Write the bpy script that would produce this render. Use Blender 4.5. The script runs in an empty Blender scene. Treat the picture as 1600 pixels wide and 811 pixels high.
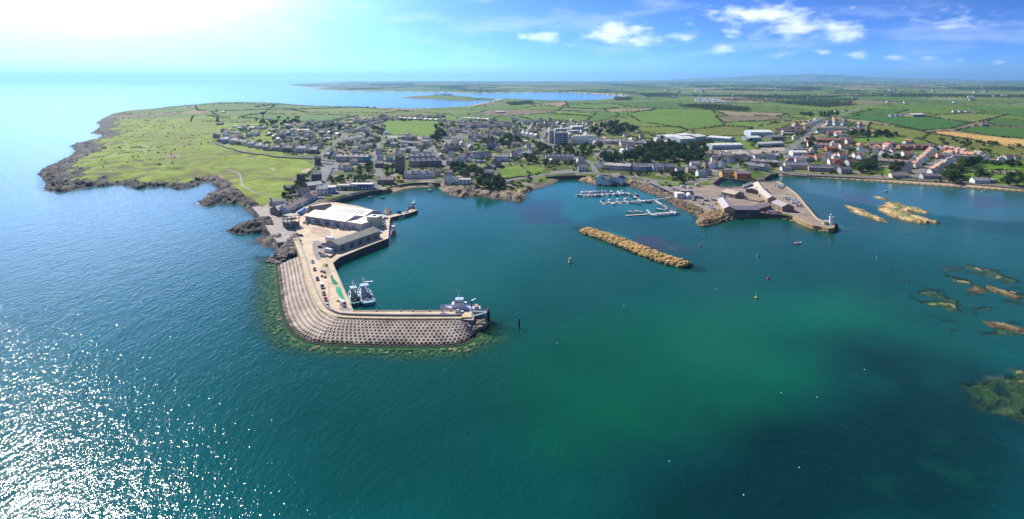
import bpy, math, random
import numpy as np
from mathutils import Vector, Matrix

random.seed(7)
RNG = np.random.RandomState(11)
SC = bpy.context.scene
COL = SC.collection

# ------------------------------------------------------------------ camera
F, H, V0 = 950.0, 120.0, 125.0            # focal length in photo pixels, flying height, eye-level row
cam_d = bpy.data.cameras.new('camera'); cam = bpy.data.objects.new('camera', cam_d); COL.objects.link(cam)
cam.location = (0, 0, H); cam.rotation_euler = (math.radians(90), 0, 0)
cam_d.sensor_fit = 'HORIZONTAL'; cam_d.sensor_width = 36.0
cam_d.lens = 36.0 * F / 1600.0
cam_d.shift_y = -(405.5 - V0) / 1600.0
cam_d.clip_start = 1.0; cam_d.clip_end = 200000.0
SC.camera = cam

# ------------------------------------------------------------------ light
SUN_AZ, SUN_EL = -36.0, 36.5               # degrees from the view axis (left is negative), elevation
az, el = math.radians(SUN_AZ), math.radians(SUN_EL)
sdir = Vector((math.sin(az) * math.cos(el), math.cos(az) * math.cos(el), math.sin(el)))
sun_d = bpy.data.lights.new('sun', 'SUN'); sun = bpy.data.objects.new('sun', sun_d); COL.objects.link(sun)
sun_d.energy = 4.9; sun_d.angle = math.radians(0.53); sun_d.color = (1.0, 0.955, 0.88)
sun.rotation_euler = (-sdir).to_track_quat('-Z', 'Y').to_euler(); sun.location = (0, 0, 900)

W = bpy.data.worlds.new('World'); SC.world = W; W.use_nodes = True
wn = W.node_tree.nodes; wl = W.node_tree.links; wn.clear()
def N(nt, t, **k):
    n = nt.nodes.new(t)
    for a, b in k.items():
        if a == 'ins':
            for i, v in b.items(): n.inputs[i].default_value = v
        else: setattr(n, a, b)
    return n
wt = W.node_tree
out = N(wt, 'ShaderNodeOutputWorld'); bg = N(wt, 'ShaderNodeBackground', ins={1: 0.148})
sky = N(wt, 'ShaderNodeTexSky', sky_type='NISHITA', sun_disc=False)
sky.sun_elevation = el; sky.sun_rotation = az; sky.altitude = 120; sky.air_density = 1.0; sky.dust_density = 0.9; sky.ozone_density = 6.0
wl.new(bg.outputs[0], out.inputs[0])
def wmath(op, a, b=None, c=None):
    n = N(wt, 'ShaderNodeMath', operation=op)
    for i, v in enumerate((a, b, c)):
        if v is None: continue
        if isinstance(v, (int, float)): n.inputs[i].default_value = v
        else: wl.new(v, n.inputs[i])
    return n.outputs[0]
tc = N(wt, 'ShaderNodeTexCoord'); sp = N(wt, 'ShaderNodeSeparateXYZ'); wl.new(tc.outputs['Generated'], sp.inputs[0])
azn = wmath('ARCTAN2', sp.outputs[0], sp.outputs[1]); eln = wmath('ARCSINE', sp.outputs[2])
cv = N(wt, 'ShaderNodeCombineXYZ'); wl.new(azn, cv.inputs[0]); wl.new(eln, cv.inputs[1])
cmap = N(wt, 'ShaderNodeMapping', ins={3: (34, 78, 1)}); wl.new(cv.outputs[0], cmap.inputs[0])
cn = N(wt, 'ShaderNodeTexNoise', ins={2: 1.0, 3: 7.0, 4: 0.55, 5: 2.1}); wl.new(cmap.outputs[0], cn.inputs[0])
cmap2 = N(wt, 'ShaderNodeMapping', ins={1: (3.1, 7.7, 2.0), 3: (7, 30, 1)}); wl.new(cv.outputs[0], cmap2.inputs[0])
cn2 = N(wt, 'ShaderNodeTexNoise', ins={2: 1.0, 3: 5.0, 4: 0.55}); wl.new(cmap2.outputs[0], cn2.inputs[0])
# fair-weather cumulus: (photo column, row, half width, half height, weight)
CL = [(962, 52, 48, 18, .58), (1003, 62, 36, 12, .50), (848, 58, 28, 11, .52), (812, 57, 18, 7, .36), (1148, 52, 24, 9, .42),
      (1245, 40, 50, 18, .56), (1315, 50, 40, 15, .54), (1185, 22, 95, 15, .52), (1340, 86, 22, 7, .42), (1125, 78, 26, 9, .38), (1450, 90, 16, 6, .36),
      (1500, 95, 16, 6, .36), (1560, 97, 14, 6, .34), (1290, 82, 22, 7, .36), (1220, 84, 26, 8, .34), (1395, 90, 20, 6, .34), (1500, 30, 90, 16, .26), (1060, 60, 50, 12, .24), (1180, 55, 40, 12, .3)]
tot = None
for (cu, cvv, hw, hh, wgt) in CL:
    a0 = math.atan2(cu - 800, F); dist = math.hypot(cu - 800, F); e0 = math.atan2(V0 - cvv, dist)
    sa = hw / F * math.cos(a0) ** 2; se = hh / dist
    dx = wmath('MULTIPLY', wmath('SUBTRACT', azn, a0), 1 / sa); dy = wmath('MULTIPLY', wmath('SUBTRACT', eln, e0), 1 / se)
    g = wmath('MULTIPLY', wmath('EXPONENT', wmath('MULTIPLY', wmath('ADD', wmath('MULTIPLY', dx, dx), wmath('MULTIPLY', dy, dy)), -1.0)), wgt)
    tot = g if tot is None else wmath('MAXIMUM', tot, g)
cov = wmath('ADD', wmath('ADD', cn.outputs[0], tot), wmath('MULTIPLY', wmath('SUBTRACT', cn2.outputs[0], 0.5), 0.45))
mr = N(wt, 'ShaderNodeMapRange', interpolation_type='SMOOTHSTEP', ins={1: 0.58, 2: 1.15, 3: 0.0, 4: 0.80}); wl.new(cov, mr.inputs[0])
veil = N(wt, 'ShaderNodeMapRange', interpolation_type='SMOOTHSTEP', ins={1: 0.45, 2: 0.72, 3: 0.0, 4: 0.22}); wl.new(cn2.outputs[0], veil.inputs[0])
cmax = wmath('MAXIMUM', mr.outputs[0], veil.outputs[0])
sz = wmath('MULTIPLY_ADD', sp.outputs[2], 4.2, 0.05); sv3 = N(wt, 'ShaderNodeCombineXYZ'); wl.new(sp.outputs[0], sv3.inputs[0]); wl.new(sp.outputs[1], sv3.inputs[1]); wl.new(sz, sv3.inputs[2])
svn = N(wt, 'ShaderNodeVectorMath', operation='NORMALIZE'); wl.new(sv3.outputs[0], svn.inputs[0]); wl.new(svn.outputs[0], sky.inputs[0])
ss1 = N(wt, 'ShaderNodeVectorMath', operation='SCALE'); ss1.inputs['Scale'].default_value = 1 / 5.5; wl.new(sky.outputs[0], ss1.inputs[0]); sgm = N(wt, 'ShaderNodeGamma', ins={1: 1.75}); wl.new(ss1.outputs[0], sgm.inputs[0])
ss2 = N(wt, 'ShaderNodeVectorMath', operation='SCALE'); ss2.inputs['Scale'].default_value = 5.5; wl.new(sgm.outputs[0], ss2.inputs[0])
skyg = N(wt, 'ShaderNodeMix', data_type='RGBA', blend_type='MULTIPLY', ins={0: 1.0, 7: (0.68, 0.86, 0.99, 1)}); wl.new(ss2.outputs[0], skyg.inputs[6])
cmix = N(wt, 'ShaderNodeMix', data_type='RGBA', ins={7: (6.4, 6.7, 7.2, 1)})
wl.new(cmax, cmix.inputs[0]); wl.new(skyg.outputs[2], cmix.inputs[6]); wl.new(cmix.outputs[2], bg.inputs[0])

SC.view_settings.view_transform = 'Standard'; SC.view_settings.look = 'None'
SC.view_settings.exposure = 0.74; SC.view_settings.gamma = 1.0; SC.view_settings.use_curve_mapping = False
SC.render.engine = 'CYCLES'
SC.cycles.use_denoising = True; SC.cycles.max_bounces = 5; SC.cycles.diffuse_bounces = 2; SC.cycles.glossy_bounces = 2
SC.cycles.transmission_bounces = 2; SC.cycles.transparent_max_bounces = 6; SC.cycles.volume_bounces = 0
SC.cycles.caustics_reflective = False; SC.cycles.caustics_refractive = False; SC.cycles.sample_clamp_indirect = 4.0

# ------------------------------------------------------------------ numeric helpers
def P(u, v, z=0.0):
    y = F * (H - z) / (v - V0); return ((u - 800.0) / F * y, y)
def smooth(a, b, x):
    t = np.clip((x - a) / (b - a), 0, 1); return t * t * (3 - 2 * t)
def _hash(i, j, s):
    n = (i.astype(np.int64) * 374761393 + j.astype(np.int64) * 668265263 + s * 974634777) & 0x7fffffff
    n = ((n ^ (n >> 13)) * 1274126177) & 0x7fffffff
    return ((n ^ (n >> 16)) & 0xffff) / 65535.0
def vn(x, y, s=0):
    xi = np.floor(x); yi = np.floor(y); fx = x - xi; fy = y - yi
    fx = fx * fx * (3 - 2 * fx); fy = fy * fy * (3 - 2 * fy)
    a = _hash(xi, yi, s); b = _hash(xi + 1, yi, s); c = _hash(xi, yi + 1, s); d = _hash(xi + 1, yi + 1, s)
    return (a * (1 - fx) + b * fx) * (1 - fy) + (c * (1 - fx) + d * fx) * fy
def fbm(x, y, o=4, s=0):
    r = 0; a = 0.5; t = 0
    for k in range(o):
        r = r + a * vn(x * 2 ** k, y * 2 ** k, s + k); t += a; a *= .5
    return r / t
def inside(px, py, poly):
    m = np.zeros(px.shape, bool); q = np.array(poly)
    sel = (px >= q[:, 0].min()) & (px <= q[:, 0].max()) & (py >= q[:, 1].min()) & (py <= q[:, 1].max())
    if not sel.any(): return m
    x = px[sel]; y = py[sel]; r = np.zeros(x.shape, bool); n = len(q)
    for i in range(n):
        x0, y0 = q[i]; x1, y1 = q[(i + 1) % n]
        if y0 == y1: continue
        c = (y0 > y) != (y1 > y)
        r ^= c & (x < (x1 - x0) * (y - y0) / (y1 - y0) + x0)
    m[sel] = r; return m
def segdist(px, py, poly, closed=True):
    q = np.array(poly); n = len(q); d = np.full(px.shape, 1e12)
    for i in range(n if closed else n - 1):
        ax, ay = q[i]; bx, by = q[(i + 1) % n]; ux, uy = bx - ax, by - ay; L = ux * ux + uy * uy + 1e-9
        t = np.clip(((px - ax) * ux + (py - ay) * uy) / L, 0, 1)
        np.minimum(d, (px - ax - t * ux) ** 2 + (py - ay - t * uy) ** 2, out=d)
    return np.sqrt(d)

# ------------------------------------------------------------------ object helpers
def link(o, parent=None):
    COL.objects.link(o)
    if parent is not None: o.parent = parent
    return o
def tag(o, label=None, cat=None, group=None, kind=None):
    if label: o['label'] = label
    if cat: o['category'] = cat
    if group: o['group'] = group
    if kind: o['kind'] = kind
    return o
def empty(name, loc, rz=0.0, label=None, cat=None, group=None):
    o = bpy.data.objects.new(name, None); o.location = loc; o.rotation_euler = (0, 0, rz); o.empty_display_size = 0.5
    link(o); return tag(o, label, cat, group)
def put(name, me, parent=None, loc=(0, 0, 0), rz=0.0, color=None, scale=None):
    o = bpy.data.objects.new(name, me); o.location = loc; o.rotation_euler = (0, 0, rz)
    if color is not None: o.color = (*color[:3], 1)
    if scale is not None: o.scale = scale
    return link(o, parent)
def npmesh(name, V, Fq, mat, smoothed=False):
    """mesh from numpy verts (n,3) and quads/tris (m,k)"""
    V = np.asarray(V, np.float32); Fq = np.asarray(Fq, np.int32); k = Fq.shape[1]
    me = bpy.data.meshes.new(name); me.vertices.add(len(V)); me.vertices.foreach_set('co', V.ravel())
    me.loops.add(Fq.size); me.loops.foreach_set('vertex_index', Fq.ravel())
    me.polygons.add(len(Fq)); me.polygons.foreach_set('loop_start', np.arange(0, Fq.size, k, dtype=np.int32))
    try: me.polygons.foreach_set('loop_total', np.full(len(Fq), k, np.int32))
    except Exception: pass
    if mat: me.materials.append(mat)
    me.polygons.foreach_set('use_smooth', np.full(len(Fq), smoothed))
    me.update(calc_edges=True); me.validate(); return me
def attr_col(me, name, C):
    a = me.attributes.new(name, 'FLOAT_COLOR', 'POINT'); C4 = np.ones((len(C), 4), np.float32); C4[:, :3] = C
    a.data.foreach_set('color', C4.ravel())
def attr_f(me, name, C):
    a = me.attributes.new(name, 'FLOAT', 'POINT'); a.data.foreach_set('value', np.asarray(C, np.float32))

class MB:
    """collects simple shapes into one mesh"""
    def __init__(s): s.v = []; s.f = []
    def add(s, vs, fs):
        o = len(s.v); s.v += [tuple(p) for p in vs]; s.f += [tuple(i + o for i in f) for f in fs]; return s
    def box(s, x0, x1, y0, y1, z0, z1, tx=0.0, ty=0.0):
        return s.add([(x0, y0, z0), (x1, y0, z0), (x1, y1, z0), (x0, y1, z0), (x0 + tx, y0 + ty, z1), (x1 - tx, y0 + ty, z1), (x1 - tx, y1 - ty, z1), (x0 + tx, y1 - ty, z1)],
                     [(0, 3, 2, 1), (4, 5, 6, 7), (0, 1, 5, 4), (1, 2, 6, 5), (2, 3, 7, 6), (3, 0, 4, 7)])
    def prism(s, poly, z0, z1):
        n = len(poly); a = sum(poly[i][0] * poly[(i + 1) % n][1] - poly[(i + 1) % n][0] * poly[i][1] for i in range(n))
        if a < 0: poly = poly[::-1]
        z0s = z0 if hasattr(z0, '__len__') else [z0] * n; z1s = z1 if hasattr(z1, '__len__') else [z1] * n
        return s.add([(p[0], p[1], z) for p, z in zip(poly, z0s)] + [(p[0], p[1], z) for p, z in zip(poly, z1s)],
                     [tuple(range(n - 1, -1, -1)), tuple(range(n, 2 * n))] + [(i, (i + 1) % n, n + (i + 1) % n, n + i) for i in range(n)])
    def tube(s, a, b, r0, r1=None, n=6):
        r1 = r0 if r1 is None else r1; a = Vector(a); b = Vector(b); d = (b - a).normalized()
        t = d.orthogonal().normalized(); w = d.cross(t)
        vs = [a + (t * math.cos(2 * math.pi * i / n) + w * math.sin(2 * math.pi * i / n)) * r0 for i in range(n)] + \
             [b + (t * math.cos(2 * math.pi * i / n) + w * math.sin(2 * math.pi * i / n)) * r1 for i in range(n)]
        return s.add(vs, [tuple(range(n - 1, -1, -1)), tuple(range(n, 2 * n))] + [(i, (i + 1) % n, n + (i + 1) % n, n + i) for i in range(n)])
    def lathe(s, prof, n=12, c=(0, 0)):
        vs = [(c[0] + r * math.cos(2 * math.pi * i / n), c[1] + r * math.sin(2 * math.pi * i / n), z) for r, z in prof for i in range(n)]
        fs = [(k * n + i, k * n + (i + 1) % n, (k + 1) * n + (i + 1) % n, (k + 1) * n + i) for k in range(len(prof) - 1) for i in range(n)]
        fs += [tuple(range(n - 1, -1, -1)), tuple(range((len(prof) - 1) * n, len(prof) * n))]
        return s.add(vs, fs)
    def gable_walls(s, w, d, e, r):
        """box with gables at x=+-w/2, ridge along x"""
        a, b = w / 2, d / 2
        return s.add([(-a, -b, -3), (a, -b, -3), (a, b, -3), (-a, b, -3), (-a, -b, e), (a, -b, e), (a, b, e), (-a, b, e), (-a, 0, r), (a, 0, r)],
                     [(0, 1, 5, 4), (2, 3, 7, 6), (1, 2, 6, 9, 5), (3, 0, 4, 8, 7), (4, 5, 9, 8), (6, 7, 8, 9)])
    def gable_roof(s, w, d, e, r, ov=.35, t=.18):
        a, b = w / 2 + ov * .6, d / 2; sl = (r - e) / b; b2 = b + ov; z = e - sl * ov
        for q in (-1, 1):
            vs = [(-a, q * b2, z + .05), (a, q * b2, z + .05), (a, 0, r + .05), (-a, 0, r + .05), (-a, q * b2, z + .05 + t), (a, q * b2, z + .05 + t), (a, 0, r + .05 + t), (-a, 0, r + .05 + t)]
            fs = [(0, 3, 2, 1), (4, 5, 6, 7), (0, 1, 5, 4), (1, 2, 6, 5), (2, 3, 7, 6), (3, 0, 4, 7)]
            if q > 0: fs = [f[::-1] for f in fs]
            s.add(vs, fs)
        return s
    def hip_roof(s, w, d, e, r, ov=.4):
        a, b = w / 2 + ov, d / 2 + ov; c = max(a - b, .2)
        return s.add([(-a, -b, e), (a, -b, e), (a, b, e), (-a, b, e), (-c, 0, r), (c, 0, r)], [(0, 1, 5, 4), (1, 2, 5), (2, 3, 4, 5), (3, 0, 4), (3, 2, 1, 0)])
    def mesh(s, name, mat, sm=False):
        me = bpy.data.meshes.new(name); me.from_pydata(s.v, [], s.f)
        if mat: me.materials.append(mat)
        if sm: me.polygons.foreach_set('use_smooth', [True] * len(me.polygons))
        me.update(); return me
    def build(s, name, mat, parent=None, color=None, loc=(0, 0, 0), rz=0.0, sm=False): return put(name, s.mesh(name, mat, sm), parent, loc, rz, color)

ORD = ['zeroth', 'first', 'second', 'third', 'fourth', 'fifth', 'sixth', 'seventh', 'eighth', 'ninth', 'tenth', 'eleventh', 'twelfth', 'thirteenth', 'fourteenth', 'fifteenth',
       'sixteenth', 'seventeenth', 'eighteenth', 'nineteenth', 'twentieth']
def ordn(k):
    if k <= 20: return ORD[k]
    t = {2: 'twenty', 3: 'thirty', 4: 'forty', 5: 'fifty', 6: 'sixty', 7: 'seventy'}[k // 10]
    return t + '-' + ORD[k % 10] if k % 10 else {3: 'thirtieth', 4: 'fortieth', 5: 'fiftieth', 6: 'sixtieth', 7: 'seventieth'}[k // 10]
def place_word(k, n):
    """where the k-th (1-based, from the left) of n stands"""
    if n == 1: return ''
    if k == 1: return 'leftmost'
    if k == n: return 'rightmost'
    if k <= n - k + 1: return ordn(k) + ' from the left'
    return ordn(n - k + 1) + ' from the right'

# ------------------------------------------------------------------ materials
MATS = {}
def mat(name, col=None, rough=.75, var=.18, scale=.35, spec=.25, bump=0.0, bscale=2.0, metal=0.0, stretch=(1, 1, 1), rand=0.0, detail=4.0, coat=0.0):
    """principled with world-space mottling; col None takes the object's own colour"""
    if name in MATS: return MATS[name]
    m = bpy.data.materials.new(name); m.use_nodes = True; nt = m.node_tree; L = nt.links
    b = nt.nodes['Principled BSDF']; b.inputs['Roughness'].default_value = rough; b.inputs['Specular IOR Level'].default_value = spec; b.inputs['Metallic'].default_value = metal
    if coat: b.inputs['Coat Weight'].default_value = coat
    geo = N(nt, 'ShaderNodeNewGeometry'); mp = N(nt, 'ShaderNodeMapping', ins={3: stretch}); L.new(geo.outputs['Position'], mp.inputs[0])
    no = N(nt, 'ShaderNodeTexNoise', ins={2: scale, 3: detail, 4: .62}); L.new(mp.outputs[0], no.inputs[0])
    mr = N(nt, 'ShaderNodeMapRange', ins={1: .28, 2: .72, 3: 1 - var, 4: 1 + var}); L.new(no.outputs[0], mr.inputs[0])
    oi = N(nt, 'ShaderNodeObjectInfo')
    fac = mr.outputs[0]
    if rand:
        r2 = N(nt, 'ShaderNodeMapRange', ins={1: 0, 2: 1, 3: 1 - rand, 4: 1 + rand}); L.new(oi.outputs['Random'], r2.inputs[0])
        mm = N(nt, 'ShaderNodeMath', operation='MULTIPLY'); L.new(fac, mm.inputs[0]); L.new(r2.outputs[0], mm.inputs[1]); fac = mm.outputs[0]
    vm = N(nt, 'ShaderNodeVectorMath', operation='SCALE'); L.new(fac, vm.inputs['Scale'])
    if col is None: L.new(oi.outputs['Color'], vm.inputs[0])
    elif isinstance(col, str):
        at = N(nt, 'ShaderNodeAttribute', attribute_name=col); L.new(at.outputs['Color'], vm.inputs[0])
    else: vm.inputs[0].default_value = col
    L.new(vm.outputs[0], b.inputs['Base Color'])
    if bump:
        n2 = N(nt, 'ShaderNodeTexNoise', ins={2: bscale, 3: 5.0, 4: .6}); L.new(mp.outputs[0], n2.inputs[0])
        bp = N(nt, 'ShaderNodeBump', ins={0: 1.0, 1: bump}); L.new(n2.outputs[0], bp.inputs['Height']); L.new(bp.outputs[0], b.inputs['Normal'])
    MATS[name] = m; return m

M_ground = mat('ground_cover', 'col', .9, .26, .09, .1, .25, .9, detail=7.0)
M_rock = mat('shore_rock', 'col', .85, .5, .22, .2, .9, .5, detail=8.0)
M_asph = mat('asphalt', (.17, .165, .16), .9, .22, .15, .15)
M_conc = mat('concrete', (.42, .37, .30), .85, .22, .12, .2, detail=7.0)
M_conc2 = mat('concrete_grey', (.33, .31, .28), .85, .25, .2, .2, detail=7.0)
M_deck = mat('quay_concrete', (.54, .42, .29), .88, .30, .13, .2, detail=8.0)
M_stone = mat('stone_wall', None, .9, .35, .8, .15, .05, 2.0)
M_render = mat('rendered_wall', None, .85, .1, .4, .2)
M_roof = mat('roof_covering', None, .62, .24, .5, .3, rand=.12)
M_metalroof = mat('sheet_roof', None, .5, .26, .3, .4, stretch=(1, .3, 1), detail=8.0)
M_glass = mat('window_glass', (.035, .045, .055), .12, .2, .5, .6)
M_paint = mat('paint', None, .35, .06, .6, .5)
M_car = mat('car_paint', None, .22, .04, .6, .5, coat=.5)
M_dark = mat('dark_rubber', (.02, .02, .022), .8, .1, 1, .2)
M_steel = mat('galvanised_steel', (.42, .43, .44), .45, .12, 1, .5, metal=.4)
M_wood = mat('weathered_wood', (.24, .17, .11), .9, .3, .8, .1)
M_white = mat('white_paint', (.8, .8, .78), .5, .08, .5, .4)
M_bark = mat('bark', (.09, .065, .045), .95, .3, .8, .1)
M_sand = mat('beach_sand', (.52, .40, .25), .95, .14, .2, .1)
M_boulder = mat('boulder_stone', None, .92, .32, .7, .12, .06, 2.0, rand=.3)
M_armour = mat('armour_concrete', (.53, .44, .35), .9, .30, .16, .12, rand=.16, detail=8.0)
M_net = mat('fishing_net', None, .95, .35, 1.2, .05, .05, 5.0)
def leafmat(name, col, rand=.28):
    if name in MATS: return MATS[name]
    m = mat(name, col, .8, .35, .5, .12, rand=rand); b = m.node_tree.nodes['Principled BSDF']
    tr = m.node_tree.nodes.new('ShaderNodeBsdfTranslucent'); mx = m.node_tree.nodes.new('ShaderNodeMixShader'); mx.inputs[0].default_value = .22
    L = m.node_tree.links; o = m.node_tree.nodes['Material Output']
    src = b.inputs['Base Color'].links[0].from_socket; L.new(src, tr.inputs[0]); L.new(b.outputs[0], mx.inputs[1]); L.new(tr.outputs[0], mx.inputs[2]); L.new(mx.outputs[0], o.inputs[0])
    return m
M_leaf = leafmat('foliage', None)
M_hedge = leafmat('hedge_foliage', (.075, .105, .034), .25)

# tide mark on the armour: weed and wet concrete low on the slope
nt = M_armour.node_tree; L = nt.links; b = nt.nodes['Principled BSDF']; src = b.inputs['Base Color'].links[0].from_socket
g_ = N(nt, 'ShaderNodeNewGeometry'); s_ = N(nt, 'ShaderNodeSeparateXYZ'); L.new(g_.outputs['Position'], s_.inputs[0]); no_ = N(nt, 'ShaderNodeTexNoise', ins={2: .25, 3: 4.0}); L.new(g_.outputs['Position'], no_.inputs[0])
ad = N(nt, 'ShaderNodeMath', operation='MULTIPLY_ADD', ins={1: 2.4}); L.new(no_.outputs[0], ad.inputs[0]); L.new(s_.outputs[2], ad.inputs[2]); mr_ = N(nt, 'ShaderNodeMapRange', ins={1: 1.3, 2: 2.2, 3: 1.0, 4: 0.0}); L.new(ad.outputs[0], mr_.inputs[0])
mx_ = N(nt, 'ShaderNodeMix', data_type='RGBA', ins={7: (.085, .075, .055, 1)}); L.new(mr_.outputs[0], mx_.inputs[0]); L.new(src, mx_.inputs[6]); L.new(mx_.outputs[2], b.inputs['Base Color'])
# ================================================================== terrain
# waterline of the mainland, as photo points read at sea level (third value: height the point was read at)
COAST = [(342,158.3,8),(290,163.7,5),(258,166.4,4),(228,171,3),(211.5,173,2),(190,175.5,0),(173.5,179),(162,185),(152,192),(158.6,199),(150,203),(142,208.5),(163,210),(152,219),(130,223),(112.5,227.5),
 (122,235.6),(114,243.7),(97,251),(81,258.6),(64,271),(72,280),(66.4,295),(80,298),(95,300.7),(112,297),(135.6,293),(165,290),(190,288),(214,295),(238,292),(260,291),(285,295),(302,291),(314.6,287),(322,283),
 (336,288),(345,294),(330,305),(309,318),(322,324),(348,317),(372,318),(388,330),(395,337),(412,338),(409,344),(384,348),(364,360),(382,366),(412,362),(424,368),(398,379),(420,383),(438,384),(446,392),
 (470,398),(500,396),(540,378),(566,352),(560,330),(524,323),(518,317),(538,311),(567.7,303.5),(593,300.5),(606,299.5),(618.6,300.5),(631,296.5),(655,293),(684,292.5),(694,300),(706,304),(722,308),(738,306),(753,306.5),(770,309),(783,311),(800,313),(814,314.4),
 (817,310),(812,304),(820,300),(842,294),(863,287),(874,281),(897,278),(915.6,284),(934,290),(960,290),(983,289.5),(995,292),(1013,300),(1041.7,310),(1060,321),(1094,336),(1089,349.6),(1099,353),(1148,341.5),(1151,338),
 (1188,337),(1222.5,339),(1239,343),(1271,357),(1300.5,363),(1308,354.5),(1300,350),(1278.5,345.5),(1248.5,310),(1239,302),(1227,293.5),(1214,286.5),(1196,288),(1180,287),(1160,296),(1126.6,297),(1117,292),(1129,281.5),(1146,284),(1174,285.5),(1194,284.5),(1192,281),(1201,276.5),(1214,274.5),
 (1253,276),(1280,278),(1350,282.5),(1414,287.5),(1500,293),(1575,298),(1700,307),(1900,322),(2500,330),(2500,127.0),
 (985,126.8),(900,128.3),(800,129),(640,129),(550,129.5),(470,130.8),(446,132.5),(470,135.5),(505,137.5),(485,139.5),(510,141),(550,142.5),(625,143),(700,144.5),(735,146),(800,145),(860,144),(926,146),(976,150),(960,153),(930,157),(880,158),(828,156),(800,154.5),
 (781,154.5),(773,156.5),(770,158.5),(748,162,2),(725,165.5,4),(700,166.5,5),(675,167.5,6),(640,168.2,6),(605,166.8,7),(575,165.5,7),(535,164.6,8),(495,163.7,8),(450,160.3,8),(400,158.6,8)]
ISLES = {
 'far': [(622,152.6),(660,153.5),(700,156),(728,157.2),(752,156),(776,156.6),(772,154.9),(752,154.8),(738,152.5),(700,150.5),(675,151.4),(650,152)],
 'reef_a': [(1316,322),(1322,321),(1345,326),(1362,334),(1385,344),(1386,347),(1372,345),(1350,338),(1330,331)],
 'reef_b': [(1373,325),(1386,317),(1402,316),(1418,322),(1433,326),(1452,332),(1448,334),(1425,330),(1420,334),(1436,338),(1452,344),(1476,349),(1456,350),(1435,349),(1410,343),(1385,336)],
 'reef_c': [(1510,451),(1522,447),(1535,453),(1536,458),(1522,457)], 'reef_d': [(1545,446),(1560,449),(1580,460),(1600,468),(1600,473),(1578,464),(1556,456)],
 'reef_e': [(1536,502),(1560,503),(1600,512),(1600,522),(1570,514),(1546,510)], 'reef_f': [(1365,307),(1378,309),(1388,312),(1384,313),(1370,310)],
 'skerry_a': [(313,318),(326,310),(340,303),(338,311),(322,322)],
}
def W2(pts): return [P(p[0], p[1], p[2] if len(p) > 2 else 0.0) for p in pts]
def chaikin(q, k=1):
    for _ in range(k):
        r = []
        for i in range(len(q)):
            a, b = q[i], q[(i + 1) % len(q)]
            r += [(.75 * a[0] + .25 * b[0], .75 * a[1] + .25 * b[1]), (.25 * a[0] + .75 * b[0], .25 * a[1] + .75 * b[1])]
        q = r
    return q
coastW = W2(COAST); islesW = {k: W2(v) for k, v in ISLES.items()}

gu = np.concatenate([np.arange(-520, -40, 12.0), np.arange(-40, 1640, 1.45), np.arange(1640, 2200, 12.0)])
gv = np.concatenate([np.arange(126.2, 128, .1), np.arange(128, 132, .16), np.arange(132, 146, .34), np.arange(146, 205, .5), np.arange(205, 366, .72), np.arange(366, 540, 1.6)])
UU, VV = np.meshgrid(gu, gv)                      # rows far -> near
YY = F * H / (VV - V0); XX = (UU - 800) / F * YY
land = inside(XX, YY, coastW); SD = segdist(XX, YY, coastW)
SD = np.where(land, SD, -SD)
isle_id = np.zeros(XX.shape, int)
for k, (nm, q) in enumerate(islesW.items()):
    bx = np.array(q); sel = (XX > bx[:, 0].min() - 200) & (XX < bx[:, 0].max() + 200) & (YY > bx[:, 1].min() - 300) & (YY < bx[:, 1].max() + 300)
    d = segdist(XX[sel], YY[sel], q); i = inside(XX[sel], YY[sel], q); d = np.where(i, d, -d)
    cur = SD[sel]; idd = isle_id[sel]; up = d > cur; cur[up] = d[up]; idd[up & (d > -60)] = k + 1; SD[sel] = cur; isle_id[sel] = idd
wg = 1 - smooth(415, 470, UU)                      # golf headland
wrock = np.maximum(wg * (VV > 150), np.where(isle_id > 0, 1.0, 0.0))
wrock = np.maximum(wrock, smooth(686, 700, UU) * (1 - smooth(820, 845, UU)) * (VV > 270) * .7)
wrock = np.maximum(wrock, smooth(890, 905, UU) * (1 - smooth(985, 1010, UU)) * (VV > 268) * .55)
n1 = fbm(XX / 16, YY / 16, 4, 3) - .5; n2 = fbm(XX / 5, YY / 5, 3, 9) - .5
far_w = smooth(1200, 2500, YY)
SDp = SD + wrock * (n1 * 15 + n2 * 4) * (1 - .8 * far_w) * np.where(isle_id > 1, .55, 1) + far_w * (n1 * 12)
sdc = np.maximum(SDp, 0)
A1 = 2.6 + 3.4 * wg; L1 = 7 + 13 * wg
isl = isle_id > 1
A1 = np.where(isl, np.where(UU > 1490, .7, 2.0), A1); L1 = np.where(isl, 5.0, L1)
und = fbm(XX / 420, YY / 420, 3, 21) - .5
HH = A1 * (1 - np.exp(-sdc / L1)) + np.where(isl, 0.4, 15.0) * (1 - np.exp(-sdc / 380)) + 16 * und * (1 - np.exp(-sdc / 450)) * (1 - smooth(430, 300, YY))
HH += np.where(isle_id == 1, 11 * (1 - np.exp(-sdc / 120)), 0)
HH += wg * (VV > 150) * smooth(20, 60, sdc) * (fbm(XX / 26, YY / 26, 4, 44) - .5) * 6.0
HH += smooth(4500, 12000, YY) * smooth(200, 1500, sdc) * 55 * (fbm(XX / 1900, YY / 1900, 4, 31) ** 1.3)
HH += smooth(11000, 20000, YY) * smooth(300, 2500, sdc) * 60 * fbm(XX / 3000, YY / 3000, 4, 37)
for (mu, my, mh, ms) in [(1272, 27000, 330, 1700), (1235, 27500, 180, 1500), (1320, 26500, 190, 2000), (1185, 28000, 265, 1100), (1150, 27500, 150, 1700), (1110, 28500, 150, 1500), (1390, 27000, 130, 2200), (1050, 28500, 110, 1500), (1450, 26000, 70, 2600), (1560, 24000, 60, 2200)]:
    mx = (mu - 800) / F * my
    HH += .5 * mh * np.exp(-((XX - mx) / ms) ** 2 - ((YY - my) / 2600) ** 2) * smooth(0, 1500, sdc) * (.75 + .5 * fbm(XX / 900, YY / 900, 4, 51))
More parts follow.
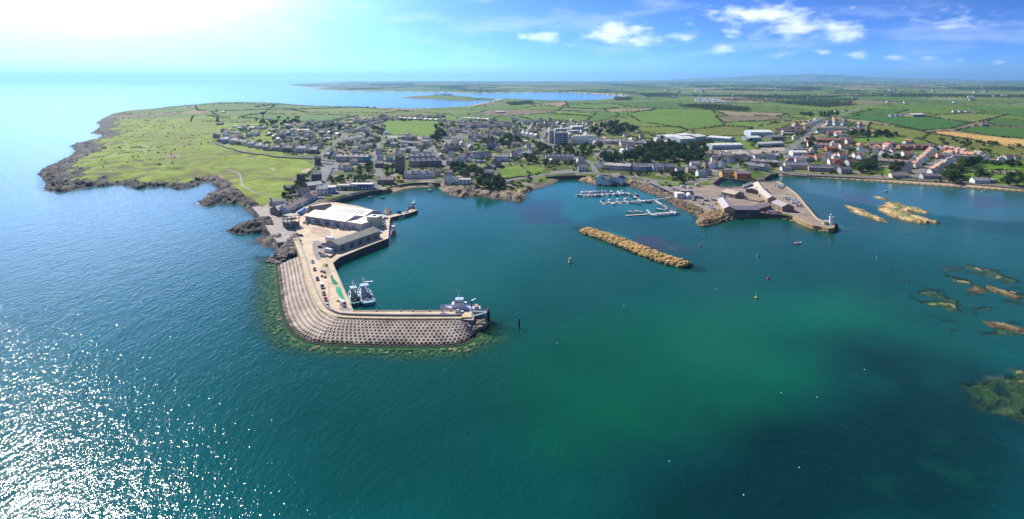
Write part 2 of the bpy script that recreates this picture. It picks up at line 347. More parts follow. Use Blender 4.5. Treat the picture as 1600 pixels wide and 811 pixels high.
ridg = 1 - np.abs(2 * fbm(XX / 11, YY / 11, 4, 61) - 1)
# rock: named shelves plus a band along the rocky shores
ROCKS = [[(56,268),(60,300),(100,306),(150,296),(172,289),(160,272),(140,262),(150,252),(166,243),(168,232),(186,222),(190,208),(206,196),(222,184),(232,174),(205,170),(160,178),(140,196),(135,212),(105,225),(105,245),(75,255)],
 [(300,298),(345,292),(365,300),(410,331),(446,384),(400,388),(355,362),(360,345),(300,325)], [(686,296),(720,296),(790,300),(818,303),(822,312),(814,318),(690,310)], [(1370,318),(1600,300),(1600,540),(1310,335)], [(895,280),(990,283),(990,292),(915,288)]]
rk = np.zeros(XX.shape, bool)
for q in ROCKS: rk |= inside(XX, YY, W2(q))
band = np.where(isl, 99, np.where(wg > .3, 12 + 16 * n1, 6 + 5 * n1)) * (wrock > .4)
rockm = ((SDp < band) & (wrock > .4)) | (rk & (SDp < 34 + 75 * n1)) & (wrock > .3)
rockm &= (YY < 2600)
edge = smooth(-4, 3, SDp)
HH += np.where(rockm, edge * (ridg - .62) * np.where(isl, np.where(UU > 1490, 1.8, 3.0), 6.0), 0)
HH = np.where(SDp < 0, np.where(rockm, np.minimum(HH, .5) + SDp * .20, SDp * .3), HH)
HH = np.where(SDp < -16, -5, HH)
# level working areas: quays, pier, car parks (photo outline read at the level, level)
FLATS = [([(1040,301),(1062,316),(1096,331),(1150,336),(1188,333),(1222,334),(1240,338),(1270,351),(1299,356),(1303,350),(1277,340),(1247,304),(1238,296.5),(1226,288),(1212,282),(1198,283),(1180,283),(1160,291),(1126,292),(1114,287),(1126,277),(1100,284),(1060,290)], 3.0),
 ([(446,388),(440,370),(420,340),(412,325),(430,320),(470,318),(518,312),(538,306),(566,299),(592,296),(600,292),(560,293),(520,300),(480,316),(455,330),(470,360),(475,392)], 3.4),
 ([(590,296),(604,297),(612,294),(640,286),(684,287),(690,282),(640,279),(600,284)], 3.4),
 ([(780,282),(826,276),(856,272),(893,270),(932,272),(1000,284),(1040,298),(1110,287),(1128,277),(1120,272),(1080,282),(1010,276),(930,266),(893,266),(856,268),(826,272)], 3.6)]
for q, z in FLATS:
    w = inside(XX, YY, [P(a, b, z) for a, b in q]); HH = np.where(w, z, HH); rockm &= ~w
def hgt(x, y):
    y = max(y, 260.0); u = 800 + F * x / y; v = V0 + F * H / y
    i = np.interp(v, gv, np.arange(len(gv))); j = np.interp(u, gu, np.arange(len(gu)))
    a, b = min(int(i), len(gv) - 2), min(int(j), len(gu) - 2); s, t = i - a, j - b
    return float((HH[a, b] * (1 - t) + HH[a, b + 1] * t) * (1 - s) + (HH[a + 1, b] * (1 - t) + HH[a + 1, b + 1] * t) * s)
def G(u, v, lift=0.0):
    """photo point -> point on the ground"""
    z = 3.0
    for _ in range(14):
        x, y = P(u, v, z); z = .45 * z + .55 * max(hgt(x, y), 0.0)
    x, y = P(u, v, z); return Vector((x, y, z + lift))
def GP(pts): return [tuple(G(*p)[:2]) for p in pts]

# ------------------------------------------------------------------ land cover colours
C = np.zeros(XX.shape + (3,)); fl = lambda a: np.array(a, float)
# patchwork of fields (jittered cells)
def cells(x, y, size, seed):
    cx = x / size; cy = y / (size * 1.25); ix = np.floor(cx); iy = np.floor(cy); best = np.full(x.shape, 1e9); sec = best.copy(); bid = np.zeros(x.shape)
    for a in (-1, 0, 1):
        for b in (-1, 0, 1):
            jx = ix + a; jy = iy + b; sx = jx + .15 + .7 * _hash(jx, jy, seed); sy = jy + .15 + .7 * _hash(jx, jy, seed + 5)
            d = np.abs(cx - sx) ** 1.6 + np.abs(cy - sy) ** 1.6; d = d ** (1 / 1.6); h = _hash(jx, jy, seed + 9)
            closer = d < best; sec = np.where(closer, best, np.minimum(sec, d)); bid = np.where(closer, h, bid); best = np.where(closer, d, best)
    return bid, (sec - best) * size
th = .45; RX = XX * math.cos(th) - YY * math.sin(th); RY = XX * math.sin(th) + YY * math.cos(th)
wx = (fbm(XX / 300, YY / 300, 2, 71) - .5) * 160; wy = (fbm(XX / 300, YY / 300, 2, 77) - .5) * 160
idn, edn = cells(RX + wx, RY + wy, 260, 101); idf, edf = cells(RX + wx * 2, RY + wy * 2, 430, 131)
far5 = YY > 5200
cid = np.where(far5, idf, idn); ced = np.where(far5, edf, edn)
PAL = np.array([(.085,.155,.030),(.105,.165,.035),(.072,.140,.030),(.125,.160,.042),(.095,.150,.030),(.135,.150,.050),(.060,.120,.028),(.24,.19,.09),(.090,.135,.035),(.110,.170,.035),(.18,.135,.075),(.075,.145,.03)])
C[:] = PAL[np.clip((cid * len(PAL)).astype(int), 0, len(PAL) - 1)]
hedge_line = (ced < np.where(far5, 16, 5)) & (YY > 1500)
wood_n = fbm(RX / 600, RY / 600, 4, 171)
woodm = (wood_n > .60) & (YY > 3400) & (sdc > 150)
C[hedge_line] = (.040, .060, .022); C[woodm] = (.032, .055, .02)
# town ground: gardens and yards
TOWN = [[(330,222),(350,205),(420,190),(520,188),(600,182),(700,180),(800,190),(900,186),(990,205),(1060,225),(1180,235),(1215,205),(1285,185),(1345,190),(1360,215),(1460,228),(1520,240),(1590,248),(1590,290),(1420,283),(1200,270),(1130,280),(1040,300),(900,280),(780,300),(690,300),(600,300),(480,330),(420,330),(470,280),(500,250)],]
manual = np.zeros(XX.shape, bool)
for q in TOWN:
    w = inside(XX, YY, GP(q)); manual |= w; g = fbm(XX / 14, YY / 14, 3, 201); g2 = fbm(XX / 45, YY / 45, 2, 207)
    cc = np.where((g > .585)[..., None], fl((.24, .20, .165)), np.where((g2 > .5)[..., None], fl((.075, .125, .026)), fl((.075, .095, .032))))
    C[w] = cc[w]
# golf links
gm = (wg > .5) & (VV > 175) | inside(XX, YY, GP([(330,226),(371,236),(422,244),(473,248),(494,262),(470,275),(430,310),(408,322),(330,290),(300,200)]))
gm &= (YY < 1750)
ga = fbm(XX / 70, YY / 40, 4, 211); gb = fbm(XX / 17, YY / 17, 4, 217)
gc = fl((.178, .245, .030)) * (1 + .35 * (ga - .5)[..., None]) ; rough = smooth(.50, .64, ga * .55 + gb * .45)
gc = gc * (1 - rough[..., None]) + rough[..., None] * fl((.14, .14, .038)); dk = smooth(.62, .72, gb) * (UU < 290)
gfine = fbm(XX / 5, YY / 5, 3, 219); gc = gc * (.82 + .36 * gfine[..., None]); gc = gc * (1 - dk[..., None] * .6) + dk[..., None] * .6 * fl((.05, .06, .025))
C[gm] = gc[gm]; manual |= gm
FAIR = [([(330,250),(420,248),(490,258),(485,272),(440,275),(360,262)], (.165,.215,.042)), ([(400,288),(430,280),(460,284),(452,300),(420,306),(398,298)], (.175,.225,.045)), ([(232,236),(290,232),(340,240),(330,256),(260,258),(225,250)], (.16,.20,.045)),
 ([(172,243),(186,239),(203,241),(200,247),(180,247)], (.20,.27,.05)), ([(442,263),(456,260),(474,263),(470,269),(448,269)], (.20,.26,.055)), ([(412,288),(432,284),(448,288),(442,297),(420,298)], (.20,.26,.055)), ([(215,199),(232,196),(240,199),(230,203)], (.20,.26,.05)),
 ([(262,214),(285,211),(300,214),(280,218)], (.17,.21,.05)), ([(338,204),(352,203),(360,206),(345,209)], (.19,.24,.05)), ([(290,186),(330,178),(345,196),(325,204),(285,196)], (.155,.205,.04)), ([(230,215),(275,205),(300,215),(270,228),(240,226)], (.15,.195,.042)), ([(330,275),(346,272),(352,283),(338,284)], (.24,.19,.09)),
 ([(470,268),(478,263),(486,262),(484,267),(474,270)], (.42,.32,.19)), ([(420,264),(428,262),(430,266)], (.40,.32,.2)), ([(262,240),(282,240),(280,246),(258,247)], (.24,.19,.10))]
FIELDS = [
 ('brown ploughed field beside the headland farm', [(298,191),(302,182),(322,181),(340,184),(338,190)], (.165,.115,.075)),
 ('narrow green field below the brown field', [(340,184),(400,185),(402,191),(340,191)], (.105,.165,.035)),
 ('green field under the water tower', [(376,183),(412,177),(505,179),(560,181),(520,189),(430,189)], (.090,.160,.035)),
 ('pale green field behind the water tower', [(330,175),(420,171),(412,177),(376,183),(342,182)], (.105,.165,.04)),
 ('yellow green field above the bungalows', [(455,171),(560,168),(640,174),(600,177),(480,176)], (.135,.175,.045)),
 ('straw coloured field behind the estate', [(520,188),(560,181),(595,181),(590,187)], (.18,.165,.07)),
 ('long green field on the back coast', [(440,163),(500,166),(575,168),(560,168),(455,171),(400,167)], (.100,.155,.038)),
 ('green field at the headland neck', [(305,165),(360,162),(430,165),(420,171),(330,175),(308,172)], (.095,.15,.036)),
 ('playing field with fresh mown grass', [(600,190),(632,187.5),(690,190),(682,204),(672,213),(640,212),(604,209),(598,200)], (.115,.20,.035)),
 ('green meadow right of the playing field', [(693,186),(700,181),(735,183),(738,188),(712,190)], (.115,.195,.035)),
 ('tan stubble field by the bay', [(828,163.5),(882,158.8),(887,162.5),(878,166.5)], (.26,.19,.10)),
 ('tan strip field behind the town', [(944,171),(1026,168.5),(1016,173.5),(950,175.5)], (.22,.185,.085)),
 ('light green field below the tan strip', [(854,175.5),(874,173),(932,177.5),(924,181.5)], (.13,.185,.045)),
 ('green field left of the tan strip', [(886,163),(960,163),(985,166),(940,171),(890,169)], (.100,.165,.036)),
 ('brownish field in the middle of the farmland', [(880,168),(944,171),(950,175),(874,172)], (.15,.15,.06)),
 ('wide bright green field above the wood', [(980,178),(1040,170),(1112,172),(1132,196),(1080,203),(1000,190)], (.100,.175,.034)),
 ('green field behind the flats', [(800,181),(845,178),(925,182),(915,190),(830,187)], (.10,.165,.035)),
 ('green field left of the sheds', [(990,199),(1060,198),(1075,204),(1050,212),(1000,206)], (.12,.17,.042)),
 ('green strip above the villas', [(955,207),(990,207),(1040,214),(1050,222),(1000,216)], (.115,.15,.042)),
 ('olive meadow behind the sheds', [(1080,204),(1132,197),(1175,200),(1168,212),(1110,214),(1085,208)], (.125,.145,.045)),
 ('pale straw field beyond the sheds', [(1112,173),(1160,175),(1230,177),(1215,182),(1135,180)], (.24,.20,.10)),
 ('brown rough field beyond the sheds', [(1118,182),(1180,180),(1235,184),(1170,191),(1128,190)], (.16,.13,.07)),
 ('green field beyond the sheds', [(1132,192),(1180,189),(1212,191),(1190,197),(1140,198)], (.11,.175,.037)),
 ('light green field left of the main road', [(1225,178),(1290,182),(1302,186),(1285,189),(1240,184)], (.125,.175,.045)),
 ('green slope behind the red estate', [(1168,201),(1235,189),(1250,191),(1215,203),(1180,206)], (.115,.155,.042)),
 ('broad dark green crop field right of the main road', [(1316,185),(1345,179.5),(1443,181.5),(1519,192),(1487,201),(1440,204),(1370,190)], (.042,.115,.028)),
 ('dark green crop field by the far road', [(1326,180),(1365,171),(1420,172),(1400,178),(1345,179)], (.05,.115,.03)),
 ('pale meadow right of the farm', [(1450,182),(1510,177),(1575,179),(1540,188),(1520,192)], (.13,.165,.05)),
 ('dark green crop field at the right edge', [(1492,204),(1526,196.5),(1620,201),(1620,218),(1540,211)], (.046,.115,.03)),
 ('small dark field round the grey barn', [(1536,192),(1550,186),(1620,188),(1620,198),(1560,197)], (.05,.11,.03)),
 ('golden barley field', [(1451,208.5),(1475,205),(1620,220),(1620,230),(1562,227),(1505,216)], (.46,.29,.09)),
 ('olive rough pasture below the barley', [(1440,218),(1452,209),(1505,217),(1562,228),(1620,232),(1620,246),(1530,240),(1470,230)], (.125,.14,.045)),
 ('bright green meadow behind the brick blocks', [(1325,217),(1398,213),(1442,219),(1400,225),(1340,225)], (.105,.19,.034)),
 ('olive pasture above the meadow', [(1360,192),(1440,205),(1452,209),(1440,218),(1398,212),(1355,200)], (.13,.145,.047)),
 ('bright green paddock behind the long hedge', [(1503,260),(1518,252.5),(1620,261),(1620,268),(1535,265)], (.11,.21,.034)),
 ('small green paddock by the coast road', [(1496,266.5),(1530,270),(1526,278),(1498,274)], (.11,.205,.034)),
 ('green paddock behind the seaside bungalow', [(1541,272),(1578,273),(1562,284),(1540,278)], (.11,.205,.034)),
 ('churchyard lawn', [(776,265),(812,257),(826,274),(784,279)], (.135,.21,.04)), ('lawn beside the churchyard', [(814,258),(836,258),(852,263),(846,270),(830,274)], (.12,.19,.04)),
 ('lawn by the seaside gardens', [(1364,264),(1388,263),(1390,272),(1366,273)], (.115,.2,.035)), ('green verge by the marina car park', [(1026,284),(1040,281),(1062,284),(1058,289),(1032,288)], (.11,.185,.036)),
 ('green verge by the harbour road', [(975,280),(1000,280),(1005,284),(978,285)], (.11,.185,.036)), ('lawn inside the old stores', [(1146,312),(1162,307),(1168,310),(1150,315)], (.12,.17,.045)), ('garden on the foreshore', [(1196,265),(1216,263),(1218,268),(1200,272)], (.13,.19,.04)),
 ('grass bank by the shore road', [(832,279),(850,275),(858,277),(840,282)], (.12,.18,.04)), ('green garden below the castle', [(600,262),(612,262),(616,268),(604,272)], (.11,.17,.04)), ('lawn among the villas', [(492,214),(502,214),(503,219),(490,219)], (.12,.2,.04)), ('second lawn among the villas', [(506,218),(520,218),(518,222),(507,222)], (.12,.2,.04)),
 ('green field behind the terraces', [(930,214),(955,209),(1000,218),(990,222),(940,220)], (.12,.155,.045)), ('sloping green beside the estate road', [(1240,210),(1256,206),(1252,214),(1242,217)], (.12,.17,.045)), ('grass bank below the cream terrace', [(1240,264),(1268,265),(1272,271),(1238,270)], (.15,.165,.05))]
FB = []
for nm, q, c in FIELDS:
    wq = GP(q); FB.append((nm, wq)); w = inside(XX, YY, wq) & (SD > 4); manual |= w; st = np.sin((XX * .5 + YY * .8) / 2.2) * .04 + 1
    C[w] = (fl(c) * st[w][:, None]) * (1 + .16 * (gb[w][:, None] - .5))
for q, c in FAIR:
    w = inside(XX, YY, GP(q)); C[w] = fl(c)
# bare and made ground
BARE = [([(1040,301),(1062,316),(1096,331),(1150,336),(1222,334),(1240,338),(1240,344),(1271,358),(1301,364),(1310,354),(1299,347),(1280,342),(1247,304),(1226,288),(1212,282),(1180,283),(1160,291),(1126,292),(1090,290),(1060,290)], (.27,.215,.165)),
 ([(400,325),(412,322),(470,318),(518,312),(560,300),(600,292),(600,299),(520,325),(480,392),(446,388)], (.30,.255,.205)), ([(1150,237),(1185,233),(1200,236),(1175,243)], (.36,.3,.25)), ([(1110,236),(1160,233),(1160,240),(1120,241)], (.40,.34,.29)),
 ([(1185,232),(1225,230),(1228,236),(1195,238)], (.33,.28,.23)), ([(690,215),(720,211),(722,219),(700,224)], (.2,.185,.17)), ([(604,212),(672,214),(670,216),(604,215)], (.34,.32,.29)), ([(1012,300),(1060,290),(1085,292),(1090,300),(1060,316),(1040,302)], (.26,.22,.185)),
 ([(985,281),(1018,279),(1042,299),(1030,301),(1000,288)], (.23,.2,.175)), ([(860,268),(895,264),(896,269),(862,271)], (.2,.18,.16)), ([(500,248),(528,253),(512,292),(500,290),(498,270)], (.2,.19,.18)), ([(846,224),(884,226),(882,229),(846,227)], (.22,.2,.18))]
for q, c in BARE:
    w = inside(XX, YY, GP(q)) & (SD > -6); C[w] = fl(c) * (1 + .3 * (gb[w][:, None] - .5))
peb = (SDp < 7 + 8 * n1) & (YY < 1300) & (wg < .5) & (UU > 600) & (UU < 1215) & (VV > 268); C[peb] = (fl((.20, .155, .105)) * (.7 + .6 * gb[..., None]))[peb]
# shore: sand strips, weed line, rock
eastb = (VV > 268) & (UU > 1208) & (YY < 1300) & ~isl & ((UU > 1315) | (VV < 280))
sandm = (SDp < 11) & eastb
sandm |= inside(XX, YY, W2([(597,292),(612,297),(640,289),(684,290),(690,294),(655,296),(632,299),(616,303),(600,300)])) & (SDp < 9)
sandm |= (YY > 1500) & (SDp < 25) & (wrock < .5)
C[sandm] = (.46, .35, .215)
weed = (SDp < 2.5) & sandm & (YY < 1500); C[weed] = (.13, .11, .05)
verge = (SDp > 11) & (SDp < 24) & eastb; C[verge] = fl((.15, .145, .06))
rn = fbm(XX / 9, YY / 9, 4, 301)
rc = np.where((wg > .4)[..., None], fl((.058, .047, .038)), fl((.20, .15, .095))) * (.55 + .9 * rn[..., None])
lich = smooth(.5, .7, fbm(XX / 30, YY / 30, 3, 311)) * np.where(UU < 300, .3, .7)
rc = rc * (1 - lich[..., None]) + lich[..., None] * np.where((UU > 700)[..., None], fl((.36, .26, .13)), fl((.13, .105, .08)))
rc = np.where((isl & (UU > 1000))[..., None], np.where((UU > 1490)[..., None], fl((.20, .16, .085)), fl((.44, .32, .15))) * (.35 + 1.2 * rn[..., None]), rc)
grs = isl & (HH > 2.1) & (UU > 1370) & (UU < 1430); rc = np.where(grs[..., None], fl((.2, .21, .07)), rc)
wet = HH < .55; rc = np.where(wet[..., None], rc * fl((.45, .40, .33)), rc)
C[rockm] = rc[rockm]
grn = (C[..., 1] > C[..., 0] * 1.05); C[..., 2] = np.where(grn, C[..., 2] * .5, C[..., 2])
C *= (1 + .22 * (fbm(XX / 60, YY / 60, 3, 401) - .5))[..., None]

def sub_mesh(name, fmask, m, smoothed=True):
    r, c = np.nonzero(fmask); nc = XX.shape[1]
    q = np.stack([r * nc + c, (r + 1) * nc + c, (r + 1) * nc + c + 1, r * nc + c + 1], 1)
    used, inv = np.unique(q, return_inverse=True); inv = inv.reshape(q.shape)
    V = np.stack([XX.ravel()[used], YY.ravel()[used], HH.ravel()[used]], 1)
    me = npmesh(name, V, inv, m, smoothed); attr_col(me, 'col', C.reshape(-1, 3)[used]); return me
f4 = lambda A: np.stack([A[:-1, :-1], A[1:, :-1], A[1:, 1:], A[:-1, 1:]], 0)
fh = f4(HH).max(0) > -.8; fr = f4(rockm.astype(float)).mean(0) > .5
# the bed under the shallows is seen through the water
tag(put('ground', sub_mesh('ground', fh & ~fr & ~(f4((isle_id > 1).astype(float)).max(0) > 0), M_ground)), kind='structure')
fi = f4((isle_id > 1).astype(float)).max(0) > 0
tag(put('rocky_shore', sub_mesh('rocky_shore', fh & fr & ~fi, M_rock, False)), kind='structure')
isl_lab = {'reef_a': 'long low tawny rock ridge left of the grassy islet', 'reef_b': 'tawny rock islet with a grassy crown right of the lighthouse', 'reef_c': 'small brown rock just breaking the water near the right edge',
           'reef_d': 'pale rock ridge at the right edge of the bay', 'reef_e': 'brown drying reef at the right edge below the pale ridge', 'reef_f': 'tiny rock behind the grassy islet', 'skerry_a': 'dark skerry in the cove below the golf links'}
for k, nm in enumerate(ISLES):
    if nm == 'far': continue
    fm = f4((isle_id == k + 1).astype(float)).max(0) > 0
    me = sub_mesh('rock_islet', fm & (f4(HH).max(0) > -1.8), M_rock, False)
    tag(put('rock_islet', me), isl_lab[nm], 'rock', 'rocks standing in the water')

# ================================================================== sea
su = np.concatenate([np.arange(-2600, -40, 40.0), np.arange(-40, 1640, 2.6), np.arange(1640, 4200, 40.0)])
sv = np.concatenate([np.array([126.1, 126.6, 127.2]), np.arange(128, 150, 1.0), np.arange(150, 380, 1.3), np.arange(380, 560, 1.5), np.arange(560, 860, 4.0), np.array([900., 1000, 1200, 1700, 3000])])
SU, SV = np.meshgrid(su, sv); SY = F * H / (SV - V0); SX = (SU - 800) / F * SY
def dsoft(q, soft, wob=0.0, seed=0):
    """1 inside a sea-bed patch, fading over `soft` metres"""
    w = W2(q); a = np.array(w); g = soft + wob + 5; R = np.zeros(SX.shape)
    s = (SX > a[:, 0].min() - g) & (SX < a[:, 0].max() + g) & (SY > a[:, 1].min() - g) & (SY < a[:, 1].max() + g)
    x, y = SX[s], SY[s]; d = segdist(x, y, w); d = np.where(inside(x, y, w), d, -d)
    if wob: d = d + wob * (fbm(x / (wob * 1.6), y / (wob * 1.6), 4, seed) - .5) * 2
    R[s] = smooth(-soft, soft, d); return R
nb = fbm(SX / 90, SY / 90, 4, 501); nf = fbm(SX / 22, SY / 22, 4, 511); nk = fbm(SX / 9, SY / 9, 3, 521)
sea = np.zeros(SX.shape + (3,)); sea[:] = (.003, .125, .140)
def mixc(a, w, c): return a * (1 - w[..., None]) + w[..., None] * fl(c)
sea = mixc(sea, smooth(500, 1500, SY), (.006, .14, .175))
sea = mixc(sea, dsoft([(400,250),(400,600),(820,820),(1300,820),(1700,560),(1700,260)], 60), (.001, .092, .066))
sea = mixc(sea, dsoft([(600,302),(690,310),(830,320),(900,350),(780,470),(540,480),(560,400),(610,340)], 25), (.001, .125, .092))
sea = mixc(sea, dsoft([(760,560),(900,500),(1100,470),(1300,465),(1345,500),(1320,545),(1250,600),(1180,650),(1060,690),(900,700),(800,650)], 22, 30, 531) * (.65 + .5 * (nb - .5)), (.002, .118, .050))
sea = mixc(sea, dsoft([(1060,490),(1180,460),(1320,462),(1348,505),(1310,552),(1220,590),(1100,580),(1030,540)], 40, 34, 533) * .5, (.004, .165, .095))
sea = mixc(sea, dsoft([(1060,700),(1230,630),(1330,540),(1420,560),(1700,620),(1700,860),(900,860),(980,740)], 26, 30, 541) * .9, (.001, .026, .028))  # dark weed bed; weaker sky reflection is also put into its colour
sea = mixc(sea, dsoft([(420,600),(700,620),(900,720),(960,860),(420,860)], 40, 30, 551) * .6, (.001, .055, .042))
sea = mixc(sea, dsoft([(815,300),(870,285),(900,281),(930,292),(985,292),(1040,312),(1080,340),(960,330),(900,345),(840,325)], 14, 16, 561) * .8, (.012, .19, .175))
sea = mixc(sea, dsoft([(815,318),(862,312),(890,322),(880,345),(840,350),(815,335)], 6, 14, 571) * .8, (.03, .066, .082))
sea = mixc(sea, dsoft([(985,372),(1020,368),(1062,380),(1070,398),(1030,392),(990,382)], 5, 10, 573) * .8, (.05, .045, .05))
sea = mixc(sea, dsoft([(950,360),(985,370),(990,376),(960,372)], 4, 5, 575) * .7, (.006, .16, .12)); sea = mixc(sea, dsoft([(1038,380),(1056,384),(1058,392),(1044,390)], 3, 4, 577) * .7, (.006, .16, .12))
sea = mixc(sea, dsoft([(1215,276),(1350,284),(1600,301),(1700,310),(1700,345),(1500,345),(1440,330),(1330,315),(1255,302)], 12, 22, 581) * .85, (.045, .19, .20))
sea = mixc(sea, dsoft([(1305,300),(1350,302),(1372,318),(1340,322),(1312,310)], 5, 12, 583) * .6, (.065, .075, .085)); sea = mixc(sea, dsoft([(1500,305),(1560,308),(1590,322),(1530,326)], 5, 12, 585) * .6, (.085, .085, .085))
sea = mixc(sea, dsoft([(1330,360),(1500,350),(1620,380),(1620,420),(1500,410),(1400,400)], 20, 26, 587) * .6, (.006, .14, .125))
REEFS = [([(1372,410),(1385,412),(1412,428),(1428,440),(1418,440),(1392,425),(1375,415)], 5), ([(1422,452),(1440,448),(1470,455),(1500,470),(1515,488),(1500,490),(1470,480),(1435,472)], 7), ([(1478,420),(1520,415),(1560,425),(1600,440),(1600,475),(1560,470),(1510,462),(1490,445)], 8),
         ([(1515,480),(1545,480),(1552,492),(1528,494)], 4), ([(1460,495),(1490,500),(1505,512),(1490,520),(1465,505)], 5), ([(1530,500),(1600,500),(1600,545),(1560,535),(1535,518)], 7), ([(1508,612),(1530,595),(1560,578),(1620,570),(1620,665),(1580,655),(1540,642),(1515,630)], 9)]
reef = np.zeros(SX.shape)
for q, wob in REEFS: reef = np.maximum(reef, dsoft(q, 2.0, wob, 600 + int(q[0][0])))
reef *= smooth(.42, .57, nk * .6 + nf * .4)
clear = reef * .6
sea = mixc(sea, reef * .5, (.04, .085, .05))
for q in ([(1470,735),(1500,725),(1540,745),(1530,765),(1490,755)], [(1440,665),(1475,672),(1500,700),(1470,700)], [(1370,745),(1390,750),(1395,775),(1372,765)]): sea = mixc(sea, dsoft(q, 4, 10, 641) * .5, (.004, .09, .055))
# shelf round the big breakwater and the rubble shores
TOE = [(424,405),(424,440),(424,480),(432,512),(462,536),(520,547),(620,549),(720,546),(756,527),(762,512)]
dt = segdist(SX, SY, W2(TOE), closed=False); shelf = np.exp(-(dt / (8.5 + 8 * (nf - .5))) ** 2)
shelf = np.maximum(shelf, dsoft([(395,400),(424,400),(426,480),(436,515),(470,540),(440,545),(410,520),(398,460)], 3, 5, 651) * .8)
clear = np.maximum(clear, shelf * .78); sea = mixc(sea, shelf * .7, (.03, .115, .07))
rubble = [(903,352),(1090,425)]
dr = segdist(SX, SY, W2([(908,358),(1000,395),(1086,420)]), closed=False); rs = smooth(10, 4, dr); clear = np.maximum(clear, rs * .45); sea = mixc(sea, rs * .5, (.02, .10, .08))
# shallows close to the land
shore = np.full(SX.shape, 99.0)
cW = [p for p in coastW]; near = (SY < 1100) & (SY > 290)
shore[near] = segdist(SX[near], SY[near], coastW); sh = np.exp(-(shore / 7) ** 2) * (SU > 600); sea = mixc(sea, sh * .55, (.03, .13, .10)); clear = np.maximum(clear, np.where(SU > 600, np.exp(-(shore / 4) ** 2) * .55, np.exp(-(shore / 6) ** 2) * .35))
sr = inside(SX, SY, W2([(1150,337),(1190,336),(1230,338),(1225,350),(1160,346)])); sea = mixc(sea, sr * .6 * smooth(.3, .6, nf), (.01, .12, .07))
fo_ = smooth(3.6, 1.0, shore) * smooth(.44, .6, nk) * (SU < 340) * (SU > 40); sea = mixc(sea, fo_ * .6, (.7, .74, .75))
sea *= .66 * (1 + .30 * (nb - .5) + .16 * (nf - .5))[..., None]
calm = np.ones(SX.shape)
hb_ = dsoft([(600,302),(690,310),(830,320),(900,350),(1040,410),(1020,440),(760,470),(540,480),(560,400),(610,340)], 30)
calm = calm * (1 - .72 * hb_) * (1 - .6 * dsoft([(820,300),(900,280),(1040,312),(1090,350),(900,350)], 20)) * (1 - .55 * dsoft([(1200,270),(1600,298),(1700,340),(1300,340)], 30)) * (1 - .45 * dsoft([(700,420),(1300,360),(1700,420),(1700,700),(900,640)], 50))
nc = SX.shape[1]; r, c = np.meshgrid(np.arange(SX.shape[0] - 1), np.arange(nc - 1), indexing='ij'); r = r.ravel(); c = c.ravel()
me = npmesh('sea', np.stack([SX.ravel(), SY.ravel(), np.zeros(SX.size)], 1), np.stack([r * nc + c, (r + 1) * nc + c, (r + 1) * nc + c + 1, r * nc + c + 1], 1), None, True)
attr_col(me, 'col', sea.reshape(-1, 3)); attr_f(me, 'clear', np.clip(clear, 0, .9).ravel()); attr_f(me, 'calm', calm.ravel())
M_sea = bpy.data.materials.new('sea_water'); M_sea.use_nodes = True; nt = M_sea.node_tree; L = nt.links; b = nt.nodes['Principled BSDF']
b.inputs['Roughness'].default_value = .085; b.inputs['IOR'].default_value = 1.333; b.inputs['Specular IOR Level'].default_value = .15
b.inputs['Specular Tint'].default_value = (.72, .89, .95, 1)
ac = N(nt, 'ShaderNodeAttribute', attribute_name='col'); al = N(nt, 'ShaderNodeAttribute', attribute_name='clear'); ak = N(nt, 'ShaderNodeAttribute', attribute_name='calm')
L.new(ac.outputs['Color'], b.inputs['Base Color']); geo = N(nt, 'ShaderNodeNewGeometry')
def wave(scale, stretch, rot, dist, prev, detail=3.0):
    mp = N(nt, 'ShaderNodeMapping', ins={2: (0, 0, rot), 3: stretch}); L.new(geo.outputs['Position'], mp.inputs[0])
    no = N(nt, 'ShaderNodeTexNoise', ins={2: scale, 3: detail, 4: .55}); L.new(mp.outputs[0], no.inputs[0])
    bp = N(nt, 'ShaderNodeBump', ins={1: dist}); L.new(ak.outputs['Fac'], bp.inputs[0]); L.new(no.outputs[0], bp.inputs['Height'])
    if prev: L.new(prev.outputs[0], bp.inputs['Normal'])
    return bp
w1 = wave(.11, (1, .5, 1), .5, .35, None); w2 = wave(.5, (1, .5, 1), .75, .30, w1); w3 = wave(1.6, (1, .6, 1), .4, .085, w2, 2.0)
L.new(w3.outputs[0], b.inputs['Normal'])
tr = N(nt, 'ShaderNodeBsdfTransparent', ins={0: (.62, .94, .80, 1)}); mx = N(nt, 'ShaderNodeMixShader'); L.new(al.outputs['Fac'], mx.inputs[0]); L.new(b.outputs[0], mx.inputs[1]); L.new(tr.outputs[0], mx.inputs[2]); L.new(mx.outputs[0], nt.nodes['Material Output'].inputs[0])
me.materials.append(M_sea)
tag(put('sea', me), kind='structure')
# sea bed: only where the water is clear enough to see it
nk2 = fbm(SX / 3.5, SY / 3.5, 3, 823); bed = np.where(reef > .02, -2.4 + 2.3 * reef * (.3 + .5 * nk + .6 * nk2), -3.2 - 1.5 * (1 - shelf)); bed = np.where(nk2 * .6 + nk * .4 > .62, np.minimum(bed, .35), np.minimum(bed, -.15))
fm = f4(clear).max(0) > .03; fm &= f4(SY).max(0) < 1200; rr, cc = np.nonzero(fm)
q = np.stack([rr * nc + cc, (rr + 1) * nc + cc, (rr + 1) * nc + cc + 1, rr * nc + cc + 1], 1); used, inv = np.unique(q, return_inverse=True); inv = inv.reshape(q.shape)
bc = np.zeros(SX.shape + (3,)); bc[:] = (.06, .11, .06); bc = mixc(bc, smooth(.1, .8, reef), (.20, .145, .065)); bc = mixc(bc, smooth(.5, .62, fbm(SX / 6, SY / 6, 3, 829)) * smooth(.1, .5, reef), (.13, .14, .05)); bc *= (.2 + 1.5 * nk2)[..., None]
me = npmesh('seabed', np.stack([SX.ravel()[used], SY.ravel()[used], bed.ravel()[used]], 1), inv, M_rock, False); attr_col(me, 'col', bc.reshape(-1, 3)[used])
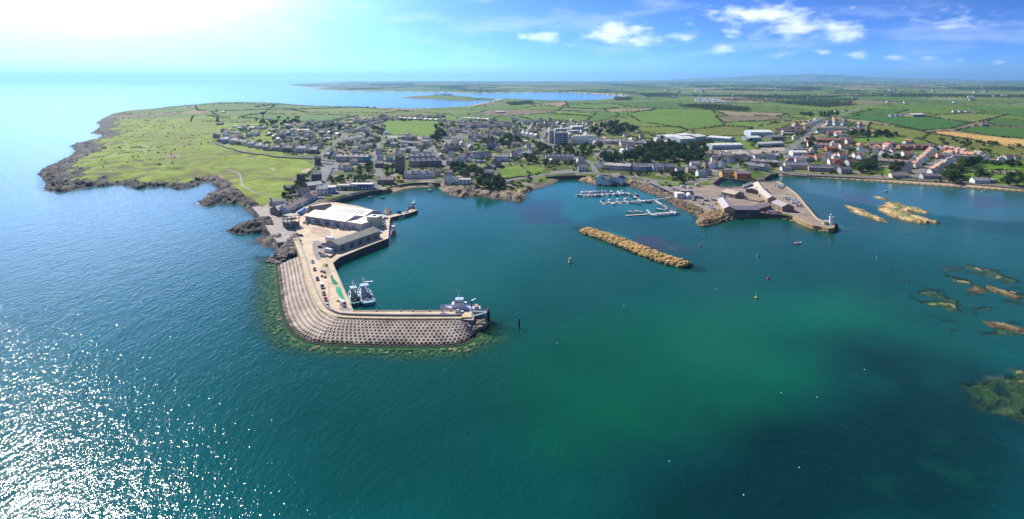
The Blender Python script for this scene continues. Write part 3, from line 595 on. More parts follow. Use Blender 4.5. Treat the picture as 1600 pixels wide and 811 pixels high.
tag(put('seabed', me), kind='structure')
# ================================================================== builders shared by the harbour and the town
def D(u, v, z): x, y = P(u, v, z); return Vector((x, y, z))
def ribbon(pts, width, z0, z1, name, m, parent=None, side=0.0, color=None):
    """solid strip along a polyline (x,y); side shifts it across"""
    q = [Vector((p[0], p[1])) for p in pts]; Lp = []; Rp = []
    for i, p in enumerate(q):
        a = q[i] - q[i - 1] if i else q[1] - q[0]; b = q[i + 1] - q[i] if i < len(q) - 1 else a
        d = (a.normalized() + b.normalized()).normalized(); nrm = Vector((-d.y, d.x)); k = 1 / max(.4, nrm.dot(Vector((-a.y, a.x)).normalized()))
        Lp.append(p + nrm * k * (side + width / 2)); Rp.append(p + nrm * k * (side - width / 2))
    mb = MB(); n = len(q); z0s = z0 if hasattr(z0, '__len__') else [z0] * n; z1s = z1 if hasattr(z1, '__len__') else [z1] * n
    for i in range(n): mb.v += [(Rp[i].x, Rp[i].y, z0s[i]), (Lp[i].x, Lp[i].y, z0s[i]), (Lp[i].x, Lp[i].y, z1s[i]), (Rp[i].x, Rp[i].y, z1s[i])]
    for i in range(n - 1):
        a, b = 4 * i, 4 * i + 4; mb.f += [(a + 3, b + 3, b + 2, a + 2), (a, a + 1, b + 1, b), (a, b, b + 3, a + 3), (a + 1, a + 2, b + 2, b + 1)]
    mb.f += [(0, 3, 2, 1), (4 * n - 4, 4 * n - 3, 4 * n - 2, 4 * n - 1)]
    return mb.build(name, m, parent, color)
def spline(pts, step):
    """smooth polyline resampled every `step` metres"""
    q = [np.array(p, float) for p in pts]; q = [2 * q[0] - q[1]] + q + [2 * q[-1] - q[-2]]; o = []
    for i in range(1, len(q) - 2):
        for t in np.linspace(0, 1, 24, endpoint=False):
            o.append(.5 * (2 * q[i] + (q[i + 1] - q[i - 1]) * t + (2 * q[i - 1] - 5 * q[i] + 4 * q[i + 1] - q[i + 2]) * t * t + (3 * q[i] - q[i - 1] - 3 * q[i + 1] + q[i + 2]) * t ** 3))
    o.append(q[-2]); o = np.array(o); s = np.concatenate([[0], np.cumsum(np.linalg.norm(np.diff(o, axis=0), axis=1))])
    n = max(2, int(round(s[-1] / step)) + 1); k = np.linspace(0, s[-1], n); return np.stack([np.interp(k, s, o[:, j]) for j in range(o.shape[1])], 1)
CACHE = {}
def cached(key, fn):
    if key not in CACHE: CACHE[key] = fn()
    return CACHE[key]
COLN = {}
def boulder_mesh(k):
    def mk():
        r = random.Random(500 + k); t = (1 + 5 ** .5) / 2
        vs = [(-1, t, 0), (1, t, 0), (-1, -t, 0), (1, -t, 0), (0, -1, t), (0, 1, t), (0, -1, -t), (0, 1, -t), (t, 0, -1), (t, 0, 1), (-t, 0, -1), (-t, 0, 1)]
        fs = [(0, 11, 5), (0, 5, 1), (0, 1, 7), (0, 7, 10), (0, 10, 11), (1, 5, 9), (5, 11, 4), (11, 10, 2), (10, 7, 6), (7, 1, 8), (3, 9, 4), (3, 4, 2), (3, 2, 6), (3, 6, 8), (3, 8, 9), (4, 9, 5), (2, 4, 11), (6, 2, 10), (8, 6, 7), (9, 8, 1)]
        sx, sy, sz = r.uniform(.8, 1.25), r.uniform(.8, 1.2), r.uniform(.55, .85)
        m = MB(); m.add([(x * .53 * sx * r.uniform(.8, 1.2), y * .53 * sy * r.uniform(.8, 1.2), z * .53 * sz * r.uniform(.8, 1.2)) for x, y, z in vs], fs); return m
    return cached(('bould', k), mk)
def boulders_joined(name, pts, m, parent=None, color=None):
    """many stones in one mesh: pts = (x,y,z,size)"""
    V = []; Fc = []; o = 0
    for (x, y, z, s) in pts:
        b = boulder_mesh(random.randrange(6)); a = random.uniform(0, 6.28); ca, sa = math.cos(a) * s, math.sin(a) * s; v = np.array(b.v)
        V.append(np.stack([x + v[:, 0] * ca - v[:, 1] * sa, y + v[:, 0] * sa + v[:, 1] * ca, z + v[:, 2] * s], 1)); Fc.append(np.array(b.f) + o); o += len(v)
    return put(name, npmesh(name, np.concatenate(V), np.concatenate(Fc), m), parent, color=color)

# --- vehicles
def wheel_mesh(): return cached('wheel', lambda: MB().tube((0, -.1, 0), (0, .1, 0), .32, n=10).mesh('wheel', M_dark))
def car_meshes():
    def mk():
        b = MB(); prof = [(-2.1, .35), (-2.15, .75), (-2.0, .95), (-1.2, 1.0), (.75, .98), (1.9, .82), (2.12, .62), (2.1, .35)]
        for y in (-.86, .86): b.v += [(x, y, z) for x, z in prof]
        n = len(prof); b.f = [tuple(range(n)), tuple(range(2 * n - 1, n - 1, -1))] + [(i, n + i, n + (i + 1) % n, (i + 1) % n) for i in range(n)]
        g = MB(); gp = [(-1.85, .97), (-1.35, 1.42), (.1, 1.44), (.95, .97)]
        for y, k in ((-.8, .12), (.8, -.12)): g.v += [(x, y + (k if z > 1.2 else 0), z) for x, z in gp]
        g.f = [(0, 1, 2, 3), (7, 6, 5, 4), (0, 4, 5, 1), (1, 5, 6, 2), (2, 6, 7, 3), (3, 7, 4, 0)]
        r = MB().box(-1.3, .05, -.64, .64, 1.42, 1.47, .05, .05)
        l = MB().box(2.02, 2.13, -.2, .2, .6, .74)
        return b.mesh('body', M_car), g.mesh('windows', M_glass), r.mesh('roof_panel', M_car), l.mesh('headlight', M_white)
    return cached('car', mk)
def van_meshes():
    def mk():
        b = MB(); prof = [(-2.5, .4), (-2.5, 2.1), (-2.3, 2.25), (1.0, 2.25), (1.5, 2.05), (2.0, 1.2), (2.55, 1.0), (2.6, .4)]
        for y in (-.95, .95): b.v += [(x, y, z) for x, z in prof]
        n = len(prof); b.f = [tuple(range(n)), tuple(range(2 * n - 1, n - 1, -1))] + [(i, n + i, n + (i + 1) % n, (i + 1) % n) for i in range(n)]
        g = MB(); g.add([(1.53, -.8, 2.0), (1.53, .8, 2.0), (2.02, .85, 1.24), (2.02, -.85, 1.24)], [(0, 3, 2, 1)]); g.box(.6, 1.45, -.96, .96, 1.35, 1.95, .1)
        return b.mesh('body', M_car), g.mesh('windows', M_glass), None, MB().box(2.5, 2.63, -.2, .2, .7, .86).mesh('headlight', M_white)
    return cached('van', mk)
CARC = {'white': (.78, .78, .77), 'silver': (.45, .46, .48), 'grey': (.17, .18, .19), 'black': (.03, .03, .035), 'blue': (.05, .13, .36), 'dark blue': (.03, .06, .15), 'red': (.5, .03, .04), 'pale blue': (.30, .45, .60), 'green': (.08, .2, .13)}
CARS = []
def vehicle(p, rz, col, label, group, kind='car', detail=True):
    ms = car_meshes() if kind == 'car' else van_meshes(); c = CARC[col]
    o = empty('parked_' + kind, p, rz, label, kind, group)
    put('body', ms[0], o, color=c); put('windows', ms[1], o)
    if ms[2]: put('roof_panel', ms[2], o, color=c)
    if detail:
        wx = 1.3 if kind == 'car' else 1.6
        for x in (-wx, wx):
            for y in (-.8, .8): put('wheel', wheel_mesh(), o, (x, y, .32))
        for y in (-.58, .58): put('headlight', ms[3], o, (0, y, 0))
    CARS.append(o); return o
# --- boats
def hull(L, B, fb, sheer=.5, draft=.5, tr=.85, ns=11):
    """bow at +x; returns hull and deck builders"""
    b = MB(); d = MB(); ds = []
    for i in range(ns):
        t = i / (ns - 1); x = (t - .5) * L
        w = B / 2 * (tr + (1 - tr) * min(1, t * 3)) * (1 - max(0, (t - .5) / .5) ** 2.3); w = max(w, .04); zt = fb + sheer * max(0, (t - .35) / .65) ** 2 * 1.6 + .12 * sheer * (1 - t)
        b.v += [(x - .04 * L * max(0, t - .6), 0, -draft * (1 - t ** 4)), (x - .02 * L * max(0, t - .6), -w * .82, -draft * .25), (x, -w, zt), (x - .02 * L * max(0, t - .6), w * .82, -draft * .25), (x, w, zt)]; ds.append((x, w, zt))
    for i in range(ns - 1):
        a, c = 5 * i, 5 * i + 5; b.f += [(a, c, c + 1, a + 1), (a + 1, c + 1, c + 2, a + 2), (a, a + 3, c + 3, c), (a + 3, a + 4, c + 4, c + 3)]
    b.f.append((0, 1, 2, 4, 3))
    drop = min(.35, fb * .3)
    for x, w, z in ds: d.v += [(x, -w * .93, z - drop), (x, w * .93, z - drop)]
    for i in range(ns - 1): d.f.append((2 * i, 2 * i + 2, 2 * i + 3, 2 * i + 1))
    return b, d
def rail_strip(L, B, fb, sheer, tr, m=.12):
    b = MB(); ns = 11; pv = None
    for sgn in (-1, 1):
        pv = None
        for i in range(ns):
            t = i / (ns - 1); x = (t - .5) * L; w = max(.04, B / 2 * (tr + (1 - tr) * min(1, t * 3)) * (1 - max(0, (t - .5) / .5) ** 2.3)); z = fb + sheer * max(0, (t - .35) / .65) ** 2 * 1.6 + .12 * sheer * (1 - t)
            c = Vector((x, sgn * w, z + .05))
            if pv: b.tube(pv, c, m, n=4)
            pv = c
    return b
def small_boat(p, rz, kind, hullc, label, group, L=7.0, cover=None):
    key = ('boat', kind, round(L, 1))
    def mk():
        B = L * .38 if kind != 'yacht' else L * .31; fb = .75 + L * .03; h, d = hull(L, B, fb, .4, .5); r = {'hull': h.mesh('hull', M_paint), 'deck': d.mesh('deck', M_white)}
        if kind == 'motor':
            r['cabin'] = MB().box(-.05 * L, .26 * L, -B * .36, B * .36, fb - .3, fb + .75, .12 * L * .3, .12).mesh('cabin', M_white); r['windscreen'] = MB().box(.06 * L, .2 * L, -B * .33, B * .33, fb + .62, fb + 1.0, .22, .14).mesh('windscreen', M_glass)
            r['cover'] = MB().box(-.44 * L, -.1 * L, -B * .38, B * .38, fb - .25, fb + .5, .15, .15).mesh('cockpit_cover', M_paint)
            r['engine'] = MB().box(-.54 * L, -.46 * L, -.25, .25, .2, 1.1, .03, .05).mesh('outboard_motor', M_dark)
        elif kind == 'yacht':
            r['cabin'] = MB().box(-.14 * L, .22 * L, -B * .3, B * .3, fb - .2, fb + .45, .2, .12).mesh('cabin', M_white); r['mast'] = MB().tube((.1 * L, 0, fb), (.1 * L, 0, fb + 1.25 * L), .09, .05).mesh('mast', M_steel)
            r['boom'] = MB().tube((.1 * L, 0, fb + 1.2), (-.32 * L, 0, fb + 1.15), .16, .13).mesh('boom', mat('sail_cover', (.04, .09, .25), .8)); st = MB()
            for e in ((.49 * L, 0, fb + .4), (-.48 * L, 0, fb)): st.tube((.1 * L, 0, fb + 1.22 * L), e, .025, n=3)
            r['rig'] = st.mesh('rigging', M_steel)
        else:
            r['cabin'] = MB().box(.02 * L, .24 * L, -B * .3, B * .3, fb - .3, fb + 1.5, .1, .08).mesh('wheelhouse', M_white); r['windscreen'] = MB().box(.0 * L, .25 * L, -B * .31, B * .31, fb + .75, fb + 1.2, .06, .05).mesh('windscreen', M_glass)
            r['mast'] = MB().tube((.1 * L, 0, fb + 1.4), (.1 * L, 0, fb + 3.2), .05).mesh('mast', M_steel)
        r['rail'] = rail_strip(L, B, fb, .4, .85, .06).mesh('rubbing_strake', mat('strake', (.05, .09, .2), .5)); return r
    r = cached(key, mk); o = empty('motor_boat' if kind == 'motor' else 'sailing_yacht' if kind == 'yacht' else 'small_fishing_boat', p, rz, label, 'yacht' if kind == 'yacht' else 'boat', group)
    cvc = random.choice([(.75, .75, .74), (.75, .75, .74), (.05, .10, .28), (.12, .3, .5), (.6, .56, .48)])
    for k, me in r.items(): put(me.name.split('.')[0], me, o, color=hullc if k == 'hull' else cvc if k == 'cover' else None)
    return o
def heading(a, b): return math.atan2(b[1] - a[1], b[0] - a[0])

# ================================================================== the big breakwater
ZD = 4.0
bwk = empty('breakwater', D(520, 490, 0), 0, 'L shaped concrete harbour breakwater faced with hollow armour blocks', 'breakwater')
org = bwk.location.copy()
def rel(o): o.matrix_parent_inverse = Matrix.Translation(-org); return o
deck_px = [(456,338),(466,372),(476,396),(487,432),(497,458),(510,482),(532,494.5),(712,496),(737,495.5),(737,485.5),(551,485.5),(519,411),(530,402),(560,390),(607,372),(608,355),(610,338),(597,335),(590,330),(560,322),(524,316),(500,318),(470,325)]
deck_w = [P(a, b, ZD) for a, b in deck_px]
rel(MB().prism(deck_w, -6, ZD - .45).build('quay_wall', mat('quay_wall_stone', (.10, .085, .07), .9, .45, .35, .15, detail=8.0), bwk))
rel(MB().prism(deck_w, ZD - .45, ZD).build('deck', M_deck, bwk))
# lower-arm slabs with open joints
xs = np.linspace(556, 735, 6)
for i in range(5):
    a, b_ = xs[i] + .35, xs[i + 1] - .35
    rel(MB().prism([P(a, 487.0, ZD), P(b_, 487.0, ZD), P(b_, 493.6, ZD), P(a, 493.6, ZD)], ZD, ZD + .05).build('deck_slab', M_deck, bwk))
# kerb along the inner edge and the crest wall along the outer one
inner = [P(a, b_, ZD) for a, b_ in [(736,486),(551.5,486),(519.6,411.5),(530.5,402.5),(560,390.6),(606.5,372.6)]]
rel(ribbon(inner, .5, ZD, ZD + .3, 'kerb', M_conc, bwk))
crest = spline([P(a, b_, ZD) for a, b_ in [(465,374),(476,399),(486,432),(496,458),(509,482),(521,490),(540,495),(612,496.8),(700,496.8),(722,496.5)]], 4.0)
rel(ribbon(crest, .7, ZD - 3, ZD + 2.0, 'parapet_wall', M_conc2, bwk, side=-.2))
rel(ribbon(crest, 3.0, ZD - 3, ZD + 1.15, 'crest_apron', mat('crest_concrete', (.50, .41, .27), .9, .25, .2, .15, detail=8.0), bwk, side=-1.9))
# slope: top line and toe line as matched stations
TOPS = [(474,397,5),(479,415,5),(485.5,441,5),(495,464,5),(507,485,5),(520,494,5),(540,499,5),(612,501,5),(690,501,5),(716,501,5),(735,509,4.2)]
BOTS = [(434,414,.2),(437,440,.2),(440,465,.2),(446,492,.2),(458,515,.2),(476,528,.2),(505,535,.2),(606,538,.2),(694,538,.2),(726,533,.2),(748,519,.2)]
st = spline([tuple(P(*t)) + (t[2],) + tuple(P(*b_)) + (b_[2],) for t, b_ in zip(TOPS, BOTS)], 1.0)
mid = .5 * (st[:, :3] + st[:, 3:]); sl = np.concatenate([[0], np.cumsum(np.linalg.norm(np.diff(mid, axis=0), axis=1))])
NR = 8; SP = 1.98; ncol = int(sl[-1] / SP)
def at_st(s): return np.array([np.interp(s, sl, st[:, j]) for j in range(6)])
# core under the blocks, coloured near black to paint shade into the holes
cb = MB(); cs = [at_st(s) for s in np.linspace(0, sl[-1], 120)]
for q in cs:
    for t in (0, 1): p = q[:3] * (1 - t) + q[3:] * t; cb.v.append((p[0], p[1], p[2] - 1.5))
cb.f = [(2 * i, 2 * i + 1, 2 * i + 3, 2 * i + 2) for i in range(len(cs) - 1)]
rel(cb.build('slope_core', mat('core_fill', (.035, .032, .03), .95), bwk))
def hexblock(seed):
    r = random.Random(seed); R = .575; m = MB(); n = 6
    oa = [(R * 1.0 * math.cos(math.pi / 6 + i * math.pi / 3), R * 1.0 * math.sin(math.pi / 6 + i * math.pi / 3)) for i in range(n)]; h = r.uniform(.33, .37); ia = [(h * math.cos(math.pi / 6 + i * math.pi / 3), h * math.sin(math.pi / 6 + i * math.pi / 3)) for i in range(n)]
    m.v = [(x, y, 0) for x, y in oa] + [(x, y, .02) for x, y in ia] + [(x, y, -.45) for x, y in oa] + [(x * .96, y * .96, -.6) for x, y in ia]
    for i in range(n):
        j = (i + 1) % n; m.f += [(i, j, 6 + j, 6 + i), (6 + i, 6 + j, 18 + j, 18 + i), (j, i, 12 + i, 12 + j)]
    return m
hexes = [hexblock(k) for k in range(4)]; hexm = [h.mesh('armour_block', M_armour) for h in hexes]
blocks = []
for c in range(ncol):
    for r_ in range(NR):
        s = (c + .5 + (.5 if r_ % 2 else 0)) * SP
        if s > sl[-1] - .6: continue
        q = at_st(s); t = (r_ + .5) / NR; p = q[:3] * (1 - t) + q[3:] * t
        q2 = at_st(s + .9); q1 = at_st(s - .9); ax = (q2[:3] * (1 - t) + q2[3:] * t) - (q1[:3] * (1 - t) + q1[3:] * t); lx = np.linalg.norm(ax) / 1.8
        ay = q[:3] - q[3:]; ly = np.linalg.norm(ay) / NR; X = Vector(ax).normalized(); Yv = Vector(ay).normalized(); Z = X.cross(Yv).normalized(); Yv = Z.cross(X)
        jz = random.uniform(-.07, .07); X = (X + Z * random.uniform(-.03, .03)).normalized(); Yv = (Yv + Z * random.uniform(-.03, .03)).normalized()
        mtx = Matrix(((X.x * SP * lx, Yv.x * ly * 1.15, Z.x * 1.6, p[0] + Z.x * jz), (X.y * SP * lx, Yv.y * ly * 1.15, Z.y * 1.6, p[1] + Z.y * jz), (X.z * SP * lx, Yv.z * ly * 1.15, Z.z * 1.6, p[2] + Z.z * jz), (0, 0, 0, 1)))
        blocks.append((p[1], random.randrange(4), mtx))
blocks.sort(key=lambda b_: b_[0]); V = []; Fc = []; o = 0
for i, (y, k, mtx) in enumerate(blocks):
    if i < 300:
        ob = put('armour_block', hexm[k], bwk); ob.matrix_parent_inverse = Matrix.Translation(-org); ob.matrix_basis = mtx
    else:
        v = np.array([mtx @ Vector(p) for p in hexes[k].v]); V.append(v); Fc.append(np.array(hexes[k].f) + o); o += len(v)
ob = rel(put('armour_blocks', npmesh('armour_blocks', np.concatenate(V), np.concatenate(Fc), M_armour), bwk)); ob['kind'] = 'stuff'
# weedy toe ledge at the waterline and the flat head of the pier
toe = spline([P(*p) for p in [(431,412),(433,440),(435,466),(440,494),(452,519),(472,533),(503,541),(606,544.5),(694,544.5),(728,540),(755,522)]], 3.0)
rel(ribbon(toe, 2.6, -2, -.06, 'toe_ledge', mat('weedy_concrete', (.13, .16, .055), .95, .35, .3, .05), bwk))
toe2 = spline([P(*p) for p in [(433.5,413),(436,440),(438,465.5),(443.5,493),(455.5,517),(474,530),(504,538),(606,541),(694,541),(727,536.5),(751,520.5)]], 3.0)
rel(ribbon(toe2, 1.7, -2, .1, 'lower_ledge', mat('wet_concrete', (.045, .045, .036), .95, .4, .3, .05), bwk))
rel(MB().prism([P(716,497.5,ZD), P(738,496.3,ZD), P(738,485.3,ZD), P(741,492,ZD), P(740,505,ZD-2)], -5, ZD - .5).build('pier_head_wall', M_conc2, bwk))
# toe boulders, mostly under water
pts = []
for s in np.linspace(0, 1, 210):
    i = s * (len(toe) - 1); a = int(min(i, len(toe) - 2)); p = toe[a] + (toe[a + 1] - toe[a]) * (i - a); d = toe[a + 1] - toe[a]; d = d / np.linalg.norm(d); nrm = np.array([d[1], -d[0]])
    if nrm @ (p - np.array([-60., 330.])) < 0: nrm = -nrm
    for k in range(9):
        w = 1.2 + k * 1.5 + random.uniform(-.6, .6); pts.append((p[0] + nrm[0] * w + random.uniform(-.6, .6), p[1] + nrm[1] * w + random.uniform(-.6, .6), (-.85 if k < 2 else -.68) - .16 * k + random.uniform(-.3, .35), random.uniform(.8, 1.6)))
ob = boulders_joined('toe_boulders', pts, M_boulder, color=(.22, .195, .095)); tag(ob, 'weedy boulders under the water round the breakwater toe', 'boulders', kind='stuff')
pts = [(*P(u, v, 0), random.uniform(.0, 1.3), random.uniform(1.0, 1.9)) for u, v in [(random.uniform(740, 757), random.uniform(503, 516)) for _ in range(38)]]
tag(boulders_joined('rock_pile', pts, M_boulder, color=(.26, .22, .17)), 'heap of grey boulders at the tip of the breakwater', 'boulders', kind='stuff')
# beacon pile with two catwalks
bp_ = empty('beacon_pile', D(762, 490, 0), 0, 'dark mooring pile joined to the pier head by two catwalks', 'mooring pile')
def relp(ob, root): ob.matrix_parent_inverse = Matrix.Translation(-root.location); return ob
c0 = D(763, 487, 4.2)
relp(MB().tube((c0.x, c0.y, -5), (c0.x, c0.y, 4.6), .8, n=10).build('pile', M_dark, bp_), bp_)
relp(MB().tube((c0.x, c0.y, 4.6), (c0.x, c0.y, 6.0), .45, .3, n=8).build('beacon', M_paint, bp_, color=(.6, .09, .05)), bp_)
for a in (D(738, 486.5, 4.1), D(740, 494, 4.1)): relp(ribbon([(a.x, a.y), (c0.x, c0.y)], .9, 4.0, 4.25, 'catwalk', M_steel, bp_), bp_)
for a in (D(738, 486.5, 4.1), D(740, 494, 4.1)):
    h = MB(); 
    for s in (-.42, .42): h.tube((a.x, a.y + s, 5.2), (c0.x, c0.y + s, 5.2), .04, n=4)
    relp(h.build('handrail', M_steel, bp_), bp_)
# rubble bank where slope meets the slipway
def in_poly_pts(px, n, z=0.0):
    w = [P(a, b_, z) for a, b_ in px]; A = np.array(w); o = []
    while len(o) < n:
        x = RNG.uniform(A[:, 0].min(), A[:, 0].max(), 200); y = RNG.uniform(A[:, 1].min(), A[:, 1].max(), 200); m = inside(x, y, w); o += list(zip(x[m], y[m]))
    return o[:n]
rb = in_poly_pts([(417,410),(436,396),(452,383),(463,373),(474,396),(455,402),(436,413)], 260); A0 = np.array(P(430, 411, 0)); A1_ = np.array(P(466, 380, 3))
pts = [(x, y, .1 + 4.2 * max(0, min(1, ((np.array([x, y]) - A0) @ (A1_ - A0)) / ((A1_ - A0) @ (A1_ - A0)))), random.uniform(.9, 2.0)) for x, y in rb]
tag(boulders_joined('rubble_bank', pts, M_boulder, color=(.17, .145, .12)), 'bank of dark grey rubble between slipway and breakwater slope', 'boulders', kind='stuff')
# concrete slipway along the golf shore
sw = spline([G(405, 322) + Vector((0, 0, .12)), G(418, 338), G(432, 358), G(448, 378)], 4.0)
tag(ribbon(sw[:, :2], 12.5, 0.2, 3.75, 'slipway', mat('old_concrete', (.33, .29, .25), .9, .35, .25, .15, detail=8.0)), kind='structure')

# ------------------------------------------------------------------ pier furniture and vehicles
dv = P(497, 458, ZD); dirleg = heading(P(487, 430, ZD), P(505, 474, ZD))
for u, v, kind, col, lab in [(488.5,410,'car','pale blue','pale blue car parked by the breakwater wall, farthest from the corner'), (491.5,422,'car','grey','grey car second along the breakwater wall'), (496,437,'car','black','black car in mid line along the breakwater wall'),
                             (503,449,'van','white','white van parked beside the breakwater wall'), (506,460,'car','grey','dark grey car between white van and red car on the pier'), (509,469,'car','red','red car parked near the corner of the breakwater'), (512,479,'car','silver','silver car tucked into the corner of the breakwater wall'),
                             (536,477,'van','white','white van standing alone on the pier by the nets'), (717.5,488.5,'car','white','white car at the end of the lower breakwater arm'), (694,493.5,'car','blue','blue pickup shaped car by the parapet near the pier head'),
                             (505,401,'car','silver','silver car by the low wall of the fish yard'), (507,383,'car','blue','blue car beside the white containers'), (501,387,'car','black','black car left of the white containers'), (470,369,'car','dark blue','dark blue car below the concrete frame building')]:
    a = dirleg if u < 516 else heading(P(529,472,ZD), P(543,481,ZD)) if u < 600 else 0.05
    if u in (505, 507, 501, 470): a = -.5
    vehicle(D(u, v, ZD + .01 if not (560 < u < 735 and 487 < v < 493.6) else ZD + .06), a, col, lab, 'vehicles on the breakwater', kind)
lamp = empty('lamp_mast', D(514, 484.5, ZD), 0, 'tall grey lamp mast at the corner of the breakwater', 'lamp mast')
MB().tube((0, 0, 0), (0, 0, 13.5), .14, .08, 8).build('mast', M_steel, lamp); MB().box(-.2, 1.4, -.15, .15, 13.4, 13.6).build('lamp_arm', M_steel, lamp); MB().box(.8, 1.7, -.2, .2, 13.2, 13.4, .05, .05).build('lamp_head', M_white, lamp)
def heap(name, px, z, h, color, label, cat):
    w = [P(a, b_, z) for a, b_ in px]; cx = sum(p[0] for p in w) / len(w); cy = sum(p[1] for p in w) / len(w); mb = MB(); w = chaikin(w, 2); n = len(w); ks = [(1, 0), (.8, .55), (.5, .9), (.2, 1)]
    for k, hh in ks:
        for x, y in w: j = random.uniform(.88, 1.12); mb.v.append((cx + (x - cx) * k * j, cy + (y - cy) * k * j, z - .02 + hh * h * random.uniform(.7, 1.2)))
    for r_ in range(len(ks) - 1):
        for i in range(n): mb.f.append((r_ * n + i, r_ * n + (i + 1) % n, (r_ + 1) * n + (i + 1) % n, (r_ + 1) * n + i))
    mb.f.append(tuple(range((len(ks) - 1) * n, len(ks) * n))); return tag(mb.build(name, M_net, color=color), label, cat)
heap('fishing_net', [(517,428),(520,430),(520,437),(526,440),(529,444),(522,446),(518,440),(516,433)], ZD, .5, (.05,.22,.13), 'small dark green heap of netting on the quay edge', 'fishing net')
heap('fishing_net', [(525,447),(532,448),(534,456),(538,464),(541,472),(534,468),(527,460),(524,452)], ZD, .6, (.07,.36,.20), 'large bright green net spread on the quay beside the trawlers', 'fishing net')
heap('net_pile', [(507,412),(512,412),(514,416),(510,418),(507,416)], ZD, .6, (.16,.15,.05), 'olive brown net pile near the yard corner of the quay', 'fishing net')
heap('rope_pile', [(525,469),(530,469),(531,472),(526,472)], ZD, .4, (.13,.09,.06), 'brown rope pile beside the lone white van', 'rope')
for k, (u, v) in enumerate([(502.5,425),(507,426),(503,432.5),(508,434)]):
    o = empty('fish_box_stack', D(u, v, ZD), random.uniform(0, 1), place_word(k + 1, 4) + ' of the low dark fish box stacks on the pier', 'fish boxes', 'fish box stacks')
    for j in range(3): MB().box(-.6, .6, -.4, .4, j * .35, j * .35 + .3, -.04, -.04).build('fish_box', M_paint, o, color=(.05, .05, .06))
for k, u in enumerate([588,626,645,671,690,704]):
    o = empty('bollard', D(u, 486.3, ZD), 0, 'red mooring bollard on the lower breakwater arm, ' + place_word(k + 1, 6), 'bollard', 'bollards on the breakwater')
    MB().lathe([(.3, .25), (.22, .35), (.2, .7), (.36, .78), (.34, .95), (.1, 1.0)], 8).build('post', M_paint, o, color=(.55, .10, .05)); MB().lathe([(.4, .3), (.4, .36)], 8).build('base_plate', M_dark, o)

# ------------------------------------------------------------------ fishing vessels
def trawler(p, rz, L, B, hc, dc, wc, label, mastc=(.55, .38, .08), wx=.12, gant=(.5, .12, .05), sheer=1.3):
    o = empty('trawler', p, rz, label, 'fishing boat'); fb = 1.5
    h, d = hull(L, B, fb, sheer, 1.2, .9, 15); h.build('hull', M_paint, o, color=hc); d.build('deck', M_paint, o, color=dc); rail_strip(L, B, fb, sheer, .9, .16).build('bulwark_rail', M_paint, o, color=(.75, .75, .72))
    x0 = wx * L; w = MB().box(x0 - 2.6, x0 + 2.2, -B * .3, B * .3, fb - .3, fb + 2.3, .1, .1).box(x0 - 1.6, x0 + 2.0, -B * .26, B * .26, fb + 2.3, fb + 4.5, .15, .15).build('wheelhouse', M_paint, o, color=wc)
    MB().box(x0 - 1.45, x0 + 1.98, -B * .262, B * .262, fb + 3.2, fb + 4.0, .08, .08).build('windows', M_glass, w); MB().box(x0 - 1.9, x0 + 2.2, -B * .3, B * .3, fb + 4.5, fb + 4.7).build('wheelhouse_roof', M_paint, w, color=wc)
    m = MB().tube((x0 - 1.0, 0, fb + 4.6), (x0 - 1.0, 0, fb + 9.5), .16, .08)
    for s in (-1, 1): m.tube((x0 - 1.0, 0, fb + 7.5), (x0 - 1.0, s * 1.5, fb + 7.5), .06)
    mm = m.build('mast', M_paint, o, color=mastc); MB().box(x0 - 1.6, x0 - .4, -.1, .1, fb + 6.2, fb + 6.45).build('radar', M_white, mm)
    g = MB(); xg = -.40 * L
    for s in (-1, 1): g.tube((xg, s * B * .4, fb - .3), (xg, s * B * .36, fb + 4.4), .2, .16)
    g.tube((xg, -B * .38, fb + 4.4), (xg, B * .38, fb + 4.4), .2); g.tube((xg, 0, fb + 4.4), (x0 - 1.2, 0, fb + 5.2), .07); g.build('stern_gantry', M_paint, o, color=gant)
    for k, y in enumerate((-B * .22, B * .22)): MB().tube((-.22 * L, y - .9, fb + .7), (-.22 * L, y + .9, fb + .7), .8, n=10).build('net_drum', M_net, o, color=(.05, .2, .16) if k else (.10, .12, .2))
    MB().box(-.08 * L, .02 * L, -.9, .9, fb - .3, fb + .7, .06, .06).build('fish_hatch', M_steel, o); f = MB()
    f.tube((.36 * L, 0, fb + sheer * .3), (.36 * L, 0, fb + 7.0), .15, .1); f.tube((.36 * L, 0, fb + 6.6), (x0, 0, fb + 5.2), .05); f.tube((.36 * L, 0, fb + 6.6), (.5 * L, 0, fb + sheer * 1.6), .05); f.build('fore_mast', M_paint, o, color=mastc)
    rg = MB()
    for e in ((.48 * L, 0, fb + sheer * 1.5), (-.45 * L, B * .3, fb + 1), (-.45 * L, -B * .3, fb + 1), (xg, 0, fb + 4.4)): rg.tube((x0 - 1.0, 0, fb + 9.2), e, .045, n=3)
    for s in (-1, 1): rg.tube((x0 - 1.0, 0, fb + 6.5), (x0 - 4.5, s * B * .55, fb + 7.5), .1, .06, 5)
    rg.build('rigging', M_steel, o)
    for k, (x, y, c) in enumerate([(.26 * L, -.8, (.6, .2, .05)), (.24 * L, .9, (.65, .62, .5)), (-.3 * L, 0, (.5, .08, .05)), (-.12 * L, B * .3, (.05, .25, .2)), (-.14 * L, -B * .3, (.55, .4, .1))]): MB().box(x - .7, x + .7, y - .45, y + .45, fb - .3, fb + .65, .05, .05).build('deck_box', M_paint, o, color=c)
    wk = MB().add([(.30 * L, -B * .34, fb + .25), (.30 * L, B * .34, fb + .25), (.46 * L, 0, fb + sheer * 1.25), (.30 * L, 0, fb + 1.5)], [(0, 2, 3), (1, 3, 2), (0, 3, 1)]).build('whaleback', M_paint, o, color=wc)
    return o
a, b_ = P(576, 478, 1), P(562, 449, 1)
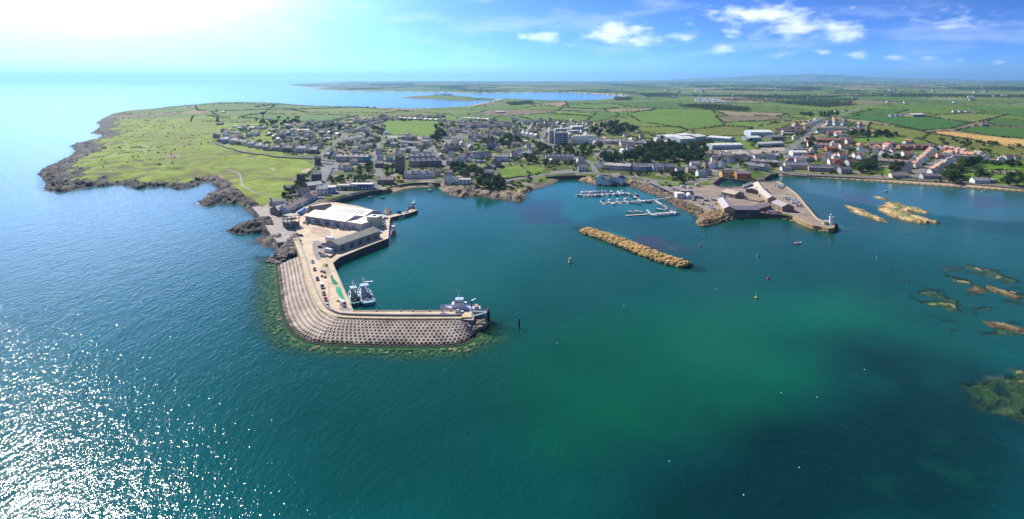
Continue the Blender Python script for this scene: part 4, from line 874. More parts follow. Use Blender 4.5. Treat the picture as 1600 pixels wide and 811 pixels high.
trawler(D(570.5, 465, 0), heading(a, b_), 26.0, 7.4, (.10, .27, .42), (.24, .42, .50), (.40, .56, .64), 'pale blue and white trawler with yellow mast, right of the moored pair', gant=(.5, .17, .08))
a, b_ = P(558, 481, 1), P(548, 456, 1)
trawler(D(553, 468.5, 0), heading(a, b_), 20.0, 5.8, (.03, .13, .24), (.05, .20, .20), (.45, .55, .54), 'dark blue trawler with green deck, left of the moored pair', mastc=(.6, .6, .58), gant=(.04, .2, .22))
a, b_ = P(615.5, 371, 1), P(613.5, 355, 1)
trawler(D(615, 366, 0), heading(a, b_), 11.5, 4.0, (.50, .40, .22), (.34, .28, .18), (.78, .78, .75), 'small cream fishing boat moored at the yard quay corner', mastc=(.7, .7, .7), sheer=.8)
# survey boat at the pier head
sv_ = empty('survey_boat', (D(721, 484, 0)[0], 310.4, 0), math.pi + .03, 'white and blue workboat moored at the head of the breakwater', 'boat'); sv_.scale = (1.08, 1.08, 1.1); fb = 3.5; L_, B_ = 19.0, 6.2
h, d = hull(L_, B_, fb, .9, 1.0, .92, 13); h.build('hull', M_paint, sv_, color=(.84, .85, .86)); d.build('deck', M_paint, sv_, color=(.50, .56, .64)); rail_strip(L_, B_, fb, .9, .92, .14).build('bulwark_rail', M_paint, sv_, color=(.06, .12, .40))
w = MB().box(-3.2, 4.2, -1.9, 1.9, fb - .3, fb + 2.1, .25, .15).box(-1.6, 2.6, -1.7, 1.7, fb + 2.1, fb + 4.0, .4, .2).build('wheelhouse', M_white, sv_); MB().box(-1.5, 2.72, -1.66, 1.66, fb + 2.7, fb + 3.5, .2, .12).build('windows', M_glass, w); MB().box(-1.5, 2.3, -1.6, 1.6, fb + 4.0, fb + 4.2).build('wheelhouse_roof', M_paint, w, color=(.45, .58, .78))
MB().tube((.8, 0, fb + 4.1), (.4, 0, fb + 9), .1, .05).tube((.7, -1, fb + 6), (.7, 1, fb + 6), .05).build('mast', M_white, sv_)
cr = MB().tube((-5.4, .6, fb - .3), (-5.4, .6, fb + 3.4), .35, .3, 8).tube((-5.4, .6, fb + 3.3), (-7.4, .4, fb + 4.3), .18, .12).build('deck_crane', M_paint, sv_, color=(.05, .10, .30)); MB().box(-8.2, -6.8, -1.8, 1.8, fb, fb + .9).build('stern_bulwark', M_paint, sv_, color=(.45, .33, .15))
for x in (2.9, -1.9): MB().tube((x, 1.3, fb + 2.3), (x - 1.2, 1.3, fb + 2.3), .32, n=8).build('liferaft', M_paint, sv_, color=(.10, .22, .50))

# ------------------------------------------------------------------ quay buildings
def shed(loc, rz, w, d, e, r, wallc, roofc, label, name='shed', cat='shed', doors=0, skylights=0, wallm=None, roofm=None, windows=0, group=None, doorc=(.12, .2, .35)):
    """gabled building, ridge along local x, front is -y"""
    o = empty(name, loc, rz, label, cat, group); wall = MB().gable_walls(w, d, e, r).build('wall', wallm or M_render, o, color=wallc); rf = MB().gable_roof(w, d, e, r).build('roof', roofm or M_metalroof, o, color=roofc)
    dm = cached('shed_door', lambda: MB().box(-1.7, 1.7, -.06, .06, -.2, 3.4).mesh('door', M_paint))
    for i in range(doors): put('door', dm, o, (-w / 2 + (i + .5) * w / doors, -d / 2 - .03, 0), color=doorc)
    if skylights:
        sl_ = (r - e) / (d / 2); ang = math.atan(sl_); sm_ = cached(('sky', round(d, 1)), lambda: MB().box(-.55, .55, -d * .17, d * .17, -.05, .08).mesh('skylight', mat('skylight_sheet', (.09, .085, .07), .35)))
        for i in range(skylights):
            s_ = put('skylight', sm_, o, (-w / 2 + (i + .5) * w / skylights, -d * .25, (e + r) / 2 + .30)); s_.rotation_euler = (ang, 0, 0)
    wm = cached('shed_win', lambda: MB().box(-.6, .6, -.05, .05, 0, 1.1).mesh('window', M_glass))
    for i in range(windows): put('window', wm, o, (-w / 2 + (i + .5) * w / windows, -d / 2 - .02, e * .45))
    return o
def footprint(a, b_, depth, z):
    """front edge from photo point a (left) to b (right) at height z, going back by depth -> centre, angle, width"""
    A, B = Vector(P(*a, z)), Vector(P(*b_, z)); d = (B - A); w = d.length; d.normalize(); nrm = Vector((-d.y, d.x))
    if nrm.y < 0: nrm = -nrm
    c = (A + B) / 2 + nrm * depth / 2; return Vector((c.x, c.y, z)), math.atan2(d.y, d.x), w
WS = (.60, .57, .50)
ang = -.50; dx = Vector((math.cos(ang), math.sin(ang))); dy = Vector((-dx.y, dx.x)); A = Vector(P(477, 347, ZD))
mk_ = empty('fish_market_hall', (*(A + dx * 22 + dy * 21), ZD), ang, 'big fish market hall with two cream roof bays and rows of skylights', 'market hall')
roofc = (.50, .435, .335)
for k, yb in enumerate((-10.6, 10.6)):
    o = MB().gable_walls(44, 21, 5.2, 7.9); wl_ = put('wall', o.mesh('wall', M_render), mk_, (0, yb, 0), color=(.42, .43, .44)); rf = put('roof', MB().gable_roof(44, 21, 5.2, 7.9, .3).mesh('roof', M_metalroof), mk_, (0, yb, 0), color=roofc)
    sm_ = cached('mksky', lambda: MB().box(-.95, .95, -3.4, 3.4, -.04, .16).mesh('skylight', mat('skylight_sheet', (.09, .085, .07), .35)))
    for i in range(8): s_ = put('skylight', sm_, mk_, (-15 + i * 4.3, yb - 5.2, 6.55 + .30)); s_.rotation_euler = (math.atan(2.7 / 10.5), 0, 0)
dm = MB().box(-1.9, 1.9, -.07, .07, -.2, 3.6).mesh('loading_door', M_paint)
for i in range(8): put('loading_door', dm, mk_, (-19 + i * 5.4, -21.2, 0), color=[(.10, .16, .26), (.55, .56, .58)][i % 2])
c, a_, w = footprint((533, 362), (549, 360.5), 22, ZD)
an = empty('market_annex', (*(A + dx * 52.2 + dy * 12.5), ZD), ang, 'plain cream flat roofed annex at the right end of the fish market', 'annex')
MB().box(-8, 8, -12, 12, -3, 5.0).build('wall', M_render, an, color=(.56, .55, .50)); MB().box(-8.3, 8.3, -12.3, 12.3, 5.0, 5.35).build('roof', M_metalroof, an, color=(.72, .66, .55)); MB().box(-1.5, 1.5, -12.12, -11.9, -.1, 3).build('door', M_paint, an, color=(.3, .33, .36))
c, a_, w = footprint((528.5, 394), (594, 370.5), 12.5, ZD)
shed(c, a_, w, 12.5, 4.6, 6.9, (.34, .32, .30), (.30, .28, .22), 'long low grey roofed store along the inner quay', 'quay_store', 'store', doors=5, doorc=(.06, .07, .09))
gt = empty('pale_green_tank_house', D(585, 354, ZD), -.3, 'pale green block with white roof between market hall and jetty', 'building')
MB().box(-4.6, 4.6, -4.2, 4.2, -3, 8.2, .1, .1).build('wall', M_render, gt, color=(.50, .53, .36)); MB().box(-4.9, 4.9, -4.5, 4.5, 8.2, 8.6).build('roof', M_metalroof, gt, color=(.68, .70, .62)); MB().box(-1, 1, -1, 1, 8.6, 9.1).build('roof_hatch', M_dark, gt)
# open concrete frame
fr_ = empty('concrete_frame_building', D(455, 353, ZD), -.42, 'three storey open concrete frame beside the slipway', 'building'); 
for k in range(4): MB().box(-4.8, 4.8, -4.4, 4.4, .2 + k * 2.8, .5 + k * 2.8).build('floor_slab', M_conc, fr_)
cm = MB().box(-.2, .2, -.2, .2, -3, 8.7).mesh('column', M_conc2)
for x in (-4.4, 0, 4.4):
    for y in (-4, 4): put('column', cm, fr_, (x, y, 0))
cs = MB()
for x in (-2.4, 0, 2.4): cs.box(x, x + .1, -4.6, -4.5, 0, 9.4)
cs.box(-4.8, 4.8, -4.62, -4.5, 3.2, 4.1); cs.box(-4.8, 4.8, -4.62, -4.5, 6.0, 6.9); cs.build('guard_panel', M_steel, fr_)
MB().box(-4.2, 4.2, -3.8, 4.0, .5, 2.9).build('enclosed_store', M_render, fr_, color=(.16, .17, .18))
# containers, lorries
for k, (u, v) in enumerate([(514, 394), (520.5, 391)]):
    o = empty('container', D(u, v, ZD), -.45, ('left' if k == 0 else 'right') + ' white container of the pair on the fish yard', 'container', 'white containers'); MB().box(-3, 3, -1.22, 1.22, 0, 2.6).build('body', M_white, o); MB().box(-3.05, -2.98, -1.1, 1.1, .1, 2.5).build('door', M_paint, o, color=(.5, .5, .5))
lb = MB().box(-3.8, 2.2, -1.25, 1.25, 1.0, 3.6)
lo = empty('box_lorry', D(517, 378, ZD), -.35, 'white box lorry with a red end parked in the fish yard', 'lorry'); lb.build('box_body', M_white, lo); MB().box(2.4, 4.2, -1.15, 1.15, .6, 2.8, .12, .06).build('cab', M_car, lo, color=(.7, .7, .7)); MB().box(-3.9, -3.78, -1.2, 1.2, 1.0, 3.5).build('tail_door', M_paint, lo, color=(.5, .05, .05))
for x in (-2.6, -1.5, 3.2):
    for y in (-1.1, 1.1): put('wheel', wheel_mesh(), lo, (x, y, .45), scale=(1.4, 1.2, 1.4))
bl = empty('covered_trailer', D(472, 334, 3.4), heading(P(464, 338, 3.4), P(481, 325, 3.4)), 'long trailer under a bright blue cover on the harbour road', 'trailer')
mb = MB(); npf = 9
for x, k in ((-8.5, .7), (-7.5, 1), (7.0, 1), (8.4, .75)): mb.v += [(x, 2.1 * k * math.cos(math.pi * i / (npf - 1)), 1.0 + 2.9 * k * math.sin(math.pi * i / (npf - 1)) ** .7) for i in range(npf)]
for s in range(3):
    for i in range(npf - 1): mb.f.append((s * npf + i, s * npf + i + 1, (s + 1) * npf + i + 1, (s + 1) * npf + i))
mb.f += [tuple(range(npf - 1, -1, -1)), tuple(range(3 * npf, 4 * npf))]; mb.build('cover', M_paint, bl, color=(.05, .16, .50)); MB().box(-8.2, 8.0, -1.6, 1.6, .6, 1.05).build('chassis', M_dark, bl)
for x in (-6, -4.5, 5.5):
    for y in (-1.5, 1.5): put('wheel', wheel_mesh(), bl, (x, y, .45), scale=(1.4, 1.2, 1.4))
# clutter along the market front and patched ground
bxm = MB().box(-.6, .6, -.45, .45, 0, .85, .03, .03).box(-.55, .55, -.4, .4, .87, 1.5, .03, .03).mesh('box_pile', M_paint)
for k in range(18):
    p = A + dx * (3 + k * 2.9 + random.uniform(-.8, .8)) - dy * random.uniform(2.6, 5.5)
    tag(put('fish_box_pile', bxm, None, (p.x, p.y, ZD), random.uniform(-.4, .4), random.choice([(.05, .16, .12), (.06, .10, .2), (.04, .05, .05), (.3, .28, .22), (.06, .2, .16)]), (1.2, 1.2, 1)), f"pile of fish boxes before the market hall, {place_word(k + 1, 18)}", 'fish boxes', 'fish boxes before the market')
for q, m_ in (([(486,378),(500,374),(512,392),(500,408),(492,404)], 'patched_tarmac'), ([(494,352),(520,362),(512,372),(480,362)], 'worn_concrete'), ([(500,412),(512,410),(520,430),(508,436)], 'worn_concrete'), ([(526,480),(545,480),(552,485),(534,487)], 'patched_tarmac')):
    w = chaikin([P(a, b_, ZD) for a, b_ in q], 2); tag(MB().prism(w, ZD - .1, ZD + .012).build('yard_patch', mat(m_, (.27, .24, .21) if m_ == 'patched_tarmac' else (.42, .33, .24), .9, .35, .3, .15, detail=8.0)), kind='structure')
# low yard wall
tag(ribbon([P(a, b_, ZD) for a, b_ in [(498,396),(508,399.5),(516,403),(524,397)]], .4, ZD, ZD + 1.0, 'yard_wall', M_stone, color=(.12, .10, .09)), 'low dark wall round the container pen on the fish yard', 'wall')
# jetty with moored craft
jt = empty('jetty', D(622, 336, 0), 0, 'narrow stone jetty reaching out from the fish market quay', 'jetty'); jp = [P(606, 339, 2.6), P(622, 335, 2.6), P(634, 332.5, 2.6), P(648, 327.5, 2.6)]
relp(ribbon(jp, 6.5, -5, 2.2, 'jetty_wall', mat('quay_wall_stone'), jt), jt); relp(ribbon(jp, 6.7, 2.2, 2.6, 'deck', M_deck, jt), jt)
heap('stone_heap', [(601,329),(606,327),(612,329),(612,334),(604,336),(600,333)], 2.0, 3.0, (.42, .32, .22), 'tan heap of stone beside the root of the jetty', 'stone heap')
o = empty('tarpaulin_stack', D(623, 333, 2.6), 0, 'round stack under a bright blue tarpaulin on the jetty', 'tarpaulin'); MB().lathe([(2.2, 0), (2.3, .9), (1.7, 1.9), (.8, 2.3), (.1, 2.4)], 12).build('tarpaulin', M_net, o, color=(.03, .14, .42)); MB().lathe([(2.4, 0), (2.4, .15)], 12).build('pallet', M_wood, o)
jd = heading(P(634, 335, 0), P(648, 329, 0))
small_boat(D(628, 340, 0), heading(P(618, 342, 0), P(634, 337, 0)), 'fisher', (.55, .56, .58), 'grey fishing boat with red gear moored along the near side of the jetty', 'boats at the jetty', 10.5)
trawler(D(640, 329.5, 0) + Vector((1.5, 5.5, 0)), jd, 11.5, 3.9, (.45, .42, .36), (.4, .3, .2), (.75, .72, .68), 'small pale trawler at the outer end of the jetty', mastc=(.7, .66, .6), gant=(.55, .1, .06), sheer=.8)
dm2 = MB().box(-.5, .5, -.35, .35, 0, .7, .05, .05).mesh('crate', M_paint)
for k in range(9):
    t = random.random(); p = Vector(jp[2]) * (1 - t) + Vector(jp[3]) * t; o = put('fish_crate', dm2, None, (p.x + random.uniform(-2, 2), p.y + random.uniform(-2, 2), 2.6), random.random(), random.choice([(.5, .06, .05), (.6, .6, .58), (.1, .2, .4), (.6, .45, .1)])); tag(o, 'fish crate standing at the outer end of the jetty', 'crate', 'crates on the jetty')
for k, (u, v, c) in enumerate([(598,345,'red'),(598.5,348,'silver'),(599,351,'white'),(600,354,'silver'),(603,342,'black')]): vehicle(D(u, v, ZD + .01), .25, c, ['red car first in the row on the market quay', 'silver car behind the red one on the market quay', 'white car in the row on the market quay', 'silver car nearest the camera in the market quay row', 'black car by the jetty root'][k], 'cars on the market quay')
sp_ = empty('skip_boat', D(594, 363, ZD), 1.9, 'long bright blue plastic boat on the quay by the grey store', 'boat'); h, d = hull(7.5, 2.0, .9, .2, .1); h.build('hull', M_paint, sp_, color=(.04, .25, .52), loc=(0, 0, .1)); d.build('deck', M_paint, sp_, color=(.10, .38, .62), loc=(0, 0, .1))

# ================================================================== inner rubble breakwater
rm = empty('rubble_breakwater', D(995, 392, 0), 0, 'long detached breakwater of golden yellow boulders in the bay', 'breakwater')
ln = np.array([P(915, 361.5), P(960, 376), P(1010, 396), P(1050, 410), P(1072, 415.5)]); lns = spline([tuple(p) for p in ln], 1.0); stones = []
for i in range(len(lns)):
    d = lns[min(i + 1, len(lns) - 1)] - lns[max(i - 1, 0)]; d /= np.linalg.norm(d); nrm = np.array([-d[1], d[0]]); endk = min(1, (i + 3) / 6, (len(lns) - i + 2) / 6)
    for k in range(15):
        w = random.uniform(-6.4, 6.4) * (.55 + .45 * endk); zt = 3.5 * max(0, 1 - abs(w) / 7.4) ** .8 * (.4 + .6 * endk); stones.append((lns[i][0] + nrm[0] * w + random.uniform(-.6, .6), lns[i][1] + nrm[1] * w + random.uniform(-.6, .6), zt - .55 + random.uniform(-.25, .3), random.choice([.7, .9, 1.1, 1.3, 1.6, 2.1]) * random.uniform(.9, 1.1), w))
stones.sort(key=lambda s: s[1] - 6 * s[2]); bms = [boulder_mesh(k).mesh('boulder', M_boulder) for k in range(6)]
for k, s in enumerate(stones[:290]):
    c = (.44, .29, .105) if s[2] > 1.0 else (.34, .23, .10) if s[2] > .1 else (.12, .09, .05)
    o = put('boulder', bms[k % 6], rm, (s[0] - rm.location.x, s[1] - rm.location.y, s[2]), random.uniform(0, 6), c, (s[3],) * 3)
hi = [s[:4] for s in stones[290:] if s[2] > .5]; lo_ = [s[:4] for s in stones[290:] if s[2] <= .5]
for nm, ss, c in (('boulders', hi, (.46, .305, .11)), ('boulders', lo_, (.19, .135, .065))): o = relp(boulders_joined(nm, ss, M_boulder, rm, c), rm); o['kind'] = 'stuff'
core = relp(ribbon([tuple(p) for p in ln], 8.5, -5, 1.6, 'rubble_core', mat('core_fill'), rm), rm)
# ================================================================== roads
def road(pts, w, lift=.14, m=None, name='road', step=6.0):
    q = spline([tuple(G(*p)[:2]) for p in pts], step); mb = MB(); n = len(q)
    for i in range(n):
        d = q[min(i + 1, n - 1)] - q[max(i - 1, 0)]; d /= np.linalg.norm(d); nr = np.array([-d[1], d[0]])
        for s in (-1, -.33, .33, 1): p = q[i] + nr * s * w / 2; mb.v.append((p[0], p[1], max(hgt(p[0], p[1]), hgt(q[i][0], q[i][1]) - .3) + lift))
    for i in range(n - 1):
        for k in range(3): mb.f.append((4 * i + k, 4 * i + 4 + k, 4 * i + 5 + k, 4 * i + 1 + k))
    return tag(mb.build(name, m or M_asph), kind='structure')
ROADS = [([(334,223.5),(350,229),(371,234.5),(422,242),(473,246),(499,247),(526,255)], 5.5), ([(526,255),(518,268),(510,284),(508,296),(496,312),(480,324)], 9), ([(510,299),(545,303),(575,297),(597,287.5),(594,272),(589,256),(590,240),(592,224),(600,205)], 8),
 ([(499,247),(516,229),(534,214),(556,201),(590,189),(622,181)], 6), ([(597,288),(640,281),(690,281)], 9), ([(742,284),(783,283),(826,277),(856,272.5),(893,270),(932,271.5),(974,275),(1004,278),(1024,282),(1062,286),(1096,281.5),(1114,274),(1145,262.5),(1180,252),(1221,240),(1243,226),(1256,214),(1272,201),(1284,192.5),(1302,184.5),(1324,176),(1342,169),(1357,163)], 8.5),
 ([(1190,270),(1230,270),(1280,273.5),(1350,276.6),(1427,279),(1500,284),(1575,291),(1650,297)], 7.5), ([(1431,277.5),(1442,266),(1456,256.5),(1467,250)], 8), ([(816,232),(840,220),(852,208),(846,195)], 6), ([(676,226),(680,240),(692,252),(700,262)], 7), ([(1163,232),(1178,243)], 7), ([(845,195),(820,186),(790,182)], 5), ([(690,223),(720,215),(715,205)], 6),
 ([(1330,244),(1350,236),(1372,244),(1420,246),(1445,240)], 5), ([(1300,214),(1310,230),(1330,238)], 5), ([(930,270),(925,258),(918,250)], 5), ([(1545,192),(1575,196),(1640,193)], 4), ([(1440,206),(1488,203),(1526,195)], 4)]
for p, w in ROADS: road(p, w)
road([(349,264),(362,267),(374,272),(377,282),(380,291),(398,301),(426,303)], 2.2, .12, mat('gravel_path', (.30, .26, .21), .95), 'path', 4.0)
road([(217,225),(228,229),(240,232),(252,234)], 2.2, .15, mat('gravel_path'), 'path', 4.0); road([(196,222),(200,230),(212,232),(228,237)], 2.0, .15, mat('gravel_path'), 'path', 4.0)

# ================================================================== sea walls and quays
def wall_thing(px, z, w, top, label, color=(.16, .135, .11), name='sea_wall', base=-4, m=None):
    q = spline([P(a, b_, z) for a, b_ in px], 6.0); return tag(ribbon(q, w, base, top, name, m or M_stone, color=color), label, 'sea wall' if name == 'sea_wall' else 'wall')
wall_thing([(516,317),(524,313),(538,309),(552,305.5),(567,301.5),(582,298.5),(598,297)], 3.4, 1.2, 3.9, 'dark stone quay wall round the head of the inner harbour', (.10, .085, .07))
wall_thing([(604,294.5),(622,290),(647,286.5),(670,286),(688,287)], 3.6, 1.0, 4.3, 'curved dark sea wall above the little beach', (.11, .095, .08))
wall_thing([(852,278),(870,276.5),(893,275.5),(916,276)], 3.0, 1.0, 4.3, 'dark sea wall under the bend of the shore road', (.10, .085, .075))
wall_thing([(1214,283.5),(1227,291),(1238,299),(1247,307),(1262,325),(1278,343),(1298,351)], 3.0, 1.3, 3.7, 'long straight seaward wall of the lighthouse pier', (.46, .36, .22))
wall_thing([(1303,352),(1298,358),(1284,355),(1270,352.5),(1254,346.5),(1240,340)], 2.6, 2.2, 3.3, 'tan inner wall of the lighthouse pier', (.40, .28, .14))
wall_thing([(1148,334.5),(1168,334),(1188,333.5),(1206,335),(1224,336),(1240,339.5)], 3.0, 1.4, 3.3, 'weedy dark wall under the old harbour stores', (.085, .075, .06))
wall_thing([(1112,288),(1120,282),(1128,277.5),(1140,279),(1160,281.5),(1176,282),(1193,281)], 3.0, 1.2, 3.6, 'stone wall round the head of the small dock', (.24, .20, .16))
wall_thing([(1114,289),(1126,293.5),(1142,293),(1158,291.5),(1178,284.5),(1198,284),(1212,283)], 3.0, 1.2, 3.4, 'stone wall on the pier side of the small dock', (.18, .15, .12))
wall_thing([(1196,278.5),(1204,274),(1216,271.5)], 3.0, .8, 4.0, 'weed topped wall curving beside the dock mouth', (.10, .12, .05))
q = spline([tuple(G(a, b_)[:2]) for a, b_ in [(1222,272.5),(1280,276),(1350,279.5),(1427,283),(1500,287.5),(1575,294),(1640,299)]], 8.0)
tag(ribbon(q, .8, [hgt(*p) - 1.5 for p in q], [hgt(*p) + .9 for p in q], 'sea_wall', M_stone, color=(.20, .17, .14)), 'long low brown wall between coast road and beach', 'sea wall')
q = spline([tuple(G(a, b_)[:2]) for a, b_ in [(336,225),(371,236.5),(422,244),(473,248),(500,249)]], 6.0)
tag(ribbon(q, .6, [hgt(*p) - 1.5 for p in q], [hgt(*p) + 1.3 for p in q], 'boundary_wall', M_stone, color=(.10, .10, .08)), 'dark wall between golf links and villa road', 'wall')
q = spline([tuple(G(a, b_)[:2]) for a, b_ in [(778,264),(786,279.5),(806,277),(827,274.5),(812,258)]], 6.0)
tag(ribbon(q, .6, [hgt(*p) - 1.5 for p in q], [hgt(*p) + 1.2 for p in q], 'churchyard_wall', M_stone, color=(.14, .13, .10)), 'stone wall round the churchyard lawn', 'wall')

# ================================================================== houses
WC = {'white': (.84, .83, .80), 'cream': (.66, .58, .42), 'grey': (.47, .45, .42), 'stone': (.24, .21, .18), 'dark stone': (.14, .125, .11), 'red brick': (.34, .13, .085), 'brick': (.42, .22, .13), 'blue': (.12, .28, .50), 'pale blue': (.42, .58, .70), 'yellow': (.68, .48, .16), 'tan': (.48, .37, .26), 'pink': (.62, .40, .34), 'green': (.22, .45, .24), 'orange': (.55, .17, .07), 'off-white': (.72, .69, .62)}
RC = {'slate': (.29, .27, .265), 'pale slate': (.44, .41, .385), 'brown': (.34, .25, .20), 'red': (.46, .19, .11), 'orange': (.54, .24, .12), 'dark': (.11, .105, .11), 'pale': (.68, .63, .56), 'grey': (.33, .31, .305)}  # pale tones: on some slate roofs, sun glint put into the colour
HN = {'h': 'house', 'b': 'bungalow', 't': 'terraced_house', 'c': 'cottage', 'v': 'villa'}
win_m = MB().box(-.5, .5, -.05, .05, -.65, .65).mesh('window', M_glass); win_w = MB().box(-.85, .85, -.05, .05, -.6, .6).mesh('window', M_glass); door_m = MB().box(-.48, .48, -.05, .05, 0, 2.1).mesh('door', M_paint)
chim_m = MB().box(-.45, .45, -.4, .4, -.9, 1.1).box(-.3, -.08, -.12, .12, 1.1, 1.5).box(.08, .3, -.12, .12, 1.1, 1.5).mesh('chimney', M_render)
NH = 0
def house(p, rz, w, d, e, r, wc, rc, label, cat, name, det=2, group='houses of the town', chim=2, hip=False, wallm=None):
    global NH; NH += 1; w = round(w * 2) / 2; d = round(d * 2) / 2; k = (w, d, e, r); stone = wc in ('stone', 'dark stone') or wallm
    wm = cached(('hw', k, stone), lambda: MB().gable_walls(w, d, e, r if not hip else e + .01).mesh('wall', M_stone if stone else M_render)); rm_ = cached(('hr', k, hip), lambda: (MB().hip_roof(w, d, e, r) if hip else MB().gable_roof(w, d, e, r)).mesh('roof', M_roof))
    o = empty(name, p, rz, label, cat, group); put('wall', wm, o, color=WC[wc]); rf = put('roof', rm_, o, color=RC[rc])
    cc = WC['off-white'] if wc in ('white', 'pale blue', 'blue') else (.3, .22, .17)
    if not hip:
        for s in ((-1, 1) if chim > 1 else (-1,) if chim else ()): put('chimney', chim_m, rf, (s * (w / 2 - .5), 0, r), color=cc)
    if det:
        rows = [e * .27, e * .75] if e > 4.2 else [e * .52]; nw = 3 if w > 7 else 2; dc = random.choice([(.25, .05, .05), (.05, .08, .2), (.05, .15, .08), (.1, .1, .1), (.6, .6, .58)])
        for ri, z in enumerate(rows):
            for i in range(nw):
                x = -w / 2 + (i + .5) * w / nw
                if ri == 0 and i == nw // 2: put('door', door_m, o, (x, -d / 2 - .03, 0), color=dc); continue
                put('window', win_w if w > 9 else win_m, o, (x, -d / 2 - .03, z))
        if det > 1 and e > 4.2: put('window', win_m, o, (w / 2 + .03, 0, rows[-1]), math.pi / 2)
    return o
def row(desc, a, b_, n, spec, cols, roofs, kind='h', gable=False, terr=False, det=None, hip=False, rot=0.0, jit=0.0):
    """n houses from photo point a to b; spec=(w,d,eave,ridge)"""
    A, B = G(*a), G(*b_); w, d, e, r = spec; vm = .5 * (a[1] + b_[1])
    if det is None: det = 2 if vm > 245 else 1 if vm > 222 else 0
    dirv = (B - A); L = dirv.length; rz = math.atan2(dirv.y, dirv.x) if n > 1 and L > 1 else 0.0
    if terr and n > 1: w = L / (n - 1) * 1.0 if n > 1 else w; w = max(w, 4.5); w = round(w * 2) / 2
    info = []
    for i in range(n):
        t = i / (n - 1) if n > 1 else .5; p = A + dirv * t + Vector((random.uniform(-jit, jit), random.uniform(-jit, jit), 0)); p.z = hgt(p.x, p.y)
        if gable: p2 = rz + math.pi / 2
        else: p2 = rz
        p2 += rot + (random.uniform(-.12, .12) if not terr and n > 2 else 0)
        while p2 > math.pi / 2 + .01: p2 -= math.pi
        while p2 < -math.pi / 2 - .01: p2 += math.pi
        info.append([p, p2])
    for i, (p, a_) in enumerate(info):
        wc = cols[i % len(cols)] if isinstance(cols, list) else cols; rc = roofs[i % len(roofs)] if isinstance(roofs, list) else roofs; nm = HN[kind]; e2 = e if terr else e * random.choice([1, 1, .95, 1.06]); e2 = round(e2, 1); pw = place_word(i + 1, n)
        lab = f"{wc} {nm.replace('_', ' ')} with {rc} roof, " + (pw + ', ' if pw else '') + desc
        if len(lab.split()) > 16: lab = f"{wc} {nm.replace('_', ' ')}, " + (pw + ', ' if pw else '') + desc
        house(p, a_, w, d, e2, round(r + e2 - e, 1), wc, rc, lab, nm.replace('_', ' ') if nm != 'villa' else 'house', nm, det, chim=2 if terr or kind in 'hv' else 1, hip=hip)
S2 = (9, 8, 5.2, 8.0); SB = (12, 8, 2.8, 5.2); SV = (13, 9.5, 6.0, 9.4); ST = (6.5, 8, 5.2, 7.9); SC_ = (8.5, 6.5, 3.0, 5.4)
one = lambda desc, u, v, spec, wc, rc, kind='h', rz=0.0, **k: row(desc, (u, v), (u, v), 1, spec, wc, rc, kind, rot=rz, **k)
# villas facing the golf links; pale roofs have slate sun glint painted in
for i, (u, v, w, wc, rc, rz, desc) in enumerate([(353.7,222.5,12,'pale blue','pale',-.2,'last in the villa row over the golf links'), (367,224,14,'off-white','pale',-.15,'second from the sea end of the villa row'), (376,226,9,'red brick','brown',-.2,'gabled villa between two white villas'), (383,227,8,'white','slate',-.3,'next to the red brick villa'), (394,229.5,11,'off-white','slate',-.2,'right of the narrow white villa'),
        (406,232.5,10,'off-white','pale',-.15,'pale roofed at the middle of the villa row'), (416.5,234,9,'grey','grey',-.15,'left of the wide grey villa'), (432.5,235.5,12,'grey','slate',-.1,'wide villa in mid row over the golf links'), (450.6,236.5,15,'stone','slate',-.08,'double fronted, over the golf links'), (471,237.5,15,'white','pale',-.05,'largest of the golf villas'), (480,233,8,'white','slate',1.4,'gable end behind the largest golf villa'), (491,239,11,'stone','pale',-.05,'nearest the car park of the golf villas'), (499,231,8,'grey','slate',1.3,'by the lane behind the golf villas')]):
    one(desc, u, v, (w, 9.5, 5.8, 9.2), wc, rc, 'v', rz, det=2)
